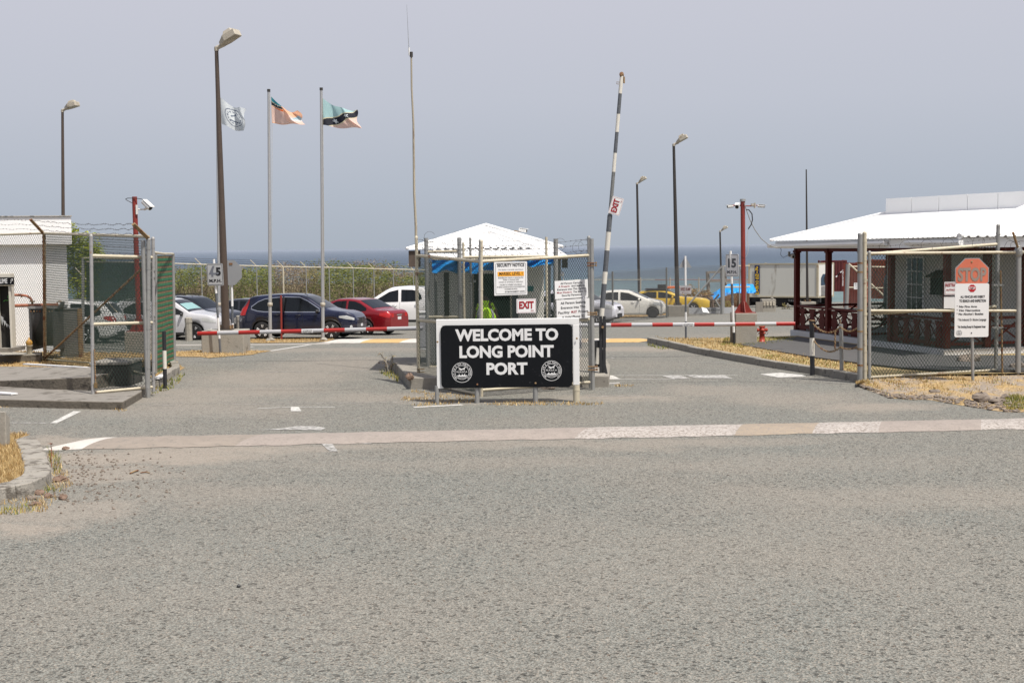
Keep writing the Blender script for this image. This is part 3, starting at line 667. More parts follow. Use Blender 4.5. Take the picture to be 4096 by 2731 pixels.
# ---- left compound fence (behind) with angled arms
t_, E = gate('boundary_fence', 'chain-link fence with leaning barbed arms in front of the white building', 'fence', [(-190, 1440, -200, 918), (180, 1457, 176, 936), (592, 1590, 594, 955)], None, pr=.045, mats=[M_galv, M_rust, M_galv])
a0, a1 = rail(t_, E[0], 945, E[1], 933); b0, b1 = rail(t_, (G(180, 1457), P(176, 936, G(180, 1457).y)), 933, E[2], 946, k=12)
c0, c1 = rail(t_, E[0], 1425, E[1], 1437, .024); d0 = at_h(E[1], 1437)
mid = G(405, 1455, .25); mb = MB().path([d0, mid, at_h(E[2], 1500)], .024, 8); mb.build('rail', M_rail, t_)
mesh(t_, c0 - V3(0, 0, .08), c1 - V3(0, 0, .08), a1, a0, .0034, .070, .115); mesh(t_, d0 - V3(0, 0, .08), at_h(E[2], 1505), at_h(E[2], 948), b0, .0034, .070, .115)
arms = []
for (e_, ax, ay) in ((E[0], -260, 870), (E[1], 122, 878), (E[2], 533, 896)):
    p = e_[1]; q = P(ax, ay, p.y - .5); mb = MB(); d = (q-p).normalized(); s_ = d.cross(V3(0, 1, 0)).normalized()
    mb.obox(p.lerp(q, .5), s_, d.cross(s_), d, .035, .02, (q-p).length/2); mb.build('barb_arm', M_rust, t_); arms.append((p, q))
for k in (.33, .66, .98):
    for i in range(2): MB().barb(arms[i][0].lerp(arms[i][1], k), arms[i+1][0].lerp(arms[i+1][1], k), .05, .0032, .02, 30+i).build('barbed_wire', M_barb, t_)
bp0 = at_h(E[1], 1432); bp1 = at_h(E[2], 1050); mb = MB().tube(bp0, bp1, .026, n=8); bands(mb, bp0, bp1, 6, .03); mb.build('brace', M_rust, t_)
MB().tube(E[2][0]-V3(.0,0,.1), E[2][0]+V3(0, 0, 3.22), .046, n=12).build('corner_post', M_galv, t_)

# ---- left gate leaf standing nearest
t_, E = gate('gate_leaf', 'narrow chain-link gate leaf with padlocked chain left of the roadway', 'gate', [(372, 1576, 364, 942, .14), (614, 1556, 612, 952, .14)], None, pr=.036, mats=[M_gband, M_gband])
r0, r1 = rail(t_, E[0], 1023, E[1], 1030, .036); rail(t_, E[0], 1297, E[1], 1290, .034); s0, s1 = rail(t_, E[0], 1570, E[1], 1547, .030)
mesh(t_, s0, s1, r1, r0, .0034, .070, .115); barbs(t_, E[0], E[1], [950, 977, 1003], [958, 984, 1012], 40, .003)
mb = MB(); a = at_h(E[0], 1400); pts = [a + V3(.05, -.03, -.05*i) for i in range(14)]
for i, p in enumerate(pts): mb.lathe(p, [(.012, -.02), (.016, 0), (.012, .02)], 6)
mb.build('chain', M_rust, t_); MB().box(a.x+.02, a.x+.08, a.y-.05, a.y-.01, a.z-.76, a.z-.66).build('padlock', mat('brass', (.25, .17, .08), .5, .6), t_)
for y in (1083, 1110, 1265, 1280, 1490, 1512): p = at_h(E[1], y); MB().box(p.x-.09, p.x+.07, p.y-.03, p.y+.03, p.z-.012, p.z+.012).build('hinge', M_galv, t_)

# ---- net covered gate swung back (wavy), right of it
M_net = None
def netmat(name, c, tint=(0.25, 0.15, 0.07), scale=4.2):
    m, t, b = newmat(name); n = t.nodes; l = t.links.new
    tcn = n.new('ShaderNodeTexCoord'); s_ = n.new('ShaderNodeSeparateXYZ'); l(tcn.outputs['Object'], s_.inputs[0])
    mu = n.new('ShaderNodeMath'); mu.operation = 'MULTIPLY'; l(s_.outputs[2], mu.inputs[0]); mu.inputs[1].default_value = scale*2
    fr_ = n.new('ShaderNodeMath'); fr_.operation = 'FRACT'; l(mu.outputs[0], fr_.inputs[0])
    r_ = n.new('ShaderNodeValToRGB'); r_.color_ramp.interpolation = 'CONSTANT'; e_ = r_.color_ramp.elements; e_[0].color = (*c, 1); e_[1].position = .55; e_[1].color = (*tint, 1); q = e_.new(.93); q.color = (.012, .018, .012, 1); q = e_.new(.06) ; q.color = (*c, 1)
    e_[0].color = (.012, .018, .012, 1); l(fr_.outputs[0], r_.inputs[0])
    no = n.new('ShaderNodeTexNoise'); no.inputs['Scale'].default_value = 9; no.inputs['Detail'].default_value = 5; l(tcn.outputs['Object'], no.inputs['Vector'])
    mr_ = n.new('ShaderNodeMapRange'); l(no.outputs[0], mr_.inputs[0]); mr_.inputs[1].default_value = .3; mr_.inputs[2].default_value = .7; mr_.inputs[3].default_value = .65; mr_.inputs[4].default_value = 1.25
    v_ = n.new('ShaderNodeVectorMath'); v_.operation = 'SCALE'; l(r_.outputs[0], v_.inputs[0]); l(mr_.outputs[0], v_.inputs['Scale']); l(v_.outputs[0], b.inputs['Base Color']); b.inputs['Roughness'].default_value = .75
    return m
M_net = netmat('green_net', (0.018, 0.15, 0.062), (0.17, 0.115, 0.05), 4.0)
ga = G(616, 1500); gb = G(694, 1462); top0 = P(616, 1022, ga.y); top1 = P(688, 1022, gb.y)
t_ = thing('netted_gate', 'gate covered in ribbed green shade netting left of the roadway', 'gate', (ga.x, ga.y, 0))
NB = 9
def nf(u, v):
    p = ga.lerp(gb, u); q = top0.lerp(top1, u); r_ = p.lerp(q, v); k = abs((u*1.6+.3) % 1-.5)*.35; r_ += V3(k*.35*(1-v*.4), -k, 0); r_.z -= .05*math.sin(u*7)*(1-v); return r_
MB().grid(nf, 32, 40, smooth=False).build('netting', M_net, t_)
MB().tube(ga + V3(.02, .08, 0), top0 + V3(.02, .08, .03), .04).build('post', M_galv, t_); MB().tube(gb + V3(0, .12, 0), top1 + V3(0, .12, .06), .04).build('post', M_galv, t_)
MB().tube(P(612, 1010, 28.5), top0 + V3(.25, .1, .03), .03).build('rail', M_rail, t_)
MB().tube(top0 + V3(.2, .1, .04), top1 + V3(0, .1, .04), .028).build('rail', M_rail, t_)

# inner net panel behind the left fence
pa = G(332, 1395); pb = G(640, 1405); ha = P(332, 1032, pa.y); hb_ = P(640, 1036, pb.y)
t_ = thing('inner_net_fence', 'second chain-link panel with dark green shade net in front of the white cars', 'fence', (pa.x, pa.y, 0))
for a, b_ in ((pa, ha), (pb, hb_)): MB().tube(a, b_, .05).build('post', M_galv, t_)
MB().tube(ha, hb_, .024).build('rail', M_rail, t_); q0 = P(345, 1047, pa.y); q1 = P(632, 1050, pb.y); MB().tube(q0, q1, .018).build('rail', M_rail, t_)
M_netd = netmat('dark_net', (0.014, 0.065, 0.038), (0.05, 0.055, 0.025), 9.0)
z0 = P(345, 1205, pa.y); z1 = P(632, 1205, pb.y)
rn = random.Random(3); mb = MB()
for i in range(62):                        # strips of knitted net with gaps between them
    f = i/62; a = q0.lerp(z0, f); b_ = q1.lerp(z1, f); hgt = (q0.z-z0.z)/62
    mb.grid(lambda u, v, a=a, b_=b_: a.lerp(b_, u) + V3(0, .02*math.sin(u*40), -v*hgt*.80), 24, 1, smooth=False)
mb.build('shade_net', M_netd, t_)
mesh(t_, pa + V3(.1, .03, .1), pb + V3(0, .03, .1), hb_ + V3(0, .03, 0), ha + V3(.1, .03, 0), .0042, .06, .09)
MB().tube(P(300, 1070, pa.y+1), P(470, 1250, pa.y+1), .016).build('brace', M_rail, t_)

# ---- black and white bollards
def stripe_post(name, label, cat, bx, by, tx, ty, cuts, mats_, r, group=None, z0=0.0, cap=None):
    b_ = G(bx, by, z0) if z0 else G(bx, by); tp = P(tx, ty, b_.y); t_ = thing(name, label, cat, (b_.x, b_.y, 0), group=group); ks = [0]+[c for c in cuts]+[1]
    for i in range(len(ks)-1):
        a = b_.lerp(tp, ks[i]); c = b_.lerp(tp, ks[i+1]); mb = MB().tube(a - (V3(0, 0, .05) if i == 0 else V3(0, 0, 0)), c, r, n=14); mb.build('painted_band', mats_[i % len(mats_)], t_)
    return t_, b_, tp
stripe_post('bollard', 'black and white pipe bollard by the netted gate', 'bollard', 661, 1553, 656, 1325, [.345, .665], [M_blackp, M_creamp, M_blackp], .043)
bt, bB, bT = stripe_post('bollard', 'black and white chain bollard at the right kerb', 'bollard', 3250, 1500, 3247, 1284, [.36, .69], [M_blackp, M_creamp, M_blackp], .055)
MB().tube(bT, bT + V3(0, 0, .02), .07).build('cap', M_rust, bt)
g2 = G(3367, 1511); h2 = P(3364, 1296, g2.y); t2 = thing('bollard', 'plain grey steel post holding the rusty chains', 'bollard', (g2.x, g2.y, 0))
MB().tube(g2 - V3(0, 0, .05), h2, .044, n=12).build('post', M_galv, t2); MB().tube(h2, h2 + V3(-.03, 0, .12), .008).build('hook', M_rust, t2)
def chain(name, label, a, b_, sag, group):
    mb = MB(); k = int((b_-a).length/.042)
    pts = [a.lerp(b_, i/k) + V3(0, 0, -sag*4*(i/k)*(1-i/k)) for i in range(k+1)]
    for i in range(k):
        p, q = pts[i], pts[i+1]; d = (q-p).normalized(); s_ = d.orthogonal().normalized() if i % 2 else d.cross(d.orthogonal()).normalized(); c = (p+q)/2
        mb.path([c + d*.03*math.cos(x_*math.pi/4) + s_*.017*math.sin(x_*math.pi/4) for x_ in range(8)], .0085, 5, closed=True)
    o = mb.build('chain', M_rust); tag(o, label, 'chain', group)
y0 = bB.y-.05
c0 = P(3252, 1294, bB.y-.06); c1 = P(3362, 1308, g2.y-.05); c2 = P(3436, 1306, g2.y-.3); grp = 'rusty chains between the right bollards'
chain('chain', 'upper rusty chain from the black and white bollard', c0, c1, .16, grp); chain('chain', 'upper rusty chain from the plain grey post to the gate post', c1, c2, .10, grp)
d0_ = P(3256, 1362, bB.y-.06); d1_ = P(3362, 1388, g2.y-.05); d2_ = P(3438, 1382, g2.y-.3)
chain('chain', 'lower rusty chain from the black and white bollard', d0_, d1_, .17, grp); chain('chain', 'lower rusty chain from the plain grey post to the gate post', d1_, d2_, .06, grp)
chain('chain', 'short rusty chain hanging straight down between the two rows', P(3341, 1322, g2.y-.1), P(3340, 1396, g2.y-.1), 0, grp)

# ---- right gate
t_, E = gate('gate_leaf', 'wide chain-link gate leaf with cream pipe frame on the right bank', 'gate', [(3460, 1514, 3459, 930, .1), (3983, 1487, 3993, 900, .15)], None, pr=.042)
r0, r1 = rail(t_, E[0], 1018, E[1], 977, .036, k=9); rail(t_, E[0], 1256, E[1], 1226, .036, k=7); s0, s1 = rail(t_, E[0], 1510, E[1], 1480, .032, k=9)
mesh(t_, s0, s1, r1, r0, .0042, .072, .10); barbs(t_, E[0], E[1], [941, 962, 986], [912, 932, 956], 60, .003)
coil(t_, [at_h(E[0], 1000) + (at_h(E[1], 965)-at_h(E[0], 1000))*k + V3(0, 0, .0) for k in (.15, .30, .46, .62, .76, .85, .93)], .14, 4)
gp_ = G(3441, 1532); gt = P(3442, 937, gp_.y)
t3 = thing('gate_post', 'thick grey hinge post at the end of the right kerb', 'post', (gp_.x, gp_.y, 0)); mb = MB().tube(gp_-V3(0, 0, .1), gt, .062, n=16); mb.lathe(gt, [(.065, -.02), (.065, .01), (.04, .03), (0, .035)], 14); mb.build('post', M_galv, t3)
for y in (1052, 1088, 1240, 1325, 1395, 1460): p = at_h((gp_, gt), y); MB().tube(p-V3(0, 0, .02), p+V3(0, 0, .02), .070).box(p.x, p.x+.17, p.y-.03, p.y+.02, p.z-.014, p.z+.014).build('hinge', M_rust, t3)
# fixed fence behind
t_, E2 = gate('boundary_fence', 'fixed chain-link fence behind the wide right gate leaf', 'fence', [(3478, 1505, 3478, 1008, .15), (4072, 1490, 4074, 1000, .15), (4330, 1484, 4340, 1000, .15)], None, pr=.034, mats=M_galv)
MB().tube(E2[1][0], E2[1][1], .06, n=14).build('strain_post', M_galv, t_)
r0, r1 = rail(t_, E2[0], 1014, E2[1], 1009, .032, k=10); s0 = at_h(E2[0], 1500); s1 = at_h(E2[1], 1480); rail(t_, E2[0], 1243, E2[1], 1243, .03); r2, r3 = rail(t_, E2[1], 1009, E2[2], 1005, .032)
mesh(t_, s0, s1, r1, r0, .0036, .074, .105); mesh(t_, s1, at_h(E2[2], 1480), r3, r2, .0036, .074, .105)
p = E2[1][1]; q = P(4052, 930, p.y-.2); MB().tube(p, q, .026).build('barb_arm', M_rust, t_); MB().lathe(p, [(.06, -.15), (.085, -.1), (.085, 0), (.04, .1)], 10).build('cap', M_galv, t_)
for k in (.4, .95): MB().barb(p.lerp(q, k), E[1][1] + V3(0, 0, -.12-.1*k), .02, .003, .01, 5).build('barbed_wire', M_barb, t_)
for k in (.5, .95): MB().barb(p.lerp(q, k), p.lerp(q, k) + V3(1.2, 0, 0), .02, .003, .01, 6).build('barbed_wire', M_barb, t_)
coil(t_, [P(x_, 985, p.y-.1) for x_ in (4040, 4062, 4085)], .12, 9)
dr = G(4010, 1518); t_ = thing('drop_bolt', 'rusty drop bolt rod standing beside the right gate leaf', 'rod', (dr.x, dr.y, 0)); MB().tube(dr, P(4002, 1082, dr.y), .022).build('rod', M_rust, t_); 
for y in (1140, 1310): q = P(3994, y, dr.y); MB().box(q.x-.14, q.x+.1, q.y-.03, q.y+.03, q.z-.02, q.z+.02).build('bracket', M_galv, t_)

# ---- central cage of gate leaves in front of the booth
cA = (1674, 1532, 1665, 948); cC = (1922, 1586, 1922, 962); cB = (2367, 1558, 2354, 947)
t_, E = gate('gate_leaf', 'left chain-link gate leaf folded in front of the booth', 'gate', [cA, (1921, 1586, 1921, 962)], None, pr=.034)
EA, EC = E
r0, r1 = rail(t_, EA, 1022, EC, 1046, .034, k=9); rail(t_, EA, 1280, EC, 1300, .032); s0, s1 = rail(t_, EA, 1528, EC, 1578, .030, k=9); mesh(t_, s0, s1, r1, r0, .0042, .060, .09)
barbs(t_, EA, EC, [957, 976, 995, 1012], [985, 1003, 1020, 1035], 70, .0034)
coil(t_, [P(x_, y_, EA[0].y-.3) for x_, y_ in ((1718, 950), (1745, 976), (1795, 985), (1828, 950))], .13, 5)
for y in (1092, 1098, 1476, 1488): q = at_h(EA, y); MB().box(q.x-.03, q.x+.14, q.y-.05, q.y+.02, q.z-.008, q.z+.008).build('hinge', M_rust, t_)
t_, E = gate('gate_leaf', 'right chain-link gate leaf carrying the notices in front of the booth', 'gate', [(1926, 1586, 1925, 963), (2362, 1552, 2355, 948)], None, pr=.034)
EC2, EB = E
r0, r1 = rail(t_, EC2, 1046, EB, 1022, .034, k=14); rail(t_, EC2, 1300, EB, 1277, .032, k=10); s0, s1 = rail(t_, EC2, 1560, EB, 1528, .030, k=12); mesh(t_, s0, s1, r1, r0, .0042, .060, .09)
barbs(t_, EC2, EB, [985, 1003, 1020, 1034], [957, 979, 1002, 1014], 80, .0034)
coil(t_, [P(x_, y_, EB[0].y) for x_, y_ in ((2240, 978), (2312, 990), (2335, 985))], .13, 6)
bp_ = G(2371, 1559); bt_ = P(2366, 955, bp_.y); t3 = thing('gate_post', 'grey post beside the concrete block at the right end of the cage', 'post', (bp_.x, bp_.y, 0)); MB().tube(bp_-V3(0, 0, .05), bt_, .046, n=12).build('post', M_galv, t3)
for y in (1052, 1062, 1250, 1258, 1465, 1478): q = at_h((bp_, bt_), y); MB().box(q.x-.10, q.x+.10, q.y-.06, q.y+.02, q.z-.01, q.z+.01).tube(q+V3(.09, 0, -.02), q+V3(.09, 0, .02), .018).build('hinge', M_rust, t3)
# leaves folded behind
def Yp(px, py, Y): return P(px, py, Y)
def leafY(label, posts_, rails_, thick=None):
    q = posts_[0]; b0_ = P(q[0], 1500, q[2]); t_ = thing('gate_leaf', label, 'gate', (b0_.x, q[2], .24)); es = []
    for x_, ty, Y, r_, mt in posts_:
        tp = P(x_, ty, Y); b_ = V3(tp.x+.0, Y, .24); MB().tube(b_, tp, r_, n=12).build('post', mt, t_); es.append((b_, tp))
    rs = []
    for y0_, y1_, r_ in rails_: rs.append(rail(t_, es[0], y0_, es[-1], y1_, r_, M_rail, k=6))
    mesh(t_, rs[-1][0], rs[-1][1], rs[0][1], rs[0][0], .0026, .055, .085)
    return t_, es
t_, e_ = leafY('inner left gate leaf behind the cage with thick grey posts', [(1705, 952, 30.2, .052, M_galv), (1837, 950, 30.0, .052, M_galv)], [(1008, 1006, .034), (1268, 1268, .032), (1500, 1505, .03)])
t_, e_ = leafY('inner right gate leaf hung close to the booth front', [(1853, 970, 29.6, .030, M_rail), (1881, 951, 29.8, .028, M_galv), (2185, 948, 29.6, .030, M_rail)], [(1029, 1025, .034), (1290, 1290, .03), (1520, 1520, .03)])
barbs(t_, e_[1], e_[2], [960, 978, 996, 1010], [960, 980, 994, 1008], 90, .0034)
q = P(2223, 1500, 29.9); t3 = thing('gate_post', 'thick grey post behind the firearm notice', 'post', (q.x, 29.9, .24)); MB().tube(V3(q.x, 29.9, .24), P(2223, 955, 29.9), .056, n=12).build('post', M_galv, t3)
q = P(2195, 1500, 30.1); t3 = thing('gate_post', 'grey post right behind the inner gate leaf end', 'post', (q.x, 30.1, .24)); MB().tube(V3(q.x, 30.1, .24), P(2195, 1055, 30.1), .05, n=12).build('post', M_galv, t3)
cb = G(2440, 1550); t3 = MB().box(P(2180,1540,28.2).x, cb.x-.05, 27.75, 28.9, -.02, .26).build('concrete_block', M_conc, bevel=.02); tag(t3, 'weathered concrete block at the foot of the raised pole', 'block')

# ---- notices
def frame_on(c, w_, h_, ux, uy=None, th=.012):
    ux = Vector(ux).normalized(); uy = (uy or V3(0, 0, 1)); nn = ux.cross(uy).normalized(); return (Vector(c), ux, uy, nn*(th+.003)), nn
def rrect(w_, h_, r, k=4):
    pts = []
    for cx_, cy_, a0 in ((w_/2-r, h_/2-r, 0), (-w_/2+r, h_/2-r, 90), (-w_/2+r, -h_/2+r, 180), (w_/2-r, -h_/2+r, 270)):
        pts += [(cx_+r*math.cos(R(a0+90*i/k)), cy_+r*math.sin(R(a0+90*i/k))) for i in range(k+1)]
    return pts
def board(F, w_, h_, r, m_, parent, name='panel', th=.012):
    o, ux, uy, ln = F; nn = ln.normalized(); mb = MB().prism([o + ux*a + uy*b_ for a, b_ in rrect(w_, h_, r)], nn*th); return mb.build(name, m_, parent)
def outline(mb, F, w_, h_, r, t, mi=0):
    o_, ux, uy, ln = F; a = rrect(w_, h_, r); b_ = rrect(w_-2*t, h_-2*t, max(r-t, .001)); k = len(a)
    vs = [o_ + ux*x_ + uy*y_ + ln for x_, y_ in a+b_]; mb.add(vs, [(i, (i+1) % k, k+(i+1) % k, k+i) for i in range(k)], mi)
def onleaf(px, py, e0, e1, fr=.0):
    """point on the plane of a leaf at a pixel"""
    a, b_ = e0[0], e1[0]; d = ray(px, py); n_ = V3(b_.y-a.y, -(b_.x-a.x), 0); t = (n_.dot(a - V3(0, 0, CAMH)))/n_.dot(d); return V3(0, 0, CAMH) + d*t
def notice(name, label, tl, br, e0, e1, tilt=0.0):
    a = onleaf(tl[0], tl[1], e0, e1); b_ = onleaf(br[0], br[1], e0, e1); c = (a+b_)/2; ux = (e1[0]-e0[0]); ux.z = 0; ux.normalize(); nn = ux.cross(V3(0, 0, 1))
    uxx = ux*math.cos(tilt) + V3(0, 0, 1)*math.sin(tilt); uy = -ux*math.sin(tilt) + V3(0, 0, 1)*math.cos(tilt)
    w_ = abs((b_-a).dot(ux)); h_ = abs(b_.z-a.z); c = c + nn*.05
    t_ = thing(name, label, 'sign', tuple(c)); return (c, uxx, uy, nn*.016), w_, h_, t_
F, w_, h_, t_ = notice('notice', 'white notice about carrying a firearm wired to the cage', (2213, 1122), (2346, 1190), EC2, EB, R(1.5))
board(F, w_, h_, .005, M_sign, t_); bk_ = MB(); rd = MB(); hh = h_*.098
rows = [[('All Person Carrying', 0)], [('A Firearm', 1), ('And Seeking', 0)], [('Entrance Into This Facility', 0)], [('Must Declare', 1), ('The Same To', 0)], [('Security Personnel', 0)]]
def rowtext(rows, F, w_, h_, top, step, capk, wk, t_):
    k_ = MB(); r_ = MB()
    for i, row in enumerate(rows):
        tot = sum(len(s_) for s_, _ in row) + (len(row)-1); W_ = w_*wk[i]; x_ = -W_/2; y_ = h_*(top - step*i)
        for s_, c_ in row:
            ww = W_*len(s_)/tot; (r_ if c_ else k_).text(s_, F, x_+ww/2, y_, h_*capk, ww*.98, .010); x_ += ww + W_/tot
    k_.build('lettering', M_ink, t_)
    if r_.v: r_.build('red_lettering', M_redink, t_)
rowtext(rows, F, w_, h_, .30, .165, .095, [.68, .80, .88, .90, .62], t_)
F, w_, h_, t_ = notice('notice', 'white notice requiring a valid photo ID below the firearm notice', (2220, 1198), (2352, 1272), EC2, EB, R(1.5))
board(F, w_, h_, .005, M_sign, t_)
rowtext([[('All Person Seeking', 0)], [('Entrance Into This', 0)], [('Facility', 0), ('MUST', 1), ('Present', 0)], [('A Valid Photo ID.', 0)]], F, w_, h_, .27, .235, .115, [.78, .76, .92, .72], t_)
F, w_, h_, t_ = notice('notice', 'black and white security notice with orange bar on the cage', (1970, 1048), (2103, 1178), EC2, EB, R(0))
board(F, w_, h_, .012, M_sign, t_); mb = MB(); outline(mb, F, w_*.92, h_*.92, .03, .006)
for s_, y_, ck, wk, bo in (('SECURITY NOTICE', .36, .085, .82, .02), ('This facility is currently operating at', .255, .030, .76, .006), ('MARSEC LEVEL 1', .105, .085, .70, .02), ('Boarding the vessel or entering this', .01, .034, .76, .008), ('facility is deemed valid', -.05, .034, .48, .008), ('consent to screening or inspection.', -.115, .034, .74, .008),
        ('FAILURE TO CONSENT WILL RESULT', -.20, .034, .67, .008), ('IN DENIAL OR REVOCATION OF AUTHORIZATION', -.265, .034, .84, .008), ('TO BOARD OR ENTER.', -.33, .034, .40, .008), ('BY MANAGEMENT NASPA', -.41, .038, .60, .012)):
    mb.text(s_, (F[0], F[1], F[2], F[3]*1.12), (.12*w_ if 'NASPA' in s_ else 0), y_*h_, ck*h_, wk*w_, bo)
mb.build('lettering', M_ink, t_)
MB().fpoly(F, [(-.40*w_, .07*h_), (.40*w_, .07*h_), (.40*w_, .205*h_), (-.40*w_, .205*h_)]).build('orange_bar', mat('orange_bar', (.80, .36, .02), .5), t_)
def exitsign(F, w_, h_, t_, rot90=False):
    board(F, w_, h_, .012, M_sign, t_); mb = MB(); outline(mb, F, w_*.94, h_*.92, .02, .004); mb.text('EXIT', (F[0], F[1], F[2], F[3]*1.1), 0, -.16*h_, .46*h_, .76*w_, .045)
    mb.ring(F, .30*w_, -.33*h_, .072*w_, .080*w_, 20, sy=.55); mb.text('NASPA', F, .30*w_, -.355*h_, .05*h_, .11*w_, .02); mb.build('lettering', M_redink, t_)
F, w_, h_, t_ = notice('exit_sign', 'red lettered exit sign wired low on the cage', (2060, 1196), (2138, 1250), EC2, EB, R(-.5))
exitsign(F, w_, h_, t_)

# ---- the welcome sign
YS = 25.0
def S_(px, py, dy=0.0): return P(px, py, YS+dy)
tl = S_(1744, 1279); tr = S_(2316, 1270); c = (tl+tr)/2
t_ = thing('welcome_sign', 'black port welcome board with white lettering in a white timber frame', 'sign', (c.x, YS, 0))
fw = .125
x0, x1, zt = tl.x, tr.x, (tl.z+tr.z)/2; zb_l = S_(1744, 1552).z; zb_r = S_(2316, 1540).z
zbb = (zb_l+zb_r)/2
MB().box(x0, x1, YS-.03, YS+.07, zt-fw, zt).build('frame', M_white, t_, bevel=.006)
MB().box(x0, x0+fw, YS-.032, YS+.068, zbb-.02, zt-fw).build('frame', M_white, t_, bevel=.006)
MB().box(x1-fw, x1, YS-.032, YS+.068, zbb+.02, zt-fw).build('frame', M_white, t_, bevel=.006)
bx0, bx1 = S_(1764, 1400).x, S_(2289, 1400).x; bz1 = S_(2026, 1298).z; bz0 = S_(2026, 1548).z
F = (V3((bx0+bx1)/2, YS-.045, (bz0+bz1)/2), V3(1, 0, 0), V3(0, 0, 1), V3(0, -.022, 0)); bw_, bh_ = bx1-bx0, bz1-bz0
board(F, bw_, bh_, .09, M_black, t_, th=.02)
M_let = mat('white_lettering', (0.70, 0.70, 0.70), .4, 0, .03, 8)
def board_uv(px, py): p = P(px, py, YS-.05) - F[0]; return p.x, p.z
mb = MB(); cap_ = S_(0, 1321).z - S_(0, 1364).z
for s_, xa, xb, yb_, bo in (('WELCOME TO', 1821, 2233, 1362.5, .042), ('LONG POINT', 1838, 2215, 1429, .042), ('PORT', 1946, 2110, 1496, .042)):
    a, y_ = board_uv(xa, yb_); b_, _ = board_uv(xb, yb_); mb.text(s_, F, (a+b_)/2, y_, cap_, b_-a, bo)
mb.build('lettering', M_let, t_)
def emblem(F, cx, cy, r, parent, m_, name='emblem', full=True):
    mb = MB(); mb.ring(F, cx, cy, r*.955, r, 48); mb.ring(F, cx, cy, r*.66, r*.70, 40)
    s_ = 'NEVIS AIR & SEA PORTS AUTHORITY'; A0, A1 = 225, -45
    if full:
        for i, ch in enumerate(s_):
            if ch == ' ': continue
            a = R(A0 + (A1-A0)*(i/(len(s_)-1))); mb.text(ch, F, cx + r*.76*math.cos(a), cy + r*.76*math.sin(a), r*.135, None, .03, rot=a-math.pi/2)
    mb.text('N.A.S.P.A', F, cx, cy-.02*r, r*.16, r*1.05, .015)
    mb.fpoly(F, [(cx+r*a, cy+r*b_) for a, b_ in ((-.42, .24), (-.30, .22), (-.22, .30), (-.36, .46), (-.26, .47), (-.02, .36), (.18, .44), (.33, .56), (.38, .52), (.26, .38), (.30, .26), (.22, .24), (.10, .30), (-.08, .18), (-.18, .18), (-.12, .26))])
    mb.fpoly(F, [(cx+r*a, cy+r*b_) for a, b_ in ((-.50, -.28), (-.34, -.30), (-.30, -.16), (-.24, -.16), (-.22, -.28), (-.05, -.28), (0, -.18), (.08, -.18), (.10, -.26), (.22, -.26), (.24, -.12), (.30, -.12), (.30, -.28), (.52, -.26), (.42, -.42), (-.40, -.42))])
    mb.path([F[0] + F[1]*(cx + r*(-.50+i*.1)) + F[2]*(cy - r*(.50 + .03*(i % 2))) + F[3] for i in range(11)], r*.022, 4)
    mb.build(name, m_, parent)
for px, py in ((1848, 1489), (2206, 1482)):
    a, b_ = board_uv(px, py); emblem(F, a, b_, .196, t_, M_let)
for bx, by, r_, m_ in ((1747, 1616, .042, M_galv), (1908, 1615, .046, M_galv), (2142, 1608, .050, M_galv), (2307, 1610, .052, M_galv)):
    g_ = G(bx, by); MB().tube(V3(g_.x, YS+.0, -.05), V3(g_.x, YS+.0, bz0+.04), r_, n=14).build('post', m_, t_)
g_ = G(2307, 1610); mb = MB().tube(V3(g_.x, YS, -.02), V3(g_.x, YS, .33), .066, n=14).tube(V3(g_.x, YS, .22), V3(g_.x, YS, .24), .071, n=14); mb.build('sleeve', M_rail, t_)
for px, py in ((1909, 1537), (2142, 1532), (2307, 1353), (1750, 1367)): a, b_ = board_uv(px, py); MB().blob(F[0] + F[1]*a + F[2]*b_ + F[3], .02, .012, .02, 0, 1, 8, 5).build('bolt', M_rust, t_)

# ---- raised barrier pole
YR = 28.1; B0 = P(2418, 1515, YR); T0 = P(2487, 297, YR); base = V3(B0.x, YR, .2)
t_ = thing('raised_barrier_pole', 'old black and white barrier pole standing upright with an exit sign', 'barrier', (base.x, YR, .2))
def pk(py, a=P(2404, 1290, YR), b_=T0):
    lo, hi = -.4, 1.05
    for _ in range(30):
        mid = (lo+hi)/2; p = a.lerp(b_, mid) - V3(0, 0, CAMH); y = CY - FPX*p.dot(upv)/p.dot(fwd)
        if y > py: lo = mid
        else: hi = mid
    return a.lerp(b_, lo)
cuts = [1286, 1232, 1135, 1087, 1002, 928, 860, 688, 612, 529, 456, 375, 297]; mats_ = [M_creamp, M_greyp, M_creamp, M_greyp, M_creamp, M_greyp, M_greyp, M_creamp, M_greyp, M_creamp, M_greyp, M_creamp]
mats_ = [M_creamp, M_greyp, M_creamp, M_greyp, M_creamp, M_greyp, mat('bare_steel', (.20, .205, .20), .6, .3, .3, 9, stain=(.10, .10, .10), sth=.55, ss=8), M_creamp, M_greyp, M_creamp, M_greyp, M_creamp]
for i in range(12):
    a, b_ = pk(cuts[i]), pk(cuts[i+1]); r_ = .054 if i < 6 else .040
    MB().tube(a, b_, r_, r_ if i < 6 else .038, n=14).build('painted_band', mats_[i], t_)
a = pk(300); MB().blob(a, .05, .05, .06, .1, 2).tube(a+V3(.05, 0, -.04), a+V3(.05, 0, -.18), .02).path([a+V3(-.04, 0, -.16), a+V3(-.11, 0, -.15), a+V3(-.11, 0, -.19), a+V3(-.04, 0, -.2)], .007, 5).build('tip_fitting', M_rust, t_)
pv_ = P(2412, 1300, YR)
for x_, m_ in ((-.075, M_blackp), (.0, M_blackp)):
    MB().box(pv_.x+x_-.03+.02, pv_.x+x_+.03+.02, YR-.09, YR-.07 if x_ == 0 else YR+.06, .24, pk(1286).z+.12).build('pivot_stand', m_, t_)
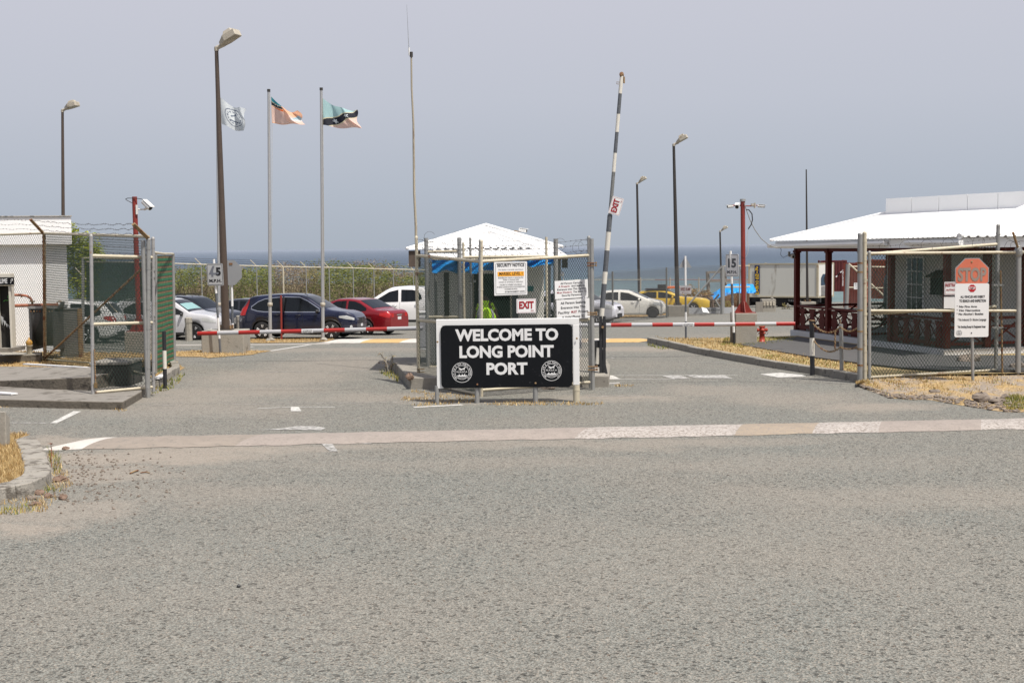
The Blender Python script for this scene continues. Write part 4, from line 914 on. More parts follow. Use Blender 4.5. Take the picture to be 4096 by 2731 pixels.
MB().tube(V3(base.x+.0, YR-.02, .22), pk(1388), .072, n=14).build('stand_post', M_blackp, t_)
MB().tube(pk(1390), pk(1440), .074, n=14).tube(pk(1440), pk(1455), .0735, n=14).build('painted_band', M_creamp, t_)
MB().tube(P(2413, 1290, YR-.02), P(2413, 1390, YR-.02), .062, n=14).build('stand_post', M_blackp, t_)
MB().tube(P(2411, 1308, YR-.16), P(2411, 1308, YR+.1), .03).build('pivot_bolt', M_rust, t_)
q0 = P(2378, 1362, YR+.05); q1 = P(2404, 1466, YR+.05); MB().box(q0.x, q1.x, YR-.05, YR+.2, q1.z, q0.z).build('counterweight', M_blackp, t_, bevel=.01)
ue = (T0-B0); ue.y = 0; ue.normalize(); uxe = V3(ue.x, 0, ue.z); nn = uxe.cross(V3(ue.z, 0, -ue.x)*-1)
c = P(2464, 824, YR-.06); t5 = thing('exit_sign', 'exit sign turned on its side high on the raised pole', 'sign', tuple(c))
tl_ = R(4); up_ = V3(-math.cos(tl_+.22), 0, math.sin(tl_+.22)); ux_ = V3(up_.z, 0, -up_.x); F = (c, ux_, up_, V3(0, -.016, 0))
sgn = ux_.cross(up_); 
if sgn.y > 0: pass
w_, h_ = 70/5200*YR, 46/5200*YR; F = (c, ux_, up_, V3(0, -.016, 0)); exitsign(F, w_, h_, t5)

# ---- red and white barrier arms
M_armw = mat('arm_white', (.43, .43, .45), .35, 0, .05, 4); M_armr = mat('arm_red', (.36, .022, .018), .35, 0, .12, 5)
def arm(label, a, b_, cutpx, firstred, txt_at, Y):
    """rounded aluminium boom"""
    t_ = thing('boom_barrier', label, 'barrier', tuple(a), group='lowered red and white barrier arms'); d = (b_-a).normalized(); up_ = V3(0, 0, 1); s_ = d.cross(up_)
    hz, hy = .055, .034
    ks = [0]+[(P(c_, 1310, Y).x-a.x)/(b_.x-a.x) for c_ in cutpx]+[1]
    prof = [(hy*math.cos(R(x_))*(1), hz*math.sin(R(x_))) for x_ in (-75, -50, -15, 15, 50, 75, 105, 130, 165, 195, 230, 255)]
    for i in range(len(ks)-1):
        p, q = a.lerp(b_, ks[i]), a.lerp(b_, ks[i+1]); mb = MB(); vs0 = [p + s_*u_ + up_*v_ for u_, v_ in prof]; vs1 = [q + s_*u_ + up_*v_ for u_, v_ in prof]; n_ = len(prof)
        mb.add(vs0+vs1, [(j, (j+1) % n_, n_+(j+1) % n_, n_+j) for j in range(n_)], 0, True); mb.add(vs0, [tuple(range(n_))]); mb.add(vs1, [tuple(range(n_))])
        red = (i % 2 == 0) == firstred; mb.build('red_band' if red else 'white_band', M_armr if red else M_armw, t_)
    if txt_at:
        p = P(txt_at, 1310, Y); k = (p.x-a.x)/(b_.x-a.x); c_ = a.lerp(b_, k) + V3(0, -.042, -.005); ux = d if d.x > 0 else -d; F_ = (c_, ux, up_, V3(0, -.005, 0)); board(F_, .30, .085, .004, M_sign, t_, 'label_plate', .004)
        mb = MB(); mb.text('AUTOMOTIVE', (c_, ux, up_, V3(0, -.009, 0)), 0, .006, .024, .25, .012); mb.text('TRAFFIC ONLY', (c_, ux, up_, V3(0, -.009, 0)), 0, -.034, .027, .27, .03); mb.build('lettering', M_ink, t_)
    return t_
arm('lowered red and white arm across the left roadway', P(790, 1334, 34.7), P(1690, 1312, 34.7), [869, 954, 1039, 1124, 1206, 1295, 1379, 1464, 1548], True, 1230, 34.7)
arm('lowered red and white arm across the right roadway', P(2300, 1301, 34.7), P(3180, 1295, 34.7), [2444, 2526, 2609, 2691, 2777, 2857, 2940, 3020, 3104], False, 2752, 34.7)
for px, lb, in ((1700, 'white barrier cabinet behind the left side of the cage'), (2300, 'grey barrier cabinet behind the right side of the cage')):
    q = P(px, 1400, 35.1); t_ = thing('barrier_cabinet', lb, 'cabinet', (q.x, 35.1, .24)); MB().box(q.x-.17, q.x+.17, 34.9, 35.25, .26, 1.25).build('housing', M_white if px < 2000 else M_armw, t_, bevel=.015); MB().box(q.x-.19, q.x+.19, 34.88, 35.27, 1.25, 1.30).build('lid', M_white, t_, bevel=.01); MB().box(q.x-.14, q.x+.14, 34.888, 34.9, .35, 1.15).build('door', M_armw, t_)

# ---- small signs
def speed(label, bx, by, tx, ty, sl_, sr_, st, sb, yaw, num, cuts, mats_, r=.033, group=None):
    t_, b_, tp = stripe_post('speed_sign', label, 'sign', bx, by, tx, ty, cuts, mats_, r, group, z0=.145 if num == '15' else 0)
    Y = b_.y-.06; c = P((sl_+sr_)/2, (st+sb)/2, Y); w_ = .457*1.05; h_ = .61*1.05; ux = V3(math.cos(yaw), math.sin(yaw), 0)
    uy = V3(-.03 if num == '45' else 0, 0, 1).normalized(); F = (c, ux, uy, ux.cross(uy).normalized()*.012)
    board(F, w_, h_, .04, M_signg if num == '45' else M_sign, t_, th=.008); mb = MB(); outline(mb, F, w_*.93, h_*.94, .035, .010)
    if num == '45':
        mb.text('5', F, .10, -.02, .21, .15, .05); mb.text('M.P.H.', F, 0, -.22, .08, .36, .04); mb.build('lettering', M_ink, t_)
        k2 = MB(); k2.fpoly(F, [(-.19, -.0), (-.06, .25), (0, .25), (-.08, .05), (.10, .05), (.10, .0)]); k2.fpoly(F, [(-.11, -.06), (-.05, -.06), (-.05, .16), (-.11, .16)], lift=1.1); k2.build('overpainted_mark', mat('grey_overpaint', (.14, .15, .18), .6, 0, .2, 9), t_)
    else:
        mb.text('15', F, 0, -.05, .23, .30, .045); mb.text('M.P.H.', F, 0, -.23, .08, .36, .04); mb.build('lettering', mat('faded_ink', (.08, .085, .095), .5), t_)
speed('grey MPH sign with the first digit painted over in front of the tall lamp post', 882, 1414, 855, 1037, 826, 895, 1053, 1143, R(-4), '45', [.16, .38, .64], [M_greyp, M_white, M_greyp, M_white])
speed('white 15 MPH sign beside the red camera pole', 2937, 1378, 2922, 1004, 2912, 2946, 1015, 1108, R(-50), '15', [.13, .42, .65], [M_blackp, M_white, M_greyp, M_white], .036)
q = G(2928, 1373, .145); t_ = thing('timber_post', 'old grey timber post touching the foot of the 15 MPH sign', 'post', (q.x, q.y, 0)); MB().box(q.x-.04, q.x+.03, q.y+.02, q.y+.09, 0, 1.05).build('post', mat('grey_timber', (.22, .20, .18), .9, 0, .3, 8, streak=True), t_)
# stop sign back
t_, b_, tp = stripe_post('stop_sign', 'back of an octagonal sign beside the tall lamp post', 'sign', 933, 1395, 925, 1053, [.30, .50], [M_white, M_greyp, M_white], .036)
c = P(917, 1091, b_.y-.06); MB().prism([c + V3(.42*math.cos(R(22.5+45*i)), 0, .42*math.sin(R(22.5+45*i))) for i in range(8)], V3(0, .012, 0)).build('panel', M_backs, t_)
MB().box(tp.x-.05, tp.x+.05, tp.y-.075, tp.y-.045, tp.z-.05, tp.z+.01).build('bracket', M_rust, t_)
# triangle + speed bump
t_, b_, tp = stripe_post('speed_bump_sign', 'speed bump sign below the back of a triangular sign', 'sign', 2744, 1358, 2741, 1024, [.22, .33, .53], [M_greyp, M_white, M_greyp, M_white], .034)
c = b_; Y = b_.y + .05; MB().prism([P(2714, 1071, Y), P(2767, 1071, Y), P(2744, 1030, Y), P(2738, 1030, Y)], V3(0, .01, 0)).build('warning_panel', M_backs, t_)
c = P(2742, 1159, b_.y-.05); F = (c, V3(1, 0, 0), V3(0, 0, 1), V3(0, -.012, 0)); board(F, 47/5200*b_.y, 33/5200*b_.y, .02, mat('dull_sign', (.38, .37, .38), .5), t_, 'lower_panel', .008)
mb = MB(); mb.text('SPEED BUMP', F, 0, -.03, .10, .33, .012); mb.fpoly(F, [(-.10, -.095), (.10, -.095), (.10, -.088), (-.10, -.088)]); mb.fpoly(F, [(-.13, -.092), (-.09, -.075), (-.09, -.108)]); mb.build('lettering', mat('brown_ink', (.16, .04, .03), .5), t_)
# the stop sign on the bank
sb_ = G(3892, 1534, .04); Y = sb_.y; sp_ = P(3890, 1340, Y)
t_ = thing('vehicle_search_sign', 'white vehicle search notice on a thin post on the dirt bank', 'sign', (sb_.x, Y, .04)); MB().tube(sb_-V3(0, 0, .1), P(3885, 1040, Y), .032, n=12).build('post', M_galv, t_)
c = P(3886.5, 1241, Y-.05); w_, h_ = 136/5200*Y, 214/5200*Y; F = (c, V3(1, 0, 0), V3(0, 0, 1), V3(0, -.014, 0)); board(F, w_, h_, .035, M_sign, t_, th=.010)
mb = MB()
for s_, y_, wk, ck, xo in (('ALL VEHICLES ARE SUBJECT', .235, .72, .040, 0.02), ('TO SEARCH AND INSPECTION', .155, .78, .046, 0.02), ('* No Fire Arm', .055, .60, .034, -.15), ('* No Narcotics', -.015, .70, .034, -.10), ('* No Alcohol / Bottles', -.085, .79, .036, -.055), ('* No Indecent Or Abusive Language', -.195, .84, .046, 0.01), ('* No Smoking Except In Designated Areas', -.325, .84, .042, -.01)):
    mb.text(s_, F, xo*w_, y_*h_, ck*h_, wk*w_, .03 if 'Indecent' not in s_ else .012)
mb.build('lettering', M_ink, t_)
mb = MB(); 
cy_ = .41*h_; mb.fpoly(F, [(.06*0 + .115*w_*math.cos(R(22.5+45*i)), cy_+.115*w_*math.sin(R(22.5+45*i))) for i in range(8)]); mb.build('red_octagon', mat('stop_red', (.42, .01, .015), .4), t_)
mb = MB(); mb.text('STOP', (c, F[1], F[2], F[3]*1.2), 0, cy_-.03*w_, .075*w_, .185*w_, .02); mb.build('stop_lettering', M_sign, t_); emblem(F, -.365*w_, -.42*h_, .085*w_, t_, M_greyp)
mb = MB(); mb.blob(c + F[3] + V3(0, 0, cy_), .016, .01, .016, 0, 1, 8, 5); mb.blob(c + F[3] + V3(0, 0, -.42*h_), .013, .01, .013, 0, 1, 8, 5); mb.build('bolt', M_blackp, t_)
cs = P(3888, 1100, Y-.035); t_ = thing('stop_sign', 'faded orange stop sign above the vehicle search notice', 'sign', tuple(cs)); r_ = 73/5200*Y
M_stop = mat('faded_stop', (.56, .15, .085), .5, 0, .25, 6, stain=(.50, .28, .21), sth=.56, ss=2.5, streak=True)
MB().prism([cs + V3(r_*math.cos(R(22.5+45*i)), 0, r_*math.sin(R(22.5+45*i))) for i in range(8)], V3(0, .008, 0)).build('rim', M_backs, t_)
MB().prism([cs + V3(r_*.955*math.cos(R(22.5+45*i)), -.004, r_*.955*math.sin(R(22.5+45*i))) for i in range(8)], V3(0, .003, 0)).build('panel', M_stop, t_)
mb = MB(); mb.text('STOP', (cs, V3(1, 0, 0), V3(0, 0, 1), V3(0, -.010, 0)), 0, -.30*r_, .66*r_, 1.56*r_, .04); mb.build('lettering', mat('faded_letter', (.26, .21, .18), .6), t_)
MB().blob(cs + V3(-.01, -.008, .72*r_), .02, .01, .02, .1, 3).build('bolt', M_rust, t_)
# restricted sign on the fence behind
c = onleaf(3812, 1153, E2[0], E2[1]); F = (c + V3(0, -.05, 0), V3(1, 0, 0), V3(0, 0, 1), V3(0, -.012, 0)); t_ = thing('restricted_sign', 'red lettered restricted area sign half hidden behind the search notice', 'sign', tuple(F[0])); w_, h_ = .41, .28
board(F, w_, h_, .015, M_sign, t_, th=.008); mb = MB(); outline(mb, F, w_*.94, h_*.9, .012, .006); mb.text('RESTRICTED', F, 0, .04, .06, .36, .03); mb.text('AUTHORIZED', F, 0, -.05, .038, .34, .03); mb.build('lettering', M_redink, t_)
c = onleaf(3800, 1209, E2[0], E2[1]); t_ = MB().box(c.x-.14, c.x+.14, c.y-.03, c.y-.02, c.z-.13, c.z+.13).build('blank_panel', M_sign); tag(t_, 'blank white panel wired below the restricted area sign', 'panel')
# ================================================================== LAMPS, FLAGS, POLES
def lamp(label, bx, Yb, ty, tx, r0, r1, m_, hs, ang, ped=None, zt=None, head=True):
    top = P(tx, ty, Yb); b_ = P(bx, 1300, Yb); b_ = V3(b_.x, Yb, tz(Yb)); pz = 0
    t_ = thing('street_lamp', label, 'street lamp', (b_.x, Yb, tz(Yb)), group='tall brown street lamps')
    if ped: pz = ped[2]; 
    MB().tube(b_ + V3(0, 0, pz), top, r0, r1, n=16).build('pole', m_, t_)
    if ped:
        MB().box(b_.x-ped[0], b_.x+ped[0], Yb-ped[1], Yb+ped[1], b_.z-.1, b_.z+pz).build('pedestal', M_conc, t_, bevel=.02)
        MB().box(b_.x-.22, b_.x+.22, Yb-.2, Yb+.2, b_.z+pz, b_.z+pz+.03).build('base_plate', M_poled, t_)
        for sx_, sy_ in ((-1, -1), (1, -1), (1, 1), (-1, 1)): MB().tube(b_ + V3(.17*sx_, .15*sy_, pz), b_ + V3(.17*sx_, .15*sy_, pz+.14), .03).build('anchor_bolt', M_rust, t_)
    if head:
        c = top; s_ = hs; MB().tube(c, c + V3(0, 0, .14*s_), r1*1.15, n=12).tube(c + V3(0, 0, .10*s_), c + V3(.30*s_, -.05, .22*s_), .075*s_, n=10).build('bracket', M_lamp, t_)
        a = R(ang); ux = V3(math.cos(a)*.95, -.30, math.sin(a)).normalized(); uy = ux.cross(V3(0, 0, 1)).normalized(); uz = uy.cross(ux)*1.0
        if uz.z < 0: uz = -uz
        h0 = c + V3(.12*s_, -.02, .12*s_)
        def q(u, v, w_): return h0 + ux*(u*s_) + uy*(v*s_) + uz*(w_*s_)
        bt = [q(.10, -.13, -.02), q(.10, .13, -.02), q(.38, .24, 0), q(.86, .22, 0), q(.86, -.22, 0), q(.38, -.24, 0)]
        tp_ = [q(.10, -.13, .12), q(.10, .13, .12), q(.38, .24, .24), q(.86, .22, .24), q(.86, -.22, .24), q(.38, -.24, .24)]
        MB().hexa(bt, tp_).build('lamp_housing', M_lamp, t_, bevel=.015)
        bt = [q(.36, .17, .242), q(.74, .17, .242), q(.74, -.17, .242), q(.36, -.17, .242)]; tp_ = [q(.42, .12, .37), q(.70, .12, .37), q(.70, -.12, .37), q(.42, -.12, .37)]
        MB().hexa(bt, tp_).build('ballast_cover', M_lamp, t_, bevel=.01)
        MB().poly([q(.42, .20, -.004), q(.82, .18, -.004), q(.82, -.18, -.004), q(.42, -.20, -.004)]).build('lamp_lens', M_lens, t_)
    return t_
lamp('tallest brown street lamp on a concrete block behind the left barrier arm', 903, 38.6, 205, 866, .125, .056, M_pole, .84, 26, (.62, .5, .66))
lamp('street lamp rising behind the flat roof of the white building', 254, 56, 450, 250, .095, .055, M_pole, .80, 12)
lamp('dark street lamp right of the raised barrier pole', 2558, 102, 738, 2548, .115, .08, M_poled, .85, 26)
lamp('tall street lamp on a low concrete block behind the speed bump sign', 2710, 73, 585, 2695, .13, .075, M_poled, .88, 26, (.58, .5, .62))
lamp('shortest and farthest street lamp behind the timber fence', 2887, 128, 928, 2880, .105, .08, M_poled, .85, 24)
lamp('headless dark pole rising behind the veranda roof', 3229, 87, 678, 3225, .09, .04, M_poled, 1, 20, (.5, .4, .5), head=False)
# pole knuckle at the pedestal front face: second concrete upstand of the tall lamp
# flagpoles
def flag(label, bx, by, ty, r, fl, corners, mats_, mf, seed, sleeve=None):
    b_ = G(bx, by); Y = b_.y; top = P(fl, ty, Y)
    t_ = thing('flagpole', label+' flagpole', 'flagpole', (b_.x, Y, b_.z), group='flagpoles beside the car park')
    MB().tube(b_ - V3(0, 0, .1), top, r, r*.8, n=12).build('pole', M_alu, t_); MB().tube(top, top + V3(0, 0, .09), r*.95, n=10).build('cap', M_poled, t_)
    kn = P((bx+fl)/2 if False else bx, 1216, Y); MB().lathe(V3(b_.x + (top.x-b_.x)*.16, Y, kn.z), [(r*1.05, -.08), (r*1.5, -.05), (r*1.5, .03), (r*1.1, .05)], 10).build('collar', M_lamp, t_)
    MB().blob(b_ + V3(.02, 0, .04), .16, .14, .09, .2, seed).build('footing', M_conc, t_)
    MB().path([P(corners[0][0], corners[0][1], Y-.05), P(corners[3][0]+1, corners[3][1]+20, Y-.05), P(bx+6, 1215, Y-.05)], .006, 4).build('halyard', M_rail, t_)
    c = [P(x_, y_, Y-.02) for x_, y_ in corners]   # tl, tr, br, bl
    rn = random.Random(seed); ph = rn.uniform(0, 6)
    def fn(u, v):
        p = c[3].lerp(c[2], u).lerp(c[0].lerp(c[1], u), v)
        bow = math.sin(u*math.pi); p.z += bow*(-.15*v - .04*(1-v)) * mf.get('bow', 1)
        p.y -= .26*math.sin(u*6.5+ph+v*2.6)*u**.6 + .10*math.sin(u*13+v*6+ph)*u + .3*u*u; p.z += .05*math.sin(u*9+ph+v*2)*u; p.x += .06*math.sin(v*7+ph)*u
        return p
    mb = MB().grid(fn, 72, 48, smooth=True, mifn=lambda u, v: mf['f'](u+.5/72, v+.5/48)); o = mb.build('flag', mats_); tag(o, label, 'flag')
    return fn
def cloth(name, c, tr=.25): 
    m_ = mat(name, c, .8, 0, .05, 3); t = m_.node_tree
    if 'Translucent' not in [n.name for n in t.nodes]:
        b = t.nodes['Principled BSDF']; tr_ = t.nodes.new('ShaderNodeBsdfTranslucent'); mx_ = t.nodes.new('ShaderNodeMixShader'); o_ = t.nodes['Material Output']
        tr_.name = 'Translucent'; src = b.inputs['Base Color'].links[0].from_socket; t.links.new(src, tr_.inputs[0]); mx_.inputs[0].default_value = .4
        t.links.new(b.outputs[0], mx_.inputs[1]); t.links.new(tr_.outputs[0], mx_.inputs[2]); t.links.new(mx_.outputs[0], o_.inputs[0])
    return m_
fw_ = cloth('flag_white', (.66, .70, .72)); fk = cloth('flag_navy', (.02, .022, .035)); fem = cloth('flag_emblem', (.16, .19, .25)); fpk = cloth('flag_faded_pink', (.80, .58, .50)); fgn = cloth('flag_faded_teal', (.42, .63, .64)); ftl = cloth('flag_teal', (.04, .27, .33)); fyw = cloth('flag_cream', (.72, .66, .45)); forg = cloth('flag_orange', (.80, .16, .04)); fbl = cloth('flag_pale_blue', (.38, .58, .68)); fpk2 = cloth('flag_peach', (.84, .50, .33))
def star(u, v, cx, cy, r, asp=1.5):
    x_ = (u-cx)*asp; y_ = v-cy; d = math.hypot(x_, y_); a = (math.atan2(y_, x_) + .3) % (2*math.pi/5) - math.pi/5
    return d < r*(.42 + .58*abs(a)/(math.pi/5))**1.3
def f_national(u, v):
    s_ = v - (.05 + .80*u)       # diagonal band rising to the fly
    if star(u, v, .34, .32, .13) or star(u, v, .70, .61, .12): return 1
    if abs(s_) < .16: return 0
    if abs(s_) < .20: return 4
    return 2 if s_ > 0 else 3
def f_nevis(u, v):
    if u < .40 and v > .66:
        s_ = (v-.66)/.34 - (.25 + .5*u/.4*0.6)
        if star(u, v, .12, .80, .035) or star(u, v, .22, .83, .035): return 5
        if abs(s_) < .17: return 0
        if abs(s_) < .23: return 4
        return 1 if s_ > 0 else 6
    if u > .66 and .28 < v < .28+(1-abs(u-.85)/.22)*.5: return 3 if v > .45 else 7
    return 8 if (v > .8 - .3*u or v < .05) else 2
def f_port(u, v):
    d = math.hypot((u-.50)*1.15, v-.52)
    if abs(d-.36) < .016: return 1
    if .20 < d < .30 and int(math.degrees(math.atan2(v-.52, u-.5))/13) % 2 and .23 < d < .28: return 1
    if abs(u-.48) < .09 and abs(v-.62-(u-.48)*.8) < .035: return 1
    if abs(v-.36) < .03 and abs(u-.5) < .12: return 1
    return 0
flag('faded teal, navy and pink flag with two white stars', 1292, 1364, 362, .060, 1285, [(1291, 394), (1426, 440), (1448, 517), (1291, 500)], [fk, fw_, fgn, fpk, fyw], {'f': f_national}, 4)
flag('faded orange flag with a small starred corner', 1081, 1365, 368, .060, 1075, [(1084, 386), (1196, 450), (1224, 498), (1087, 492)], [fk, ftl, fpk, fbl, fyw, fw_, forg, fw_, fpk2], {'f': f_nevis}, 9)
flag('white port authority flag partly behind the tall lamp post', 878, 1352, 352, .058, 868, [(880, 388), (996, 438), (982, 530), (884, 494)], [fw_, fem], {'f': f_port}, 2)
q = G(1126, 1358); t_ = MB().tube(q - V3(0, 0, .05), P(1124, 1181, q.y), .038, n=10).build('thin_post', M_redpole); tag(t_, 'thin rusty red post standing in front of the navy car', 'post')
# radio mast
q = P(1676, 1500, 31.2); tp = P(1645, 212, 31.2); t_ = thing('radio_mast', 'slim mottled mast with a whip aerial left of the booth', 'mast', (q.x, 31.2, .24))
kk = [V3(q.x, 31.2, .24).lerp(tp, i/9) + V3(.012*math.sin(i*2.1), 0, 0) for i in range(10)]
M_bam = mat('mottled_pole', (.34, .30, .23), .7, 0, .3, 5, stain=(.14, .09, .06), sth=.55, ss=4, streak=True); MB().path(kk, .03, 10, rs=[.040-.0022*i for i in range(10)]).build('pole', M_bam, t_)
MB().tube(tp - V3(0, 0, .10), tp + V3(0, 0, .02), .038).build('clamp', M_poled, t_); MB().tube(tp + V3(-.05, 0, -.05), P(1627, 20, 31.2), .009, .003, n=5).build('whip', M_backs, t_); MB().tube(tp + V3(-.05, 0, -.06), tp + V3(-.05, 0, .12), .02).build('aerial_base', M_white, t_)

# ---- camera poles
M_cam = mat('camera_white', (.68, .68, .66), .4, 0, .04); M_cable = mat('black_cable', (.02, .02, .022), .5)
def camera(t_, c, d, L_=.32, r=.06, m_=None):
    d = Vector(d).normalized(); mb = MB().tube(c - d*L_*.5, c + d*L_*.5, r, n=14); a = mb.build('camera', m_ or M_cam, t_)
    s_ = d.cross(V3(0, 0, 1)).normalized(); u_ = s_.cross(d); MB().obox(c + u_*(r+.005) + d*.03, s_, u_, d, r*1.05, .006, L_*.56).build('sun_shield', m_ or M_cam, a, world=True)
    MB().tube(c + d*L_*.5, c + d*(L_*.5+.006), r*.8, n=12).build('camera_lens', M_dark, a)
pb_ = G(552, 1421); Y = pb_.y; t_ = thing('camera_pole', 'red camera pole rising behind the left chain-link gate', 'camera pole', (pb_.x, Y, 0)); p0 = P(556, 1322, Y); p1 = P(538, 787, Y)
MB().tube(p0, p1, .072, n=16).build('pole', M_redpole, t_); MB().box(p0.x-.34, p0.x+.34, Y-.3, Y+.3, 0, p0.z-.02).build('pedestal', M_conc, t_, bevel=.015)
for s_ in (-1, 1): MB().prism([p0 + V3(s_*.07, 0, .38), p0 + V3(s_*.28, 0, 0), p0 + V3(s_*.07, 0, 0)], V3(0, .012, 0)).build('gusset', M_redpole, t_)
MB().box(p0.x-.3, p0.x+.3, Y-.26, Y+.26, p0.z-.02, p0.z).build('base_plate', M_redpole, t_)
c = P(588, 820, Y-.1); camera(t_, c, (.75, -.45, -.62), .34, .075); MB().tube(P(552, 838, Y), P(580, 838, Y), .02).box(P(547, 838, Y).x, P(554, 838, Y).x, Y-.10, Y-.04, P(550, 858, Y).z, P(550, 820, Y).z).build('bracket', M_cam, t_)
MB().tube(P(576, 838, Y-.03), P(592, 832, Y-.06), .035).build('swivel', M_cam, t_)
MB().path([P(x_, y_, Y-.09) for x_, y_ in ((528, 812), (505, 800), (502, 797), (510, 793), (540, 793), (565, 796), (576, 802), (572, 815), (582, 828))], .011, 6).build('cable', M_cable, t_)
pb_ = G(2978, 1372, .145); Y = pb_.y; t_ = thing('camera_pole', 'red camera pole with three cameras beside the 15 MPH sign', 'camera pole', (pb_.x, Y, tz(Y))); p0 = P(2978, 1248, Y); p1 = P(2971, 806, Y)
MB().tube(P(2974, 1248, Y), p1, .066, n=16).build('pole', M_redpole, t_); MB().box(p0.x-.31, p0.x+.31, Y-.3, Y+.3, tz(Y)-.05, p0.z-.02).build('pedestal', M_conc, t_, bevel=.015); MB().box(p0.x-.29, p0.x+.29, Y-.26, Y+.26, p0.z-.02, p0.z).build('base_plate', M_redpole, t_)
pc = P(2974, 1248, Y)
for s_ in (-1, 1): MB().prism([pc + V3(s_*.06, 0, .32), pc + V3(s_*.26, 0, 0), pc + V3(s_*.06, 0, 0)], V3(0, .012, 0)).build('gusset', M_redpole, t_)
MB().prism([pc + V3(0, -.06, .32), pc + V3(0, -.25, 0), pc + V3(0, -.06, 0)], V3(.012, 0, 0)).build('gusset', M_redpole, t_)
MB().tube(p1, p1 + V3(0, 0, .07), .085, .08, n=12).build('cap', M_galv, t_); MB().tube(P(2972, 824, Y), P(3023, 824, Y), .018).tube(P(3020, 822, Y), P(3032, 822, Y), .012).build('arm', M_redpole, t_); MB().box(P(3006, 0, Y).x, P(3018, 0, Y).x, Y-.05, Y+.05, P(3012, 824, Y).z, P(3012, 815, Y).z).box(P(3018.5, 0, Y).x, P(3023, 0, Y).x, Y-.06, Y+.06, P(3020, 832, Y).z, P(3020, 812, Y).z).build('junction_box', M_lamp, t_)
camera(t_, P(3045, 825, Y), (1, -.25, -.10), .20, .04); camera(t_, P(2921, 826, Y), (-1, -.25, -.08), .18, .04); camera(t_, P(2949, 824, Y-.25), (-.25, -1, -.25), .26, .06)
MB().tube(P(2930, 822, Y), P(2968, 822, Y), .02).build('arm', M_redpole, t_)
MB().path([P(x_, y_, Y-.08) for x_, y_ in ((2976, 812), (2985, 838), (3000, 880), (3020, 920), (3045, 955), (3075, 980), (3100, 989), (3118, 987))], .012, 6).build('cable', M_galv, t_)
MB().path([P(x_, y_, Y-.08) for x_, y_ in ((2984, 838), (2996, 840), (3008, 856), (3010, 880), (3004, 900), (2993, 916))], .016, 6).build('cable', M_cable, t_)
MB().path([P(x_, y_, Y-.08) for x_, y_ in ((2993, 916), (2989, 940), (2988, 960), (2993, 985), (2992, 1010), (2984, 1028))], .005, 4).build('cable', M_rail, t_)

# ---- hydrant
h = G(3048, 1369, .145); t_ = thing('fire_hydrant', 'red fire hydrant beside the camera pole block', 'hydrant', tuple(h)); k = 90/5200*h.y/.80
prof = [(.10, 0), (.13, 0), (.13, .03), (.095, .04), (.088, .30), (.12, .31), (.12, .34), (.085, .35), (.085, .52), (.105, .53), (.105, .56), (.09, .60), (.05, .66), (.02, .68), (.02, .73), (0, .73)]
M_hyd = mat('hydrant_red', (.36, .045, .025), .5, 0, .15, 6)
MB().lathe(h, [(r_*k*1.05, z_*k) for r_, z_ in prof], 18).build('barrel', M_hyd, t_)
for s_ in (-1, 1): MB().lathe(h + V3(s_*.06*k, 0, .44*k), [(.055*k, 0), (.055*k, .07*k), (.07*k, .08*k), (.07*k, .12*k), (.03*k, .13*k), (.03*k, .15*k), (0, .15*k)], 12, axis=(s_, 0, 0)).build('outlet_cap', M_hyd, t_)
MB().lathe(h + V3(0, -.07*k, .44*k), [(.06*k, 0), (.075*k, .03*k), (.075*k, .07*k), (.03*k, .08*k), (0, .1*k)], 12, axis=(0, -1, 0)).build('outlet_cap', M_hyd, t_)
for s_ in (-1, 1): MB().path([h + V3(s_*(.16-.05*math.cos(a))*k, -.02, (.36-.08*math.sin(a))*k) for a in [i*.45 for i in range(8)]], .006, 5).build('chain', M_cable, t_)

# ================================================================== WHITE BUILDING (left)
YW = 38.4; q = P(281, 1415, YW); x1 = q.x; par = P(287, 978, YW-.25).z; top = P(287, 866, YW-.25).z
t_ = thing('white_building', 'plain white flat roofed building behind the left fence', 'building', (x1-4, YW, 0))
def wb(e_, z0, z1):
    fx = V3(-.985, -.17, 0); sd = V3(-.36, .933, 0); c0 = V3(x1, YW, 0) - fx*e_*.6 - sd*e_
    f_ = [c0, c0 + sd*(6+2*e_), c0 + sd*(6+2*e_) + fx*9.5, c0 + fx*9.5]; return MB().hexa([p + V3(0, 0, z0) for p in f_], [p + V3(0, 0, z1) for p in f_])
wb(0, 0, par).build('wall', M_whitew, t_)
wb(.25, par+.001, top).build('parapet', M_whitew, t_, bevel=.015)
wb(.29, top+.002, top+.03).build('coping', mat('mossy_coping', (.45, .43, .40), .9, 0, .3, 6, stain=(.12, .11, .10), sth=.5, ss=7), t_)
# phone kiosk
YK = 33.6; a = P(51, 1395, YK); kx1 = a.x; kz = P(0, 1095, YK).z; kb = P(0, 1392, YK).z; M_kio = mat('kiosk_cream', (.56, .53, .46), .5, 0, .06, 4); kx0 = P(-70, 0, YK).x
t_ = thing('phone_kiosk', 'cream public phone kiosk with a dark opening at the left edge', 'kiosk', (kx1-.4, YK, .1)); fwd_ = .055
MB().box(kx1-fwd_, kx1, YK, YK+.26, kb, kz).build('side_panel', M_kio, t_, bevel=.006); MB().box(kx0, kx0+fwd_, YK, YK+.26, kb, kz).build('side_panel', M_kio, t_, bevel=.006); MB().box(kx0+fwd_, kx1-fwd_, YK+.22, YK+.26, kb, kz).build('back_panel', M_dark, t_)
hz = P(0, 1144, YK).z; MB().box(kx0-.01, kx1+.01, YK-.03, YK+.28, hz, kz+.01).build('header', M_kio, t_, bevel=.01)
F = (P(29, 1124, YK-.06), V3(1, 0, 0), V3(0, 0, 1), V3(0, -.006, 0)); MB().prism([F[0] + V3(a_, 0.03, b_) for a_, b_ in ((-.42, -.095), (.165, -.095), (.165, .095), (-.42, .095))], V3(0, -.034, 0)).build('name_plate', M_black, t_)
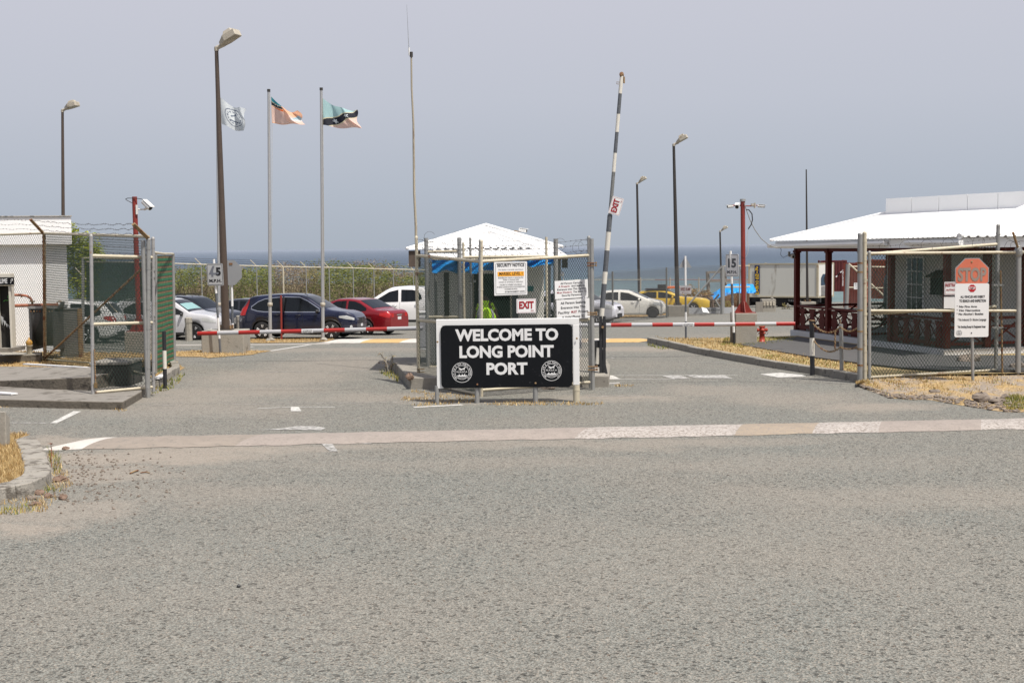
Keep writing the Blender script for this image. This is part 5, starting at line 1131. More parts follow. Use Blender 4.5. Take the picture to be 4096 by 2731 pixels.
mb = MB(); mb.text('LIME', (F[0], F[1], F[2], V3(0, -.012, 0)), -.09, -.055, .115, .19, .02); mb.path([F[0] + V3(x_, -.012, z_) for x_, z_ in ((.085, -.06), (.105, -.02), (.10, .02), (.115, .05), (.13, .055), (.14, .03), (.13, .0), (.115, .01))], .007, 4); mb.build('lettering', M_let, t_)
mb = MB().path([P(x_, y_, YK+.2) for x_, y_ in ((14, 1205), (22, 1200), (30, 1202), (36, 1198), (43, 1203))], .006, 4); mb.path([P(37+7*math.cos(i*.785)*(1 if i % 2 else .75), 1187+5*math.sin(i*.785), YK+.2) for i in range(8)], .006, 4, closed=True); mb.build('graffiti', mat('green_scrawl', (.15, .65, .10), .5), t_)
mb = MB()
for i, (x_, y_, h_) in enumerate(((8, 1262, 40), (18, 1278, 26), (27, 1290, 20), (38, 1298, 18), (50, 1302, 26))): mb.poly([P(x_-6, y_, YK+.14), P(x_+6, y_+8, YK+.14), P(x_+1, y_+h_, YK+.14)])
mb.build('torn_paper', M_signg, t_); MB().box(kx0-.05, kx1+.03, YK-.15, YK+.8, kb-.10, kb-.001).build('floor_plate', M_slab, t_)
# dark steel skip, pipework, cabinet
YT = 34.9; M_skip = mat('grey_skip', (.085, .085, .085), .55, .3, .2, 4, stain=(.16, .06, .03), sth=.64, ss=5); M_rpipe = mat('rust_red_pipe', (.34, .13, .075), .75, 0, .2, 6)
x0, x1_ = P(68, 0, YT).x, P(172, 0, YT).x; za, zb_ = P(0, 1402, YT).z, P(0, 1232, YT).z; t_ = thing('steel_tank', 'dark grey steel tank with rusty rivets behind the kiosk', 'tank', ((x0+x1_)/2, YT, .1))
def tk(u, v): a_ = u*math.pi/2*1.0; return V3(x0+(x1_-x0)*v, YT + (1-math.cos(a_))*.55, zb_ - .12 - math.sin(a_)*(zb_-za-.2))
MB().grid(lambda u, v: tk(u, v), 14, 1, smooth=True).box(x0, x1_, YT+.02, YT+1.0, zb_-.12, zb_-.02).build('shell', M_skip, t_)
MB().box(x0-.02, x1_+.02, YT-.03, YT+1.0, zb_-.03, zb_+.03).build('rim', M_galv, t_)
for s_ in (x0, x1_-.06): MB().box(s_, s_+.06, YT-.02, YT+.9, za, zb_-.03).build('side_frame', M_skip, t_)
for i in range(8): MB().blob(V3(x0+.06+i*(x1_-x0-.12)/7, YT-.02, zb_-.10), .022, .015, .022, 0, i, 6, 4).build('rivet', M_rust, t_)
t_ = thing('fuel_pipe', 'rust red pipe resting across the grey tank with a curved neck', 'pipe', (x0, YT+.3, zb_)); YP = YT+.25
MB().tube(P(40, 1223, YP), P(232, 1219, YP), .045, n=12).build('pipe', M_rpipe, t_); MB().path([P(x_, y_, YP) for x_, y_ in ((165, 1236), (215, 1236), (236, 1232), (246, 1224), (250, 1212), (249, 1206))], .06, 10).build('hook', M_skip, t_)
MB().path([P(238+10*math.cos(a_), 1213+9*math.sin(a_), YP) for a_ in [i*.5 for i in range(13)]], .014, 6).build('ring', M_rust, t_)
MB().path([P(x_, y_, YP) for x_, y_ in ((50, 1180), (85, 1180), (108, 1184), (121, 1192), (128, 1203))], .034, 10).build('neck', M_rpipe, t_); MB().tube(P(129, 1203, YP), P(129, 1208, YP), .075).tube(P(129, 1208, YP), P(129, 1218, YP), .03).tube(P(86, 1176, YP), P(86, 1190, YP), .022).build('flange', M_rust, t_)
YC = 35.6; M_cab = mat('cabinet_grey', (.24, .235, .225), .5, .3, .12, 5, streak=True); x0, x1_ = P(189, 0, YC).x, P(272, 0, YC).x; zt_ = P(0, 1241, YC).z; zb_ = P(0, 1437, YC).z
t_ = thing('utility_cabinet', 'tall ribbed grey metal cabinet against the white building', 'cabinet', ((x0+x1_)/2, YC, zb_)); MB().box(x0, x1_, YC, YC+.22, zb_, zt_).build('housing', M_cab, t_, bevel=.01)
for i in range(7): u = x0+.05+i*(x1_-x0-.1)/7; MB().box(u, u+.05, YC-.012, YC-.001, zb_+.1, zt_-.25).build('rib', M_cab, t_)
MB().box(x1_-.04, x1_+.01, YC-.03, YC+.23, zb_, zt_+.02).build('edge_trim', M_rust, t_); MB().box(x0-.01, x1_-.045, YC-.02, YC+.23, zt_+.001, zt_+.03).build('lid', M_galv, t_); MB().path([P(x_, y_, YC-.04) for x_, y_ in ((215, 1420), (225, 1416), (235, 1428), (250, 1430), (262, 1432))], .015, 5).build('hose', M_white, t_)
hy = P(118, 1410, 34.6); t_ = thing('small_hydrant', 'small yellow hydrant under the grey tank', 'hydrant', tuple(hy)); MB().lathe(hy, [(.075, -.1), (.075, .16), (.09, .17), (.09, .20)], 14).build('barrel', M_rail, t_)
MB().lathe(hy, [(.07, .201), (.085, .24), (.085, .28), (.055, .33), (.02, .36), (.02, .40), (0, .40)], 14).build('bonnet', mat('rust_yellow', (.40, .22, .04), .6, 0, .3, 9, stain=RUST, sth=.55, ss=12), t_)
db = G(580, 1548, .12); t_ = thing('dark_chest', 'dark low chest behind the narrow gate leaf', 'chest', tuple(db)); MB().box(G(462, 1540).x, G(596, 1540).x, db.y, db.y+1.1, .13, .60).build('body', mat('chest_dark', (.045, .042, .035), .8, 0, .3, 5), t_, bevel=.02); MB().box(G(458, 1540).x, G(600, 1540).x, db.y-.04, db.y+1.14, .601, .66).build('lid', M_kerb, t_, bevel=.01)
for i, (pa_, pb_, w_, lb) in enumerate((((100, 1458), (365, 1474), .12, 'white weathered plank lying on the soil behind the ramp'), ((625, 1516), (652, 1502), .14, 'pale broken plank leaning on the kerb beside the netted gate'), ((-10, 1573), (58, 1578), .16, 'white sheet metal scrap on the lower slab at the left edge'))):
    z_ = .16 if i != 1 else .2; z_ = .34 if i == 0 else z_; a, b_ = G(*pa_, z_), G(*pb_, z_); d = (b_-a).normalized(); s_ = V3(-d.y, d.x, 0)*w_/2; o = MB().hexa([a-s_, b_-s_, b_+s_, a+s_], [v_ + V3(0, 0, .03) for v_ in (a-s_, b_-s_, b_+s_, a+s_)]).build('plank', M_sign); tag(o, lb, 'plank')
# near left concrete post
c = G(10, 1822); t_ = MB().hexa([G(-60, 1822), G(27, 1822), G(41, 1812), G(-40, 1808)], [v_ + V3(0, 0, 0) for v_ in (P(-60, 1642, G(-60, 1822).y), P(22, 1644, G(27, 1822).y), P(40, 1668, G(41, 1812).y), P(-40, 1640, G(-40, 1808).y))]).build('concrete_post', M_conc, bevel=.015); tag(t_, 'square weathered concrete post in the near left grass', 'post')
tw = G(207, 1868); t_ = thing('dry_weed', 'thin red stemmed weed growing at the near kerb', 'plant', (tw.x, tw.y, 0)); h_ = P(203, 1772, tw.y); st = [tw, tw + V3(-.01, 0, .1), h_*.6+tw*.4 + V3(.01, 0, 0), h_]
MB().path(st, .006, 5, rs=[.007, .006, .005, .004]).path([st[2], st[2] + V3(-.05, 0, -.02), st[2] + V3(-.07, 0, -.09)], .003, 4).build('stem', M_rpipe, t_)
mb = MB(); rn = random.Random(4)
for i in range(26): a = rn.uniform(0, 6.28); b0_ = (h_ if i < 16 else st[1].lerp(h_, rn.random())); d = V3(math.cos(a), math.sin(a), rn.uniform(-.4, .3))*rn.uniform(.02, .06); s_ = V3(-d.y, d.x, 0)*.25; mb.add([b0_, b0_+d*.5+s_, b0_+d, b0_+d*.5-s_], [(0, 1, 2, 3)])
mb.build('leaves', mat('dry_leaf', (.25, .08, .03), .8, 0, .3, 20), t_)

# ---- concrete bollards by the car park
def cboll(label, px, yb, yt, w_):
    g_ = G(px, yb); h_ = P(px, yt, g_.y).z; o = MB()
    def oct_(r, z_): return [g_*1 + V3(r*math.cos(R(22.5+45*i)), r*math.sin(R(22.5+45*i)), z_-g_.z) for i in range(8)]
    r = w_/5200*g_.y/2*1.06; o.hexa(oct_(r, g_.z-.05), oct_(r*.96, h_-.22)); o.hexa(oct_(r*1.05, h_-.2), oct_(r*1.05, h_-.03)); o.hexa(oct_(r*.8, h_-.22), oct_(r*.8, h_-.2)); o.hexa(oct_(r*1.02, h_-.03), oct_(r*.8, h_)); b_ = o.build('concrete_bollard', M_conc); tag(b_, label, 'bollard', 'octagonal concrete bollards at the car park')
cboll('concrete bollard in front of the white SUV wheel', 756, 1363, 1269, 27); cboll('concrete bollard between the speed sign and the tall lamp', 855, 1352, 1265, 22); cboll('concrete bollard behind the rear of the navy car', 959, 1348, 1262, 24)

# ================================================================== GUARD BOOTH
t_ = thing('guard_booth', 'small white guard booth with pyramid tin roof inside the cage', 'building', (-.7, 33, .24))
M_bw = mat('booth_wall', (.74, .72, .66), .7, 0, .08, 2.5, stain=(.35, .32, .28), sth=.62, ss=2); M_bp = mat('booth_pink', (.34, .25, .24), .7, 0, .1, 3)
YBF = 31.2; X = lambda px, Y=YBF: P(px, 1200, Y).x; Z = lambda py, Y=YBF, px=1950: P(px, py, Y).z
ztop = Z(1050)
MB().box(X(1712), X(1892), YBF, YBF+.12, .24, ztop).build('wall', M_bw, t_); MB().box(X(2044), X(2176), YBF, YBF+.12, .95, ztop).build('wall', M_bw, t_); MB().box(X(2044), X(2176), YBF+.004, YBF+.116, .24, .949).build('wall', M_bp, t_); MB().box(X(1892), X(2044), YBF+.003, YBF+.117, Z(1095), ztop).build('wall', M_bw, t_)
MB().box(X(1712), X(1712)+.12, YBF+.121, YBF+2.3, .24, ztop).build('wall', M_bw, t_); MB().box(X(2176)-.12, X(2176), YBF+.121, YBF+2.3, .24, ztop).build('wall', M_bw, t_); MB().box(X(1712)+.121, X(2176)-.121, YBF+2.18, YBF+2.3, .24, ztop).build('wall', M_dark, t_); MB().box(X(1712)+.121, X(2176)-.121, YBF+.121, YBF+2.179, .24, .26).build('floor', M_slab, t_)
MB().box(X(1777), X(1796), YBF-.02, YBF-.001, .5, Z(1088)).build('shutter', mat('shutter_brown', (.05, .025, .02), .6, 0, .2, 5), t_)
MB().box(X(1888), X(1896), YBF-.03, YBF+.14, .24, Z(1095)).build('door_frame', M_lamp, t_); MB().box(X(2040), X(2052), YBF-.03, YBF+.14, .24, Z(1095)).build('door_frame', M_lamp, t_); MB().box(X(2048), X(2072), YBF-.035, YBF-.012, .26, Z(1150)).build('grey_panel', M_greyp, t_)
mb = MB().box(X(2105), X(2135), YBF-.012, YBF-.002, Z(1167), Z(1146)); mb.build('poster', mat('poster_teal', (.03, .17, .17), .5, 0, .8, 6, stain=(.45, .30, .05), sth=.56, ss=7), t_); MB().box(X(1893), X(1905), YBF-.09, YBF-.032, Z(1128), Z(1120)).build('wall_lamp', M_white, t_)
# roof
e0, e1, ey0, ey1 = P(1625, 998, 31.0).x, P(2252, 985, 31.0).x, 31.0, 33.7; ez = P(1625, 998, 31.0).z; ax = (P(1944, 903, 32.3)); az = ax.z; ax = V3(ax.x, 32.3, az)
def tin(name, quad_, nr, parent, m_=M_roof, amp=.018, th=.0):
    """corrugated sheet: quad_ = eave left, eave right, top right, top left"""
    a, b_, c_, d_ = map(Vector, quad_); n_ = (b_-a).cross(d_-a).normalized()
    if n_.z < 0: n_ = -n_
    def fn(u, v):
        k = (u*nr) % 1; hgt = amp if (k < .14 or k > .86) else 0.0
        return a.lerp(b_, u).lerp(d_.lerp(c_, u), v) + n_*hgt
    mb = MB(); us = []
    for i in range(nr): us += [i/nr, (i+.13)/nr, (i+.17)/nr, (i+.83)/nr, (i+.87)/nr]
    us.append(1.0)
    vs = []; nv = 3
    for u in us:
        for j in range(nv+1): vs.append(fn(min(u, .9999), j/nv))
    k = nv+1; fs = [(i*k+j, (i+1)*k+j, (i+1)*k+j+1, i*k+j+1) for i in range(len(us)-1) for j in range(nv)]
    mb.add(vs, fs); return mb.build(name, m_, parent)
EL, ER, BL_, BR_ = V3(e0, ey0, ez), V3(e1, ey0, ez), V3(e0, ey1, ez), V3(e1, ey1, ez)
MB().poly([EL, ER, ax]).poly([ER, BR_, ax]).poly([BR_, BL_, ax]).poly([BL_, EL, ax]).build('roof', M_roof, t_)
MB().poly([V3(e0+.02, ey0+.02, ez-.02), V3(e1-.02, ey0+.02, ez-.02), V3(e1-.02, ey1-.02, ez-.02), V3(e0+.02, ey1-.02, ez-.02)]).build('soffit', M_bw, t_)
cL, cR = P(1690, 996, 30.85), P(2145, 990, 30.85); cT = P(1950, 930, 31.7); cT2 = P(1958, 929, 31.7); cL.z = cR.z = (cL.z+cR.z)/2
tin('roof_panel', (cL, cR, cT2, cT), 15, t_, amp=.03)
for a, b_ in ((cL, cT), (cR, cT2), (EL, ax), (ER, ax)): MB().tube(a + V3(0, 0, .02), b_ + V3(0, 0, .03), .035, n=6).build('ridge_cap', M_roof, t_)
pL, pR = P(1728, 1036, 30.25), P(2272, 1026, 30.25); qL, qR = P(1700, 995, 31.0), P(2215, 988, 31.0); pL.z = pR.z = (pL.z+pR.z)/2; qL.z = qR.z = (qL.z+qR.z)/2 - .01
tin('porch_roof', (pL, pR, qR, qL), 16, t_, amp=.03); MB().tube(pL + V3(0, .02, -.03), pR + V3(0, .02, -.03), .028).build('fascia', M_rail, t_)
for px in (1745, 2240): MB().tube(V3(P(px, 1300, 30.4).x, 30.4, .24), V3(P(px, 1300, 30.4).x, 30.4, pL.z-.03), .035).build('porch_post', M_galv, t_)
MB().box(e0+.05, e0+.30, ey0+.05, ey0+.5, ez-.42, ez-.03).build('eave_box', mat('rotten_wood', (.10, .075, .06), .9, 0, .3, 7), t_); MB().lathe(P(1652, 1045, 31.2), [(0, -.08), (.07, -.06), (.085, .0), (.06, .03), (0, .03)], 12).build('dome_camera', M_white, t_)
rc = P(2060, 922, 33.3); MB().tube(rc - V3(0, 0, .35), rc, .035).tube(rc + V3(0, 0, -.02), rc + V3(.25, -.05, -.03), .012).build('roof_camera_post', M_rust, t_); camera(t_, rc + V3(.20, -.03, .0), (1, -.3, -.15), .2, .045)
# tarp swag
def tp_(u, v):
    x_ = 1727+u*(2222-1727); sag = 22*math.sin(min(1, u*1.8)*math.pi)*(1 if u < .56 else .3) + 10*math.sin(u*math.pi); y0_ = 1040 - 4*u; y1_ = 1068 + sag*.9 - (10*u) + 4*math.sin(u*40)
    if u < .12: y1_ += (.12-u)*180
    p = P(x_, y0_+(y1_-y0_)*v, 30.08); p.y += .12*math.sin(u*23+v*3)+.06*math.sin(u*57+v*9); return p
tt = MB().grid(tp_, 110, 14).build('blue_tarp', M_tarp); tag(tt, 'blue tarpaulin sagging along the booth porch', 'tarpaulin')
for px, py in ((1938+212, 1048), (2212, 1045)): MB().path([P(px, py, 30.4), P(px+4, py+12, 30.4), P(px+14, py+24, 30.4), P(px+22, py+46, 30.4)], .012, 5).build('tie_rope', M_white, tt)
mtr = thing('wall_lantern', 'small white globe lantern on a bracket right of the booth', 'lantern', tuple(P(2248, 1095, 30.2))); MB().blob(P(2248, 1095, 30.2), .055, .055, .055, 0, 1, 12, 8, smooth=True).build('globe', M_white, mtr); MB().path([P(2249, 1100, 30.2), P(2254, 1112, 30.2), P(2254, 1130, 30.2)], .012, 5).build('bracket', M_white, mtr)
MB().box(P(2240, 0, 30.1).x, P(2262, 0, 30.1).x, 30.05, 30.25, P(2250, 1072, 30.1).z, P(2250, 1038, 30.1).z).build('speaker_box', M_dark, mtr)

# ---- seated guard seen from behind
def skin_fig():
    Yg = 30.75; cx = P(1942, 1230, Yg).x; zsh = P(1942, 1212, Yg).z; zb = .62
    t_ = bpy.data.meshes.new('body'); bm = bmesh.new(); lay = bm.verts.layers.skin.verify(); V_ = {}
    def jv(n_, x, y, z, rx, ry=None):
        v = bm.verts.new((x, y, z)); v[lay].radius = (rx, ry or rx); V_[n_] = v; return v
    def ed(a, b_): bm.edges.new((V_[a], V_[b_]))
    jv('pelvis', 0, 0, zb, .15, .12); jv('waist', 0, -.02, zb+.2, .135, .11); jv('chest', 0, -.01, zb+.42, .15, .12); jv('upper', 0, .02, zsh-.02, .12, .10); jv('neck', 0, .08, zsh+.05, .052); jv('headb', 0, .15, zsh+.09, .075, .085); jv('head', 0, .23, zsh+.08, .09, .10); jv('crown', 0, .31, zsh+.06, .06, .07)
    for a, b_ in (('pelvis', 'waist'), ('waist', 'chest'), ('chest', 'upper'), ('upper', 'neck'), ('neck', 'headb'), ('headb', 'head'), ('head', 'crown')): ed(a, b_)
    for s_, k in ((-1, 'l'), (1, 'r')):
        jv('sh'+k, s_*.17, .01, zsh-.06, .07); jv('el'+k, s_*.27, .02, zsh-.33, .048); jv('wr'+k, s_*.20, .26, zsh-.42, .032); jv('ha'+k, s_*.16, .34, zsh-.42, .036, .022)
        jv('hip'+k, s_*.10, .06, zb-.03, .10); jv('kn'+k, s_*.14, .46, zb-.02, .068); jv('an'+k, s_*.14, .42, .34, .042); jv('to'+k, s_*.15, .56, .29, .035)
        for a, b_ in (('upper', 'sh'+k), ('sh'+k, 'el'+k), ('el'+k, 'wr'+k), ('wr'+k, 'ha'+k), ('pelvis', 'hip'+k), ('hip'+k, 'kn'+k), ('kn'+k, 'an'+k), ('an'+k, 'to'+k)): ed(a, b_)
        for f in range(5):
            an = -.5+f*.25; p = (s_*.16+an*.05, .38, zsh-.42); j = jv(f'f{k}{f}', p[0], p[1], p[2], .010); jv(f'g{k}{f}', p[0]+an*.02, p[1]+(.045 if f else .02), p[2]-.03, .008); bm.edges.new((V_['ha'+k], j)); ed(f'f{k}{f}', f'g{k}{f}')
    bm.to_mesh(t_)
    bm.free(); o = bpy.data.objects.new('person', t_); COL.objects.link(o); o.location = (cx, Yg, 0)
    t_.skin_vertices[0].data[0].use_root = True
    o.modifiers.new('skin', 'SKIN').use_smooth_shade = True; s2 = o.modifiers.new('sub', 'SUBSURF'); s2.levels = 2; s2.render_levels = 2
    # bake the modifiers into one continuous body mesh
    dg = bpy.context.evaluated_depsgraph_get(); dg.update(); me = bpy.data.meshes.new_from_object(o.evaluated_get(dg)); o.modifiers.clear(); o.data = me
    for p in me.polygons: p.use_smooth = True
    mskin = mat('dark_skin', (.085, .045, .03), .55, 0, .1); mtr_ = mat('dark_trousers', (.02, .022, .035), .8, 0, .2); me.materials.clear(); me.materials.append(mskin); me.materials.append(mtr_)
    for p in me.polygons:
        c = p.center
        if c.z < zb+.12: p.material_index = 1
    tag(o, 'guard in a yellow hi-vis vest sitting with back turned in the booth doorway', 'person')
    # vest: lofted shell round the torso with reflective bands
    mhv = mat('hi_vis', (.50, .88, .01), .6, 0, .08, 10, bump=.4, bs=12); mrf = mat('reflective', (.30, .31, .31), .4, 0, .05)
    def ring_(z_, s_=1.0):
        k = (z_-(zb-.08))/(zsh+.06-(zb-.08)); wx = .27 if k < .72 else .27*max(.30, 1-((k-.72)/.28)**1.7*.72); wy = .165 if k < .8 else .165*(1-(k-.8)*1.6); return wx*s_, wy*s_, .02+.05*k
    def vf(u, v):
        z_ = zb-.08+(zsh+.06-zb+.08)*v; wx, wy, oy = ring_(z_); a = u*2*math.pi; return V3(wx*math.cos(a)*(1+.03*math.sin(a*5+v*9)), oy+wy*math.sin(a)*(1+.03*math.sin(a*7+v*6)), z_)
    vs_ = MB().grid(vf, 40, 26).build('hi_vis_vest', mhv, o, world=False)
    for z_, w_ in ((zb+.10, .05), (zb+.30, .05)):
        k0 = (z_-zb+.08)/(zsh+.14-zb)
        MB().grid(lambda u, v: (lambda p: V3(p.x*1.02, (p.y-.04)*1.03+.04, p.z))(vf(u, k0+v*w_/(zsh+.14-zb))), 40, 2).build('reflective_band', mrf, vs_, world=False)
    for s_ in (-1, 1): MB().grid(lambda u, v: (lambda p: V3(p.x, (p.y-.04)*1.05+.035, p.z))(vf((.75+s_*.115+(u-.5)*.05), .4+v*.52)), 3, 18).build('reflective_band', mrf, vs_, world=False)
    for s_ in (-1, 1):
        sh = V3(s_*.17, .01, zsh-.05); el = V3(s_*.27, .02, zsh-.30); MB().path([sh+V3(-s_*.06, 0, .03), sh+V3(-s_*.02, 0, -.01), sh.lerp(el, .45)+V3(-s_*.015, 0, 0)], .08, 12, rs=[.05, .075, .062]).build('sleeve', mhv, o, world=False)
    zh = zsh+.05; MB().grid(lambda u, v: V3(.098*math.cos(u*6.283)*math.sin(v*2.0), .22+.108*math.sin(u*6.283)*math.sin(v*2.0), zh+.03+.105*math.cos(v*2.0)), 20, 10).build('hair', mat('black_hair', (.012, .010, .009), .8), o, world=False)
    for s_ in (-1, 1): MB().blob(V3(s_*.092, .24, zh+.01), .014, .022, .032, 0, 1, 8, 6, smooth=True).build('ear', mskin, o, world=False)
    ch = thing('chair', 'dark chair the guard sits on inside the booth doorway', 'chair', (cx, Yg, .26)); m_ = mat('chair_dark', (.02, .02, .022), .5)
    MB().box(cx-.24, cx+.24, Yg-.2, Yg+.28, zb-.20, zb-.14).build('seat', m_, ch); 
    for sx_ in (-.2, .2):
        for sy_ in (-.16, .24): MB().tube(V3(cx+sx_, Yg+sy_, .26), V3(cx+sx_, Yg+sy_, zb-.2), .018).build('leg', m_, ch)
skin_fig()

# ================================================================== VERANDA BUILDING (right)
U = V3(.246, -.969, 0); Vv = V3(.969, .246, 0); ZF = .30
P1 = G(3190, 1357, .05); P1 = V3(8.96, 40.8, 0)
def B(u, v, z=0): return P1 + U*u + Vv*v + V3(0, 0, z)
t_ = thing('veranda_building', 'office with white tin roof and dark red veranda on the right', 'building', tuple(B(0, 0)))
def bbox(u0, u1, v0, v1, z0, z1, name, m_, parent=None, bevel=0): return MB().hexa([B(u0, v0, z0), B(u1, v0, z0), B(u1, v1, z0), B(u0, v1, z0)], [B(u0, v0, z1), B(u1, v0, z1), B(u1, v1, z1), B(u0, v1, z1)]).build(name, m_, parent or t_, bevel=bevel)
UL = 8.25; ZC = 2.86
bbox(-.15, UL+.15, -.15, 9.0, -.1, ZF, 'plinth', mat('plinth_white', (.60, .60, .60), .7, 0, .06, 3), bevel=.01)
bbox(-.08, UL+.08, -.08, 9.0, ZF+.001, ZF+.02, 'floor', mat('veranda_floor', (.16, .15, .135), .8, 0, .15, 3))
M_wallb = mat('office_wall', (.56, .55, .52), .8, 0, .05, 2)
bbox(2.34, 6.9, 1.77, 9.0, ZF+.02, ZC+.2, 'wall', M_wallb)
def win(u0, u1, z0, z1, v_=1.77, nx=3, nz=4):
    w0 = bbox(u0-.07, u1+.07, v_-.05, v_-.001, z0-.07, z1+.07, 'window', M_white); gl = mat('office_glass', (.03, .04, .045), .08, 0, .2, 2)
    bbox(u0, u1, v_-.055, v_-.051, z0, z1, 'pane', gl, w0)
    mb = MB()
    for i in range(1, nx): a = u0+(u1-u0)*i/nx; mb.hexa([B(a-.012, v_-.075, z0), B(a+.012, v_-.075, z0), B(a+.012, v_-.056, z0), B(a-.012, v_-.056, z0)], [B(a-.012, v_-.075, z1), B(a+.012, v_-.075, z1), B(a+.012, v_-.056, z1), B(a-.012, v_-.056, z1)])
    for i in range(1, nz): a = z0+(z1-z0)*i/nz; mb.hexa([B(u0, v_-.078, a-.012), B(u1, v_-.078, a-.012), B(u1, v_-.0565, a-.012), B(u0, v_-.0565, a-.012)], [B(u0, v_-.078, a+.012), B(u1, v_-.078, a+.012), B(u1, v_-.0565, a+.012), B(u0, v_-.0565, a+.012)])
    mb.build('glazing_bars', M_white, w0); bbox(u0-.12, u1+.12, v_-.12, v_-.0, z0-.16, z0-.071, 'sill', M_white, w0)
win(3.55, 4.35, 1.05, 2.55); 
def winf(v0, v1, z0, z1, u_=6.9, nx=3, nz=4):
    w0 = bbox(u_+.001, u_+.05, v0-.07, v1+.07, z0-.07, z1+.07, 'window', M_white); gl = MC['office_glass']; bbox(u_+.051, u_+.055, v0, v1, z0, z1, 'pane', gl, w0); mb = MB()
    for i in range(1, nx): a = v0+(v1-v0)*i/nx; mb.hexa([B(u_+.056, a-.012, z0), B(u_+.075, a-.012, z0), B(u_+.075, a+.012, z0), B(u_+.056, a+.012, z0)], [B(u_+.056, a-.012, z1), B(u_+.075, a-.012, z1), B(u_+.075, a+.012, z1), B(u_+.056, a+.012, z1)])
    for i in range(1, nz): a = z0+(z1-z0)*i/nz; mb.hexa([B(u_+.0565, v0, a-.012), B(u_+.078, v0, a-.012), B(u_+.078, v1, a-.012), B(u_+.0565, v1, a-.012)], [B(u_+.0565, v0, a+.012), B(u_+.078, v0, a+.012), B(u_+.078, v1, a+.012), B(u_+.0565, v1, a+.012)])
    mb.build('glazing_bars', M_white, w0)
winf(3.05, 3.55, .95, 2.6, nx=4, nz=5)
# red veranda posts
def vpost(u, v, w_=.075, z0=ZF+.02): bbox(u-w_, u+w_, v-w_, v+w_, z0, ZC, 'veranda_post', M_verred, bevel=.006); bbox(u-w_*1.3, u+w_*1.3, v-w_*1.3, v+w_*1.3, ZC-.14, ZC-.06, 'post_cap', M_verred)
side_u = [0.0, 2.05, 4.0, 5.6, UL]
for u in side_u: vpost(u, 0)
for v in (1.15, 2.3, 4.0, 6): vpost(UL, v, .085)
vpost(0, 3.2); vpost(0, 6.2)
def rails_(p0, p1, nb=6):
    d = (p1-p0); Ln = d.length; d.normalize(); s_ = V3(-d.y, d.x, 0); up_ = V3(0, 0, 1); r_ = None
    zb0, zt0 = ZF+.12, ZF+.76
    rt_ = MB().obox(p0.lerp(p1, .5)+V3(0, 0, zt0), d, s_, up_, Ln/2, .055, .03).build('top_rail', M_verred, t_)
    MB().obox(p0.lerp(p1, .5)+V3(0, 0, zb0), d, s_, up_, Ln/2, .035, .045).build('bottom_rail', M_verred, t_)
    for i in range(nb):
        c = p0.lerp(p1, (i+.5)/nb); hw = Ln/nb*.36
        pf = [(-hw, zb0-.12), (hw, zb0-.12), (hw*.55, zb0+.05), (hw*.9, zb0+.25), (hw*.5, zb0+.36), (hw*.5, zb0+.42), (hw, zt0-.06), (-hw, zt0-.06), (-hw*.5, zb0+.42), (-hw*.5, zb0+.36), (-hw*.9, zb0+.25), (-hw*.55, zb0+.05)]
        MB().prism([c + d*a + V3(0, 0, z_) - s_*.012 for a, z_ in pf], s_*.024).build('baluster', M_verred, t_)
    for i in range(nb+1):
        c0 = p0.lerp(p1, max(0, (i-.45))/nb); c1 = p0.lerp(p1, min(nb, (i+.45))/nb); mb = MB()
        for a, b_ in ((c0+V3(0, 0, zb0+.04), c1+V3(0, 0, zt0-.12)), (c1+V3(0, 0, zb0+.04), c0+V3(0, 0, zt0-.12)), (c0+V3(0, 0, zt0-.14), c1+V3(0, 0, zt0-.14))): mb.tube(a+s_*.02, b_+s_*.02, .014, n=4)
        mb.build('lattice', M_verred, t_)
def xrail(p0, p1, n_):
    d = (p1-p0); Ln = d.length; d.normalize(); s_ = V3(-d.y, d.x, 0); up_ = V3(0, 0, 1); z0, z1 = ZF+.12, ZF+.76
    for z_ in (z0, (z0+z1)/2+.1, z1): MB().obox(p0.lerp(p1, .5)+V3(0, 0, z_), d, s_, up_, Ln/2, .03, .035).build('rail', M_verred, t_)
    for i in range(n_):
        a = p0.lerp(p1, i/n_); b_ = p0.lerp(p1, (i+1)/n_); MB().tube(a+V3(0, 0, z0), b_+V3(0, 0, z1), .03, n=4).tube(b_+V3(0, 0, z0)+s_*.03, a+V3(0, 0, z1)+s_*.03, .03, n=4).build('cross_brace', M_verred, t_)
rails_(B(.08, 0), B(1.97, 0), 3); rails_(B(2.13, 0), B(3.92, 0), 3); rails_(B(5.6, 0), B(UL-.08, 0), 5)
xrail(B(UL, .1), B(UL, 1.05), 1); xrail(B(UL, 1.25), B(UL, 2.2), 1); xrail(B(UL, 2.4), B(UL, 3.9), 2); xrail(B(0, .1), B(0, 3.1), 3); xrail(B(4.08, .0), B(4.08, 1.6), 1)
# roof
ov = .62; OF = 1.45; E0 = B(-ov, -ov, 3.10); E1 = B(UL+OF, -ov, 3.12); R0 = P(3560, 850, 39.4); R1 = P(4112, 822, 34.6); R1.z = R0.z
E2_ = B(UL+OF, 9.5, 3.12); E3 = B(-ov, 9.5, 3.1); R2 = R1 + Vv*6.0
tin('roof', (E0, E1, R1, R0), 46, t_, amp=.014); tin('roof', (E1, E2_, R2, R1), 40, t_, amp=.03); MB().poly([E0, R0, R0 + Vv*6 + V3(0, 0, 0), E3]).poly([R0, R1, R2, R0 + Vv*6]).build('roof', M_roof, t_)
for a, b_, r_ in ((E0, R0, .05), (E1, R1, .075)): MB().tube(a + V3(0, 0, .02), b_ + V3(0, 0, .02), r_, n=6).build('hip_cap', M_roof, t_)
d = (R1-R0).normalized(); s_ = V3(-d.y, d.x, 0); zt_ = P(3560, 795, 39.4).z-R0.z
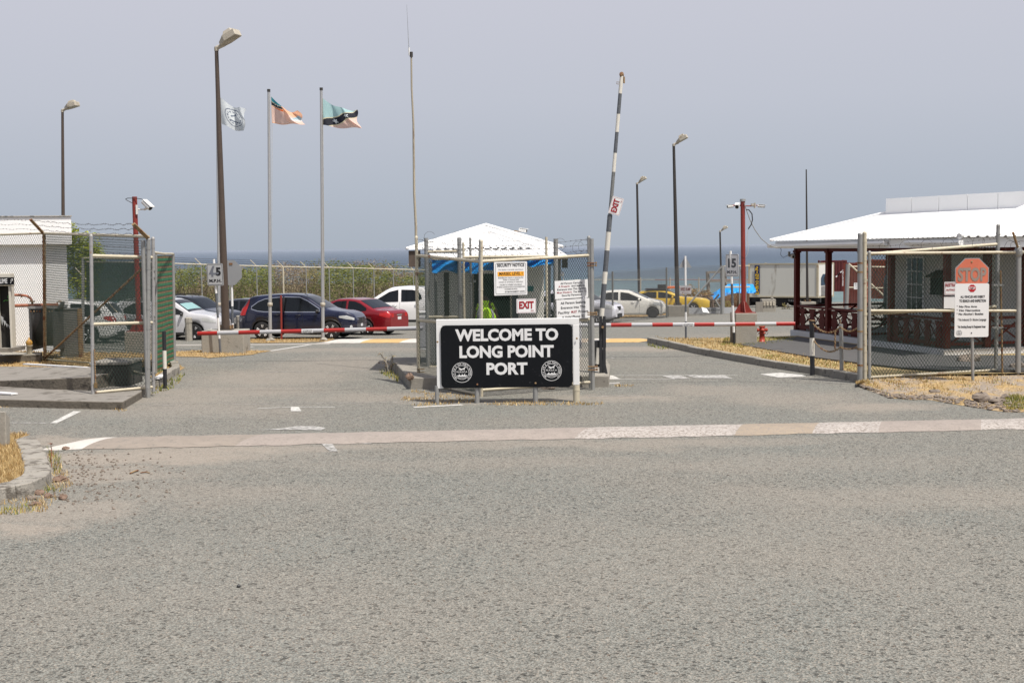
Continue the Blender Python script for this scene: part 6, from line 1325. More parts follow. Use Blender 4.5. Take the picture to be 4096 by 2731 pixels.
for i in range(6): a = R0 + d*((R1-R0).length*1.25*i/6); b_ = R0 + d*((R1-R0).length*1.25*(i+.985)/6); mb = MB().hexa([a-s_*.16+V3(0, 0, -.1), b_-s_*.16+V3(0, 0, -.1), b_+s_*.16+V3(0, 0, -.1), a+s_*.16+V3(0, 0, -.1)], [a-s_*.16+V3(0, 0, zt_), b_-s_*.16+V3(0, 0, zt_), b_+s_*.16+V3(0, 0, zt_), a+s_*.16+V3(0, 0, zt_)]); mb.build('ridge_box', M_roof, t_)
bbox(-ov+.12, UL+OF-.12, -ov+.12, -ov+.16, ZC, 3.08, 'fascia', M_roof); bbox(UL+OF-.16, UL+OF-.12, -ov+.161, 9.3, ZC, 3.10, 'fascia', M_roof); bbox(-ov+.12, -ov+.16, -ov+.161, 9.3, ZC, 3.08, 'fascia', M_roof)
bbox(-ov+.161, UL+OF-.161, -ov+.161, 9.2, ZC+.002, ZC+.03, 'ceiling', mat('veranda_soffit', (.16, .09, .06), .7, 0, .1, 4)); bbox(-.06, UL+.06, -.055, .055, ZC-.10, ZC, 'beam', M_verred); bbox(UL-.055, UL+.055, .056, 9.0, ZC-.10, ZC, 'beam', M_verred)
def gutter(u0, u1, z0, z1):
    mb = MB(); a0 = B(u0, -ov+.02, z0); a1 = B(u1, -ov+.02, z1); prof = [(.06, .06), (-.06, .06), (-.07, .0), (-.03, -.06), (.06, -.06)]
    vs_ = [a0 + Vv*x_ + V3(0, 0, z_) for x_, z_ in prof] + [a1 + Vv*x_ + V3(0, 0, z_) for x_, z_ in prof]; n_ = 5; mb.add(vs_, [(i, (i+1) % n_, n_+(i+1) % n_, n_+i) for i in range(n_)]); mb.add(vs_[:5], [(0, 1, 2, 3, 4)]); mb.add(vs_[5:], [(0, 1, 2, 3, 4)]); mb.build('gutter', M_roof, t_)
gutter(-ov-.15, .9, 2.94, 2.93); gutter(.9, 4.0, 2.93, 2.97); gutter(4.0, 6.3, 2.97, 2.99); gutter(7.3, UL+OF+.05, 3.0, 2.98)
c = B(-.02, -.14, 2.62); t6 = thing('dome_camera', 'white dome camera on the far corner post of the veranda', 'camera', tuple(c)); MB().blob(c, .085, .085, .085, 0, 1, 14, 8, smooth=True).build('housing', M_cam, t6); MB().box(c.x-.14, c.x-.08, c.y-.05, c.y+.05, c.z-.02, c.z+.14).build('bracket', M_galv, t6); MB().blob(c + V3(.0, -.06, -.02), .04, .04, .04, 0, 1, 10, 7, smooth=True).build('camera_lens', M_dark, t6)
MB().path([c + V3(-.1, 0, .05), c + V3(-.3, 0, -.05), c + V3(-.38, 0, .05), c + V3(-.36, 0, .2), c + V3(-.42, 0, .3)], .007, 5).build('cable', M_cable, t6)
wb = B(4.9, 1.55, 0); t6 = thing('wall_hood', 'dark hatch with a pitched hood on the office wall', 'hatch', tuple(wb)); MB().hexa([B(5.1, 1.5, 1.55), B(5.6, 1.5, 1.55), B(5.6, 1.76, 1.55), B(5.1, 1.76, 1.55)], [B(5.1, 1.5, 2.02), B(5.6, 1.5, 2.02), B(5.6, 1.76, 2.02), B(5.1, 1.76, 2.02)]).build('box', M_dark, t6); MB().hexa([B(5.0, 1.4, 2.03), B(5.7, 1.4, 2.03), B(5.7, 1.76, 2.2), B(5.0, 1.76, 2.2)], [B(5.0, 1.4, 2.06), B(5.7, 1.4, 2.06), B(5.7, 1.76, 2.23), B(5.0, 1.76, 2.23)]).build('hood', mat('hood_brown', (.08, .06, .045), .8, 0, .2, 5), t6)
tkp = B(1.5, 2.0, 0); q = P(3588, 1200, 41.5); t6 = thing('water_tank', 'tall dark plastic tank beside the office wall', 'tank', (q.x, 41.5, tz(41.5))); MB().lathe(V3(q.x, 41.5, .0), [(.42, 0), (.42, 1.7), (.38, 1.95), (.2, 2.1), (.12, 2.12), (.12, 2.2), (0, 2.2)], 20).build('tank', mat('dark_plastic', (.018, .022, .026), .5), t6)

# ================================================================== FAR FENCES, CONTAINERS, YARD
zr = lambda x_, y_, Y: P(x_, y_, Y)
fp = [(690, 1054, 74), (805, 1058, 75), (916, 1061, 76.2), (1026, 1064, 77.4), (1132, 1067, 78.5), (1224, 1069, 79.6), (1316, 1070, 80.6), (1412, 1072, 81.6), (1495, 1075, 82.5), (1573, 1077, 83.4), (1653, 1079, 84.3), (1760, 1082, 85.5), (1860, 1085, 87)]
t_ = thing('seafront_fence', 'long chain-link fence with barbed arms in front of the scrub', 'fence', (P(*fp[0]).x, 74, tz(74)))
prev = None
for i, (x_, y_, Y) in enumerate(fp):
    p = P(x_, y_, Y); r_ = .055 if i == 4 else .032; MB().tube(V3(p.x, Y, tz(Y)-.1), p, r_, n=8).build('post', M_rail if i == 4 else M_galv, t_)
    am = p + V3(-.34, -.1, .36); MB().tube(p, am, .026, n=6).build('barb_arm', M_rail, t_)
    if i == 4: MB().tube(p, p + V3(.22, 0, .36), .018, n=6).build('barb_arm', M_galv, t_)
    if prev:
        MB().tube(prev[0], p, .034, n=8).build('rail', M_rail, t_); mb = MB()
        for k in (.35, .65, .98): MB().tube(prev[0].lerp(prev[1], k), p.lerp(am, k), .008, n=3).build('barbed_wire', M_barb, t_)
        MB().link(V3(prev[0].x, prev[0].y, tz(prev[0].y)), V3(p.x, Y, tz(Y)), p, prev[0], .10, .16, .0028).build('chain_link', M_linkg, t_)
    prev = (p, am)
fp = [(2300, 1132, 1290, 56), (2450, 1086, 1270, 62), (2666, 1070, 1262, 70), (2889, 1062, 1252, 76.5)]
t_ = thing('yard_fence', 'tall grey chain-link fence in front of the white hatchback and yellow car', 'fence', (P(2450, 1270, 62).x, 62, tz(62))); prev = None
for i, (x_, y_, yb, Y) in enumerate(fp):
    p = P(x_, y_, Y); b_ = V3(p.x, Y, tz(Y)); MB().tube(b_, p, .045 if i < 3 else .11, n=8).build('post', M_linkg if i < 3 else M_galv, t_)
    if prev: MB().link(prev[0], b_, p - V3(0, 0, .05), prev[1] - V3(0, 0, .05), .11, .15, .0040).build('chain_link', M_linkg, t_); MB().tube(prev[1], p, .008, n=4).build('top_wire', M_linkg, t_)
    prev = (b_, p)
MB().tube(V3(P(2722, 0, 76).x, 76, tz(76)+.1), P(2886, 1068, 76.4), .05, n=8).build('brace', M_galv, t_)
t_ = thing('beach_wire_fence', 'low fence of weathered posts and red brown wire along the beach', 'fence', (P(2500, 1118, 100).x, 100, tz(100)))
for x_ in (2370, 2562, 2680, 2795, 2905): p = P(x_, 1110, 100); MB().tube(V3(p.x, 100, tz(100)-.2), p, .07, .05, n=7).build('post', M_lamp, t_)
for a_, b_ in ((2300, 2460), (2460, 2620), (2620, 2780), (2780, 2960), (2960, 3010)): MB().tube(P(a_, 1119, 100), P(b_, 1118, 100), .022, n=5).build('wire', M_rpipe if a_ > 2460 else M_rail, t_)
# old timber posts and lattice gate near the tarp
M_tim = mat('silver_timber', (.24, .22, .19), .9, 0, .3, 5, streak=True)
t_ = thing('timber_fence', 'leaning grey timber posts and rails before the blue tarpaulin', 'fence', (P(2832, 1200, 92).x, 92, tz(92)))
for a, b_, w_ in (((2838, 1205), (2830, 1086), .13), ((2905, 1150), (2900, 1085), .10), ((2975, 1130), (2966, 1078), .08)): p = P(*a, 92); q = P(*b_, 92); MB().tube(V3(p.x, 92, tz(92)-.1), q, w_, n=6).build('post', M_tim, t_)
for y_ in (1088, 1124): MB().obox(P(2885, y_, 91.8), V3(1, 0, 0), V3(0, 1, 0), V3(0, 0, 1), .85, .03, .07).build('rail', M_tim, t_)
t_ = thing('yard_gate', 'tubular yard gate behind the 15 MPH sign', 'gate', (P(2900, 1200, 78).x, 78, tz(78)))
for x_ in (2898, 2959): MB().tube(V3(P(x_, 0, 78).x, 78, tz(78)+.05), P(x_, 1064, 78), .035, n=8).build('stile', M_galv, t_)
for y_ in (1064, 1147, 1150): MB().tube(P(2898, y_, 78), P(3000, y_-1, 78), .03, n=8).build('rail', M_rail, t_)
mb = MB()
for i in range(20): y_ = 1172+i*3.6; mb.tube(P(2901, y_, 78.1), P(2985, y_+4, 78.1), .016, n=4)
mb.build('lattice', M_rust, t_); MB().tube(P(2985, 1066, 78), V3(P(2985, 0, 78).x, 78, tz(78)), .035, n=8).build('stile', M_galv, t_)
# blue tarp over a heap
cxh = P(2920, 1200, 90); heap = thing('covered_heap', 'bright blue tarpaulin draped over a heap by the grey container', 'tarpaulin', (cxh.x, 90, tz(90)))
def hp(u, v):
    x_ = 2842+u*170; yt = 1186-50*min(1, u*2.3)**.7; yb = 1196 - 26*min(1, u*2); p = P(x_, yt+(yb-yt)*v, 90); p.y += -1.2*math.sin(v*1.5)+.07*math.sin(u*31+v*8)+.05*math.sin(u*57+3); return p
MB().grid(hp, 60, 14).build('cover', M_tarp, heap); MB().box(P(2900, 0, 90.4).x, P(3000, 0, 90.4).x, 90.4, 93, tz(90), P(2950, 1165, 90.4).z).build('stacked_boards', mat('board_stack', (.16, .09, .06), .9, 0, .4, 3, stain=(.30, .27, .22), sth=.55, ss=2), heap)
# containers
M_cg = mat('container_grey', (.56, .56, .51), .6, 0, .06, .7, stain=(.30, .27, .22), sth=.62, ss=.8, streak=True); M_cf = mat('container_frame', (.42, .38, .28), .6, 0, .1, 2, stain=(.24, .14, .08), sth=.60, ss=3); M_cw = mat('container_white', (.66, .66, .63), .6, 0, .06, 1.5, stain=(.4, .33, .25), sth=.64, ss=2); M_cr = mat('container_red', (.115, .018, .018), .6, 0, .15, 1.5); M_co = mat('container_rust', (.36, .09, .045), .7, 0, .25, 2, stain=(.24, .05, .03), sth=.55, ss=2)
def container(label, FL, FR, HR, zb, zt_l, depthv, ms, md, corr=0, wid=2.3):
    """side from FL to FR (ground xy), other end FR->HR"""
    t_ = thing('shipping_container', label, 'container', (FL.x, FL.y, tz(FL.y))); d = (FR-FL); Ln = d.length; d.normalize(); e_ = (HR-FR); We = e_.length; e_.normalize(); H = zt_l-zb
    def bx(a0, a1, b0, b1, z0, z1, name, m_, par=None): q = lambda a, b_: FL + d*a + e_*b_; MB().hexa([q(a0, b0)+V3(0, 0, z0), q(a1, b0)+V3(0, 0, z0), q(a1, b1)+V3(0, 0, z0), q(a0, b1)+V3(0, 0, z0)], [q(a0, b0)+V3(0, 0, z1), q(a1, b0)+V3(0, 0, z1), q(a1, b1)+V3(0, 0, z1), q(a0, b1)+V3(0, 0, z1)]).build(name, m_, par or t_)
    bx(.05, Ln-.05, .04, We-.04, zb+.05, zt_l-.03, 'box', ms)
    bx(Ln-.05, Ln-.012, .1, We-.1, zb+.12, zt_l-.10, 'end_panel', md)
    for a in (0, Ln-.13): 
        for b_ in (0, We-.13): bx(a, a+.13, b_, b_+.13, zb, zt_l, 'corner_post', M_cf if corr == 0 else ms)
    for z_ in (zb, zt_l-.09): bx(.13, Ln-.13, 0, .07, z_, z_+.1, 'side_rail', M_cf if corr == 0 else ms); bx(Ln-.07, Ln-.0, .13, We-.13, z_, z_+.1, 'end_rail', M_cf if corr == 0 else ms)
    if corr:
        n_ = int(Ln/corr)
        for i in range(n_): a = .2+i*(Ln-.4)/n_; bx(a, a+corr*.5, -.005, .045, zb+.12, zt_l-.1, 'corrugation', ms)
    return t_, d, e_, Ln, We, bx
Yc = 97.0; FL = P(2992, 1190, 96); FL = V3(FL.x, 96, 0); FRp = P(3272, 1174, 93.5); FR = V3(FRp.x, 93.5, 0); HR = V3(P(3336, 1170, 95.4).x, 95.4, 0)
zb = P(2992, 1189, 96).z; zt_ = P(2992, 1054, 96).z
t_, d, e_, Ln, We, bx = container('long pale grey refrigerated container on a dark trailer', FL, FR, HR, zb, zt_, 0, M_cg, M_cw)
n_out = d.cross(V3(0, 0, 1)).normalized(); 
if n_out.y > 0: n_out = -n_out
F = (FL + V3(0, 0, (zb+zt_)/2) + n_out*.0, d, V3(0, 0, 1), n_out*.05)
mbp = MB(); cxp = Ln*.135; hw = .19
MB().fpoly(F, [(cxp-hw, -.98), (cxp+hw, -.98), (cxp+hw, 1.10), (cxp-hw, 1.10)], lift=.6).build('name_banner', mat('banner_navy', (.012, .02, .09), .5), t_)
mb = MB(); yy_ = .74
for ch in 'KING': mb.text(ch, F, cxp, yy_, .165, .07 if ch == 'I' else .25, .05); yy_ -= .215
yy_ -= .06
for ch in 'OCEAN': mb.text(ch, F, cxp, yy_, .165, .25, .05); yy_ -= .215
mb.fpoly(F, [(cxp-.08, .95), (cxp, 1.05), (cxp+.08, .95), (cxp+.04, .92), (cxp-.04, .92)]); mb.build('lettering', mat('banner_yellow', (.75, .48, .02), .5), t_)
Fe = (FR + V3(0, 0, (zb+zt_)/2), e_, V3(0, 0, 1), e_.cross(V3(0, 0, 1)).normalized()*.02)
MB().fpoly((Fe[0], Fe[1], Fe[2], d*.01), [(.45, -.35), (.65, -.35), (1.7, -.35), (1.7, .25), (1.5, .45), (.7, .45), (.45, .2)]).build('fan_housing', mat('reefer_blue', (.03, .06, .10), .6), t_); MB().ring((Fe[0], Fe[1], Fe[2], d*.02), 1.15, .05, 0.0001, .30, 20).build('fan', M_dark, t_)
MB().fpoly((Fe[0], Fe[1], Fe[2], d*.012), [(.5, -1.1), (1.6, -1.1), (1.6, -.42), (.5, -.42)]).build('compressor_bay', mat('bay_grey', (.2, .2, .2), .6, 0, .6, 5), t_)
tr = thing('container_trailer', 'dark trailer chassis with big wheels under the grey container', 'trailer', tuple(FL + V3(0, 0, tz(96)))); mb = MB(); q = lambda a, b_, z_: FL + d*a + e_*b_ + V3(0, 0, z_)
for b0, b1 in ((.3, .5), (We-.5, We-.3)): MB().hexa([q(0, b0, zb-.35), q(Ln, b0, zb-.35), q(Ln, b1, zb-.35), q(0, b1, zb-.35)], [q(0, b0, zb-.01), q(Ln, b0, zb-.01), q(Ln, b1, zb-.01), q(0, b1, zb-.01)]).build('chassis_beam', M_blackp, tr)
MB().hexa([q(0, .05, zb-.62), q(.1, .05, zb-.62), q(.1, We, zb-.62), q(0, We, zb-.62)], [q(0, .05, zb), q(.1, .05, zb), q(.1, We, zb), q(0, We, zb)]).build('rear_frame', M_blackp, tr)
def wheel(t_, c, ax_, r, w_, rimm=None, name='wheel'):
    ax_ = Vector(ax_).normalized(); W = MB().lathe(c, [(r*.62, -w_/2), (r*.92, -w_/2), (r, -w_*.32), (r, w_*.32), (r*.92, w_/2), (r*.62, w_/2)], 26, axis=ax_).build(name, M_tyre, t_)
    MB().lathe(c, [(0, w_*.25), (r*.2, w_*.28), (r*.3, w_*.1), (r*.55, w_*.15), (r*.62, w_*.42)], 20, axis=ax_).build('rim', rimm or M_galv, W)
for a in (1.05, 2.35, 4.4, Ln-.6):
    g_ = q(a, .3, 0); zg = tz(g_.y); wheel(tr, V3(g_.x, g_.y, zg+.52), n_out, .52, .3, M_rust if a < 2 else M_galv)
    for dy in (.0,): MB().lathe(q(a, We-.3, zg+.52), [(0, -.15), (.5, -.15), (.5, .15), (0, .15)], 20, axis=n_out).build('wheel', M_tyre, tr)
MB().text('194207Z', (q(3.35, .28, zb-.28), d, V3(0, 0, 1), n_out*.02), 0, 0, .13, 1.2, .01).build('lettering', M_signg, tr)
FL2 = V3(P(3290, 0, 101).x, 101, 0); FR2 = V3(P(3396, 0, 100.5).x, 100.5, 0)
t_, d2, e2_, Ln2, We2, bx2 = container('dark red container with white vertical lettering behind the grey one', FL2, FR2, FR2 + V3(.3, 2.3, 0), P(3350, 1166, 100.7).z, P(3350, 1042, 100.7).z, 0, M_cr, M_cr, .28)
mb = MB(); fb = P(3367, 1105, 100.6)
mb.text('CARU CONTAINERS', (fb + V3(0, -.14, 0), V3(0, 0, -1), V3(1, 0, 0), V3(0, -.01, 0)), .12, 0, .13, 1.25, .02)
mb.build('lettering', M_sign, t_)
mb = MB(); cc_ = P(3353, 1100, 100.6) + V3(0, -.13, 0); Fq = (cc_, V3(1, 0, 0), V3(0, 0, 1), V3(0, 0, 0))
for i in range(3): mb.fpoly(Fq, [(-.25+.1*i, -.12+.1*i), (.0+.1*i, .12+.1*i), (.06+.1*i, .06+.1*i), (-.18+.1*i, -.18+.1*i)])
mb.build('emblem', M_sign, t_)
t_, *_ = container('rust red ribbed container seen through the gate mesh', V3(P(3470, 0, 88).x, 90, 0), V3(P(3610, 0, 86).x, 87.5, 0), V3(P(3640, 0, 90).x, 90, 0), P(3500, 1190, 88).z-.1, P(3500, 1040, 88).z, 0, M_co, M_co, .25)
t_, *_ = container('brick red container between the grey container and the veranda posts', V3(P(3398, 0, 84).x, 85, 0), V3(P(3480, 0, 82).x, 84, 0), V3(P(3500, 0, 86).x, 86.3, 0), tz(84)+.1, P(3430, 1052, 84).z, 0, mat('container_brick', (.32, .075, .045), .75, 0, .2, 3), M_co, .28)
# inner security gate seen under the veranda roof
t_ = thing('inner_gate', 'cream framed chain-link gate with a red security notice beyond the veranda', 'gate', (P(3395, 0, 56).x, 56, tz(56))); Y = 56
MB().tube(V3(P(3392, 0, Y).x, Y, tz(Y)), P(3392, 1056, Y), .09, n=10).build('post', M_galv, t_); MB().tube(P(3395, 1066, Y), P(3545, 1068, Y), .03).build('rail', M_rail, t_); MB().tube(P(3395, 1150, Y), P(3545, 1152, Y), .03).build('rail', M_rail, t_); MB().tube(P(3395, 1055, Y), P(3560, 1205, Y), .04).build('brace', M_rail, t_)
MB().tube(V3(P(3548, 0, Y).x, Y, tz(Y)), P(3548, 1066, Y), .05, n=8).build('post', M_galv, t_); MB().link(V3(P(3395, 0, Y).x, Y, tz(Y)), V3(P(3545, 0, Y).x, Y, tz(Y)), P(3545, 1068, Y), P(3395, 1066, Y), .08, .11, .004).build('chain_link', M_linkg, t_)
c = P(3434, 1144, Y-.1); F = (c, V3(1, 0, 0), V3(0, 0, 1), V3(0, -.012, 0)); t6 = thing('security_notice', 'white notice with red lettering on the inner gate', 'sign', tuple(c)); board(F, .40, .28, .01, M_sign, t6); mb = MB(); mb.text('SECURITY', F, 0, .06, .05, .34, .02); mb.text('RESTRICTED AREA', F, 0, -.0, .025, .3, .01); mb.text('AUTHORIZED', F, 0, -.05, .025, .22, .01); mb.text('PERSONS ONLY', F, 0, -.1, .025, .26, .01); mb.build('lettering', M_redink, t6)
# socket pillar
q = G(3080, 1247); Yq = q.y; t_ = thing('socket_pillar', 'concrete pillar with four electric sockets before the trailer', 'pillar', tuple(q)); x0, x1_ = P(3051, 0, Yq).x, P(3108, 0, Yq).x; zt2 = P(0, 1197, Yq, ).z if False else P(3080, 1197, Yq).z
MB().box(x0, x1_, Yq, Yq+.6, q.z-.1, zt2).build('body', M_conc, t_, bevel=.02)
for i in range(4): c = x0+.14+i*(x1_-x0-.28)/3; MB().box(c-.065, c+.065, Yq-.06, Yq-.001, zt2-.40, zt2-.15).build('socket', M_lamp, t_, bevel=.01)
MB().blob(V3(x1_-.2, Yq+.2, zt2+.06), .09, .08, .06, .2, 4).build('lump', M_conc, t_); q = G(3038, 1248); o = MB().box(q.x-.22, q.x+.22, q.y, q.y+.15, q.z-.1, q.z+.62).build('timber_block', M_tim); tag(o, 'rough grey timber block left of the socket pillar', 'block')
o = MB().tube(P(2860, 1200, 79), P(2880, 1232, 79), .07).build('loose_pipe', M_galv); tag(o, 'silver pipe leaning in the scrap behind the yellow car', 'pipe')
o = MB().obox(P(2845, 1242, 77), V3(1, 0, 0), V3(0, 1, 0), V3(0, 0, 1), 1.6, .04, .18); o.text('758-470-0359', (P(2852, 1244, 76.9), V3(1, 0, 0), V3(0, 0, 1), V3(0, -.01, 0)), 0, 0, .12, .8, .01, mi=1); o = o.build('low_banner', [M_signg, M_ink]); tag(o, 'low grey banner with a phone number behind the yellow car', 'banner')

# ================================================================== VEGETATION
def leafmat(name, cs):
    m, t, b = newmat(name); n = t.nodes; l = t.links.new; g_ = n.new('ShaderNodeNewGeometry'); r_ = n.new('ShaderNodeValToRGB'); l(g_.outputs['Random Per Island'], r_.inputs[0]); el = r_.color_ramp.elements; el[0].color = (*cs[0], 1); el[1].color = (*cs[-1], 1)
    for i, c in enumerate(cs[1:-1]): q = el.new((i+1)/(len(cs)-1)); q.color = (*c, 1)
    l(r_.outputs[0], b.inputs['Base Color']); b.inputs['Roughness'].default_value = .7; b.inputs['Specular IOR Level'].default_value = .25
    tr_ = n.new('ShaderNodeBsdfTranslucent'); l(r_.outputs[0], tr_.inputs[0]); mx_ = n.new('ShaderNodeMixShader'); mx_.inputs[0].default_value = .35; l(b.outputs[0], mx_.inputs[1]); l(tr_.outputs[0], mx_.inputs[2]); l(mx_.outputs[0], n['Material Output'].inputs[0]); return m
L_grn = leafmat('scrub_leaf_green', [(.07, .10, .018), (.13, .16, .028), (.195, .215, .045), (.27, .27, .08)]); L_olv = leafmat('scrub_leaf_olive', [(.11, .115, .03), (.18, .165, .055), (.25, .215, .08), (.33, .28, .13)]); L_brn = leafmat('scrub_twig_brown', [(.12, .08, .055), (.20, .145, .10), (.30, .23, .15), (.42, .34, .22)])
from mathutils import noise as mn
scr = MB(); rn = random.Random(33)
def nz(x, y, z=0.0): return mn.noise(Vector((x, y, z)))
def leaf(mb, p, s_, mi, flat=.5, rn=rn):
    a = rn.uniform(0, 6.28); d = V3(math.cos(a), math.sin(a), rn.uniform(-flat, flat)); e_ = d.cross(V3(rn.uniform(-1, 1), rn.uniform(-1, 1), 1)).normalized()*s_*.45; d = d*s_; mb.add([p-d-e_*.3, p-e_, p+d, p+e_], [(0, 1, 2, 3)], mi)
for i in range(52000):
    Y = rn.uniform(86, 112)*1.0 if rn.random() < .55 else rn.uniform(86, 92)
    px = rn.uniform(560, 1960); x_ = (px-2048)/5200*Y
    kx = px
    base = tz(Y)-.1; hgt = 3.35 + 1.0*nz(x_*.26, Y*.12) + .45*nz(x_*.9, Y*.5) + .35*math.exp(-((px-1280)/160)**2)
    if px > 1500: hgt -= (px-1500)/160*.34 
    if px < 740: hgt += (740-px)/100*.1
    hgt = max(.3, hgt); f = rn.random()**.55; z_ = base + hgt*f
    p = V3(x_, Y, z_); n1 = 1.25*nz(x_*.30+5, z_*.6, Y*.1) + .4*nz(x_*1.3, z_*2); fr_ = f
    if fr_ > .93 and n1 < .15: mi = 2
    elif n1 > -.12 + (.20 if 1180 < px < 1520 else 0) - (.12 if px < 1100 or px > 1540 else 0) and f > .30: mi = 0
    elif n1 > -.28: mi = 1
    else: mi = 2
    leaf(scr, p, rn.uniform(.05, .13) * (1.0 if mi < 2 else .75), mi)
for i in range(900):
    px = rn.uniform(600, 1700); Y = rn.uniform(86, 96); x_ = (px-2048)/5200*Y; b_ = V3(x_, Y, tz(Y)+rn.uniform(0, 1.6)); h_ = 3.9 + .5*nz(x_*.5, 3) - (max(0, px-1500)/160*.3); t2_ = V3(x_+rn.uniform(-.9, .9), Y, min(h_+tz(Y), b_.z+rn.uniform(.8, 2.0))); scr.path([b_, b_.lerp(t2_, .5)+V3(rn.uniform(-.15, .15), 0, .05), t2_], .012, 3, mi=2, rs=[.018, .013, .006])
stuff('scrub', scr, [L_grn, L_olv, L_brn], 'mixed green and brown thorny scrub behind the seafront fence', 'scrub')
bk = MB(); bk.grid(lambda u, v: V3(-27+u*26, 97+v*14, tz(97)+ (1.7 + .4*nz(u*20, v*3))*math.sin(min(1, v*3)*1.57)*(1-max(0, u-.78)*3.2)), 40, 8); o = bk.build('scrub_bank', mat('scrub_soil', (.15, .12, .06), .95, 0, .4, 1.5)); o['kind'] = 'structure'
def bush(label, cx, cy, cz, rx, ry, rz, n_, s_, mats_, wts, seed, name='bush', stems=8):
    rr = random.Random(seed); t_ = thing(name, label, 'bush', (cx, cy, cz-rz)); mb = MB(); lobes = [(rr.uniform(-.6, .6), rr.uniform(-.6, .6), rr.uniform(-.5, .65), rr.uniform(.3, .55)) for _ in range(11)]
    for i in range(n_):
        lx, ly, lz, lr = lobes[rr.randrange(11)]; a = rr.uniform(0, 6.28); c_ = rr.uniform(-1, 1); q_ = math.sqrt(1-c_*c_); r_ = lr*rr.random()**.4
        p = V3(cx+rx*(lx+r_*q_*math.cos(a)), cy+ry*(ly+r_*q_*math.sin(a)), cz+rz*(lz+r_*c_)); leaf(mb, p, s_*rr.uniform(.6, 1.3), rr.choices(range(len(mats_)), wts)[0], .6, rr)
    mb.build('crown', mats_, t_); mb = MB()
    for i in range(stems): p0 = V3(cx+rr.uniform(-.2, .2)*rx, cy, cz-rz); lx, ly, lz, lr = lobes[i % 11]; p2 = V3(cx+rx*lx, cy+ry*ly, cz+rz*lz); mb.path([p0, p0.lerp(p2, .5)+V3(rr.uniform(-.1, .1), 0, .1), p2], .02, 5, rs=[.035, .025, .012])
    mb.build('stems', M_tim, t_)
q = P(312, 1080, 47); L_bright = leafmat('bright_leaf', [(.14, .20, .012), (.28, .34, .02), (.40, .45, .03), (.52, .50, .07)])
bush('bright yellow green bush beside the white building', q.x-.05, 47.5, q.z+.05, 1.0, .8, 1.65, 8000, .055, [L_bright, L_olv], [12, 1], 3)
q = P(2780, 1190, 86); bush('golden dry bush behind the yellow car', q.x, 86, q.z-.6, 1.35, 1.0, 1.3, 4200, .09, [leafmat('dry_gold', [(.22, .13, .05), (.36, .24, .09), (.48, .34, .15)]), L_brn], [5, 1], 5)
q = P(2935, 1215, 80); bush('green shrub growing through the lattice behind the sign post', q.x-.5, 80, q.z-.3, .5, .4, .6, 900, .05, [L_grn, L_bright], [3, 1], 6)
q = P(2840, 1225, 84); bush('low green weeds in the scrap heap by the blue tarpaulin', q.x, 84, q.z-.1, .9, .5, .5, 1200, .06, [L_grn, L_olv], [3, 1], 7)
q = P(3148, 1235, 88); bush('dry grass clump beside the trailer wheels', q.x, 88, q.z-.1, .45, .3, .5, 500, .06, [L_olv, L_brn], [2, 1], 8)
bush('small bare weed on the corner of the booth island', P(1545, 1450, 30.5).x, 31.2, .3, .35, .2, .35, 70, .03, [L_brn, L_olv], [2, 1], 9, stems=6)
# ================================================================== VEHICLES
M_glass = mat('car_glass', (.008, .010, .012), .06, 0, .3, 1, spec=.35); M_trim = mat('black_trim', (.018, .018, .019), .5, 0, .1); M_chrome = mat('chrome', (.62, .62, .63), .15, .9, .03)
M_hl = mat('headlight', (.55, .56, .55), .08, .2, .25, 14, spec=.8); M_tl = mat('tail_light', (.42, .012, .012), .15, 0, .25, 10, spec=.7); M_plate = mat('plate_white', (.66, .67, .68), .4); M_alloy = mat('alloy', (.68, .68, .69), .4, .1, .1)
M_shade = mat('sun_shade', (.26, .44, .44), .5, .2, .2, 4)
def paint(name, c, met=.25): return mat(name, c, .26, met if max(c) < .3 else 0.0, .04, 1.2, coat=.8)
def lerpk(ks, x):
    if x <= ks[0][0]: return ks[0][1]
    for (a, va), (b, vb) in zip(ks[:-1], ks[1:]):
        if x <= b: return va + (vb-va)*(x-a)/(b-a) if b > a else vb
    return ks[-1][1]
def smk(ks, x, w_=.07): return (lerpk(ks, x-w_) + 2*lerpk(ks, x-w_/2) + 2*lerpk(ks, x) + 2*lerpk(ks, x+w_/2) + lerpk(ks, x+w_))/8
